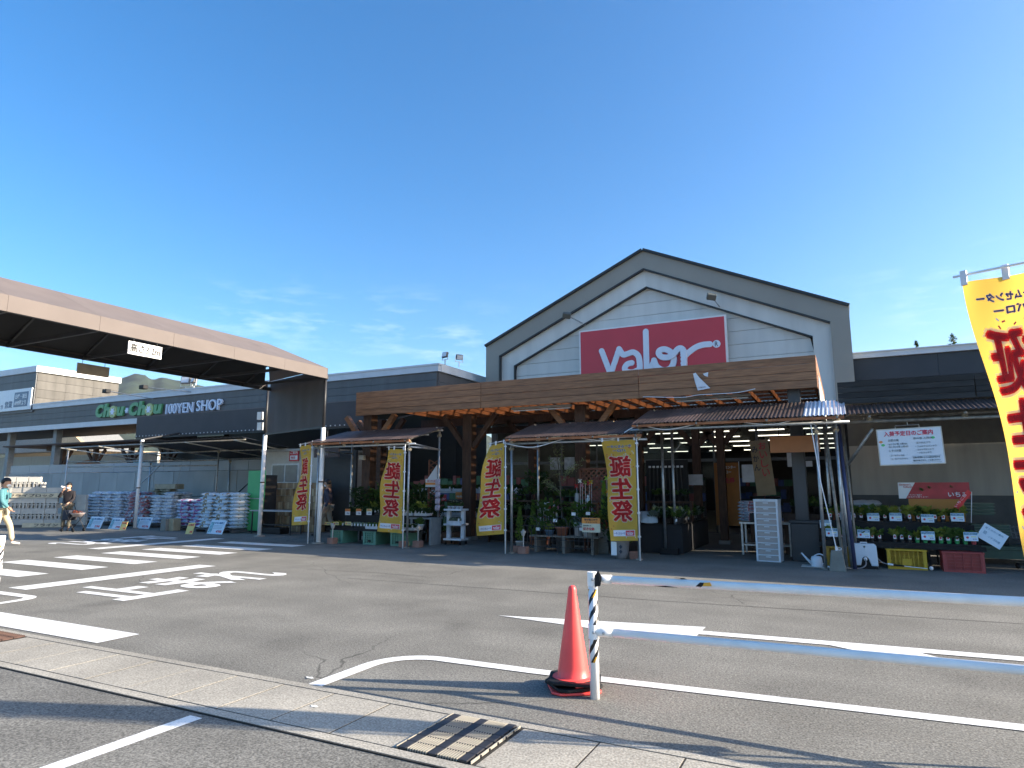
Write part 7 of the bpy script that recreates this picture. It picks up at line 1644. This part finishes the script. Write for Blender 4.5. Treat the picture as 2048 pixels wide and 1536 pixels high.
    # clothes
    topP = [cv(J['pelvis'] + Vector((0, 0, .02 - hem)), (.165 * k, .12 * k)), cv(J['belly'], (.15 * k, .118 * k)), cv(J['chest'], (.17 * k, .122 * k)), cv(mid('chest', 'neck', .75), .066 * k), cv(J['shL'], .066 * k), cv(J['elL'], .053 * k), cv(mid('elL', 'wrL', .9), .042 * k), cv(J['shR'], .066 * k), cv(J['elR'], .053 * k), cv(mid('elR', 'wrR', .9), .042 * k)]
    skinned('jacket', topP, [(0, 1), (1, 2), (2, 3), (2, 4), (4, 5), (5, 6), (2, 7), (7, 8), (8, 9)], top_m, t)
    legP = [cv(J['pelvis'], (.155 * k, .115 * k)), cv(J['hipL'], .098 * k), cv(J['knL'], .072 * k), cv(J['anL'].lerp(J['knL'], .05), .062 * k), cv(J['hipR'], .098 * k), cv(J['knR'], .072 * k), cv(J['anR'].lerp(J['knR'], .05), .062 * k)]
    skinned('trousers', legP, [(0, 1), (1, 2), (2, 3), (0, 4), (4, 5), (5, 6)], leg_m, t)
    for a in ('L', 'R'):
        an = J['an' + a]; toe = J['to' + a]; d = (toe - an); d.z = 0; d.normalize(); z0 = min(an.z, .08)
        sp2 = [cv(an + Vector((0, 0, -.025)) - d * .03, .045 * k), cv(an + d * .08 + Vector((0, 0, -.045)), (.044 * k, .035 * k)), cv(toe + Vector((0, 0, -.0)), (.04 * k, .028 * k))]
        skinned('shoe', sp2, [(0, 1), (1, 2)], shoe_m, t, 1)
    if collar: MB().lathe([(.075 * k, -.02), (.07 * k, .03), (.062 * k, .035), (.066 * k, -.02)], 14, Matrix.Translation(mid('chest', 'neck', .8))).build('collar', collar, t, True)
    return t, J
walk = dict(pelvis=(0, 0, .93), belly=(0, -.005, 1.1), chest=(0, -.01, 1.3), neck=(0, -.02, 1.46), headb=(0, -.03, 1.52), headt=(0, -.045, 1.62), shL=(.18, -.01, 1.38), elL=(.24, .1, 1.12), wrL=(.23, .02, .9), shR=(-.18, -.01, 1.38), elR=(-.23, -.06, 1.12), wrR=(-.21, -.22, .95),
            hipL=(.085, 0, .88), knL=(.09, -.2, .5), anL=(.09, -.28, .1), toL=(.1, -.46, .04), hipR=(-.085, 0, .88), knR=(-.09, .05, .49), anR=(-.09, .34, .16), toR=(-.1, .2, .04))
x, y = GR(-6, 1092)
man, _ = person('person in a teal work jacket and cream trousers with a white mask, walking', (x, y, 0), R(138), walk, mat('teal_jacket', (.085, .24, .27), .75, var=.1, bump=.2, bscale=14), mat('cream_trousers', (.55, .47, .32), .8, var=.08, bump=.15, bscale=14), mat('white_shoe', (.72, .68, .62), .6), 1.72, hem=.13, collar=mat('teal_collar', (.07, .21, .24), .75))
MB().box(-.155, -.05, -.2, -.17, 1.22, 1.34).build('pocket', _mats['teal_collar'], man, bevel=.008)
stand = dict(pelvis=(0, 0, .92), belly=(0, .0, 1.09), chest=(0, -.01, 1.28), neck=(0, -.03, 1.44), headb=(0, -.045, 1.50), headt=(0, -.06, 1.6), shL=(.17, -.01, 1.36), elL=(.2, -.06, 1.1), wrL=(.14, -.26, .98), shR=(-.17, -.01, 1.36), elR=(-.24, -.17, 1.18), wrR=(-.1, -.23, 1.40),
             hipL=(.085, 0, .88), knL=(.1, -.03, .49), anL=(.1, -.0, .1), toL=(.14, -.17, .035), hipR=(-.085, 0, .88), knR=(-.1, -.01, .49), anR=(-.12, .05, .1), toR=(-.14, -.12, .035))
x, y = GR(130, 1062)
wom, _ = person('person in a black top and olive trousers holding white tissue to the face', (x, y, 0), R(35), stand, mat('black_top', (.018, .014, .017), .8, var=.15), mat('olive_trousers', (.14, .125, .09), .85, var=.1), mat('dark_shoe', (.03, .03, .035), .6), 1.66, lady=True, hem=.14)
_w = wom.matrix_basis @ Vector((-.06, -.27, 1.44))
tag(link('tissue', leafclump(7, .05, .02, .04, .08, 3, .1, .5), mat('tissue_white', (.75, .78, .82), .7), None, _w), 'crumpled white tissue in the raised hand of the standing person', 'tissue')
sc_ = thing('hand_cart', 'black folding shopping trolley with a basket of flowers beside the standing person', 'cart', (x + .55, y - .1, 0), R(10))
for s_ in (-1, 1):
    MB().tube([(-.25, s_ * .2, .9), (.05, s_ * .2, .45), (.3, s_ * .2, .12)], .012, 6).build('frame_tube', BLACKM, sc_, True); MB().tube([(.25, s_ * .2, .55), (.0, s_ * .2, .3), (-.2, s_ * .2, .08)], .012, 6).build('frame_tube', BLACKM, sc_, True)
    for xx in (.3, -.2): MB().lathe([(.055, -.015), (.06, 0), (.055, .015)], 12, Matrix.Translation((xx, s_ * .2, .062)) @ Matrix.Rotation(R(90), 4, 'X')).build('wheel', BLACK, sc_)
MB().tube([(-.25, -.2, .9), (-.25, .2, .9)], .014, 6).build('handle', BLACKM, sc_); MB().lathe([(.14, .5), (.26, .62), (.27, .63), (.24, .62), (.13, .52)], 14, Matrix.Translation((.2, 0, 0)) @ Matrix.Scale(.75, 4, (0, 1, 0))).build('basket', mat('basket_pale', (.5, .42, .4), .7, var=.3), sc_, True)
link('flowers', leafclump(80, .15, .12, .1, .05, 9), leafmat('petal_rust', (.35, .1, .06)), sc_, (.2, 0, .58)); MB().box(-.28, .02, -.18, .18, .38, .72).build('bag', mat('navy_bag', (.02, .025, .04), .7), sc_, bevel=.04)
stride = dict(walk); stride.update(elL=(.24, .12, 1.1), wrL=(.26, .0, .86), wrR=(-.22, -.08, .88), elR=(-.24, .02, 1.11))
x, y = GR(648, 1072)
emp, _ = person('person in a dark blue shirt and beige trousers walking behind the white column', (x + .1, y, 0), R(-68), stride, mat('navy_shirt', (.045, .05, .085), .8, var=.1), mat('beige_trousers', (.33, .29, .23), .8, var=.08), mat('black_shoe', (.02, .02, .02), .5), 1.72, hem=.06)
MB().box(.09, .15, -.155, -.14, 1.3, 1.32).build('name_badge', TAGW, emp)
# ================================================================== light haze in the air
hz = MB().box(-2600, 2600, -2600, 2600, -1.0, 246).build('haze', None)
hm_ = bpy.data.materials.new('air'); hm_.use_nodes = True; _n = hm_.node_tree.nodes; _n.clear()
_o = _n.new('ShaderNodeOutputMaterial'); _v = _n.new('ShaderNodeVolumePrincipled'); _v.inputs['Density'].default_value = 0.00008; _v.inputs['Color'].default_value = (.8, .9, 1, 1); _v.inputs['Anisotropy'].default_value = .2
hm_.node_tree.links.new(_v.outputs[0], _o.inputs['Volume']); hz.data.materials.append(hm_)
tag(hz, 'thin blue haze in the far air', kind='stuff')
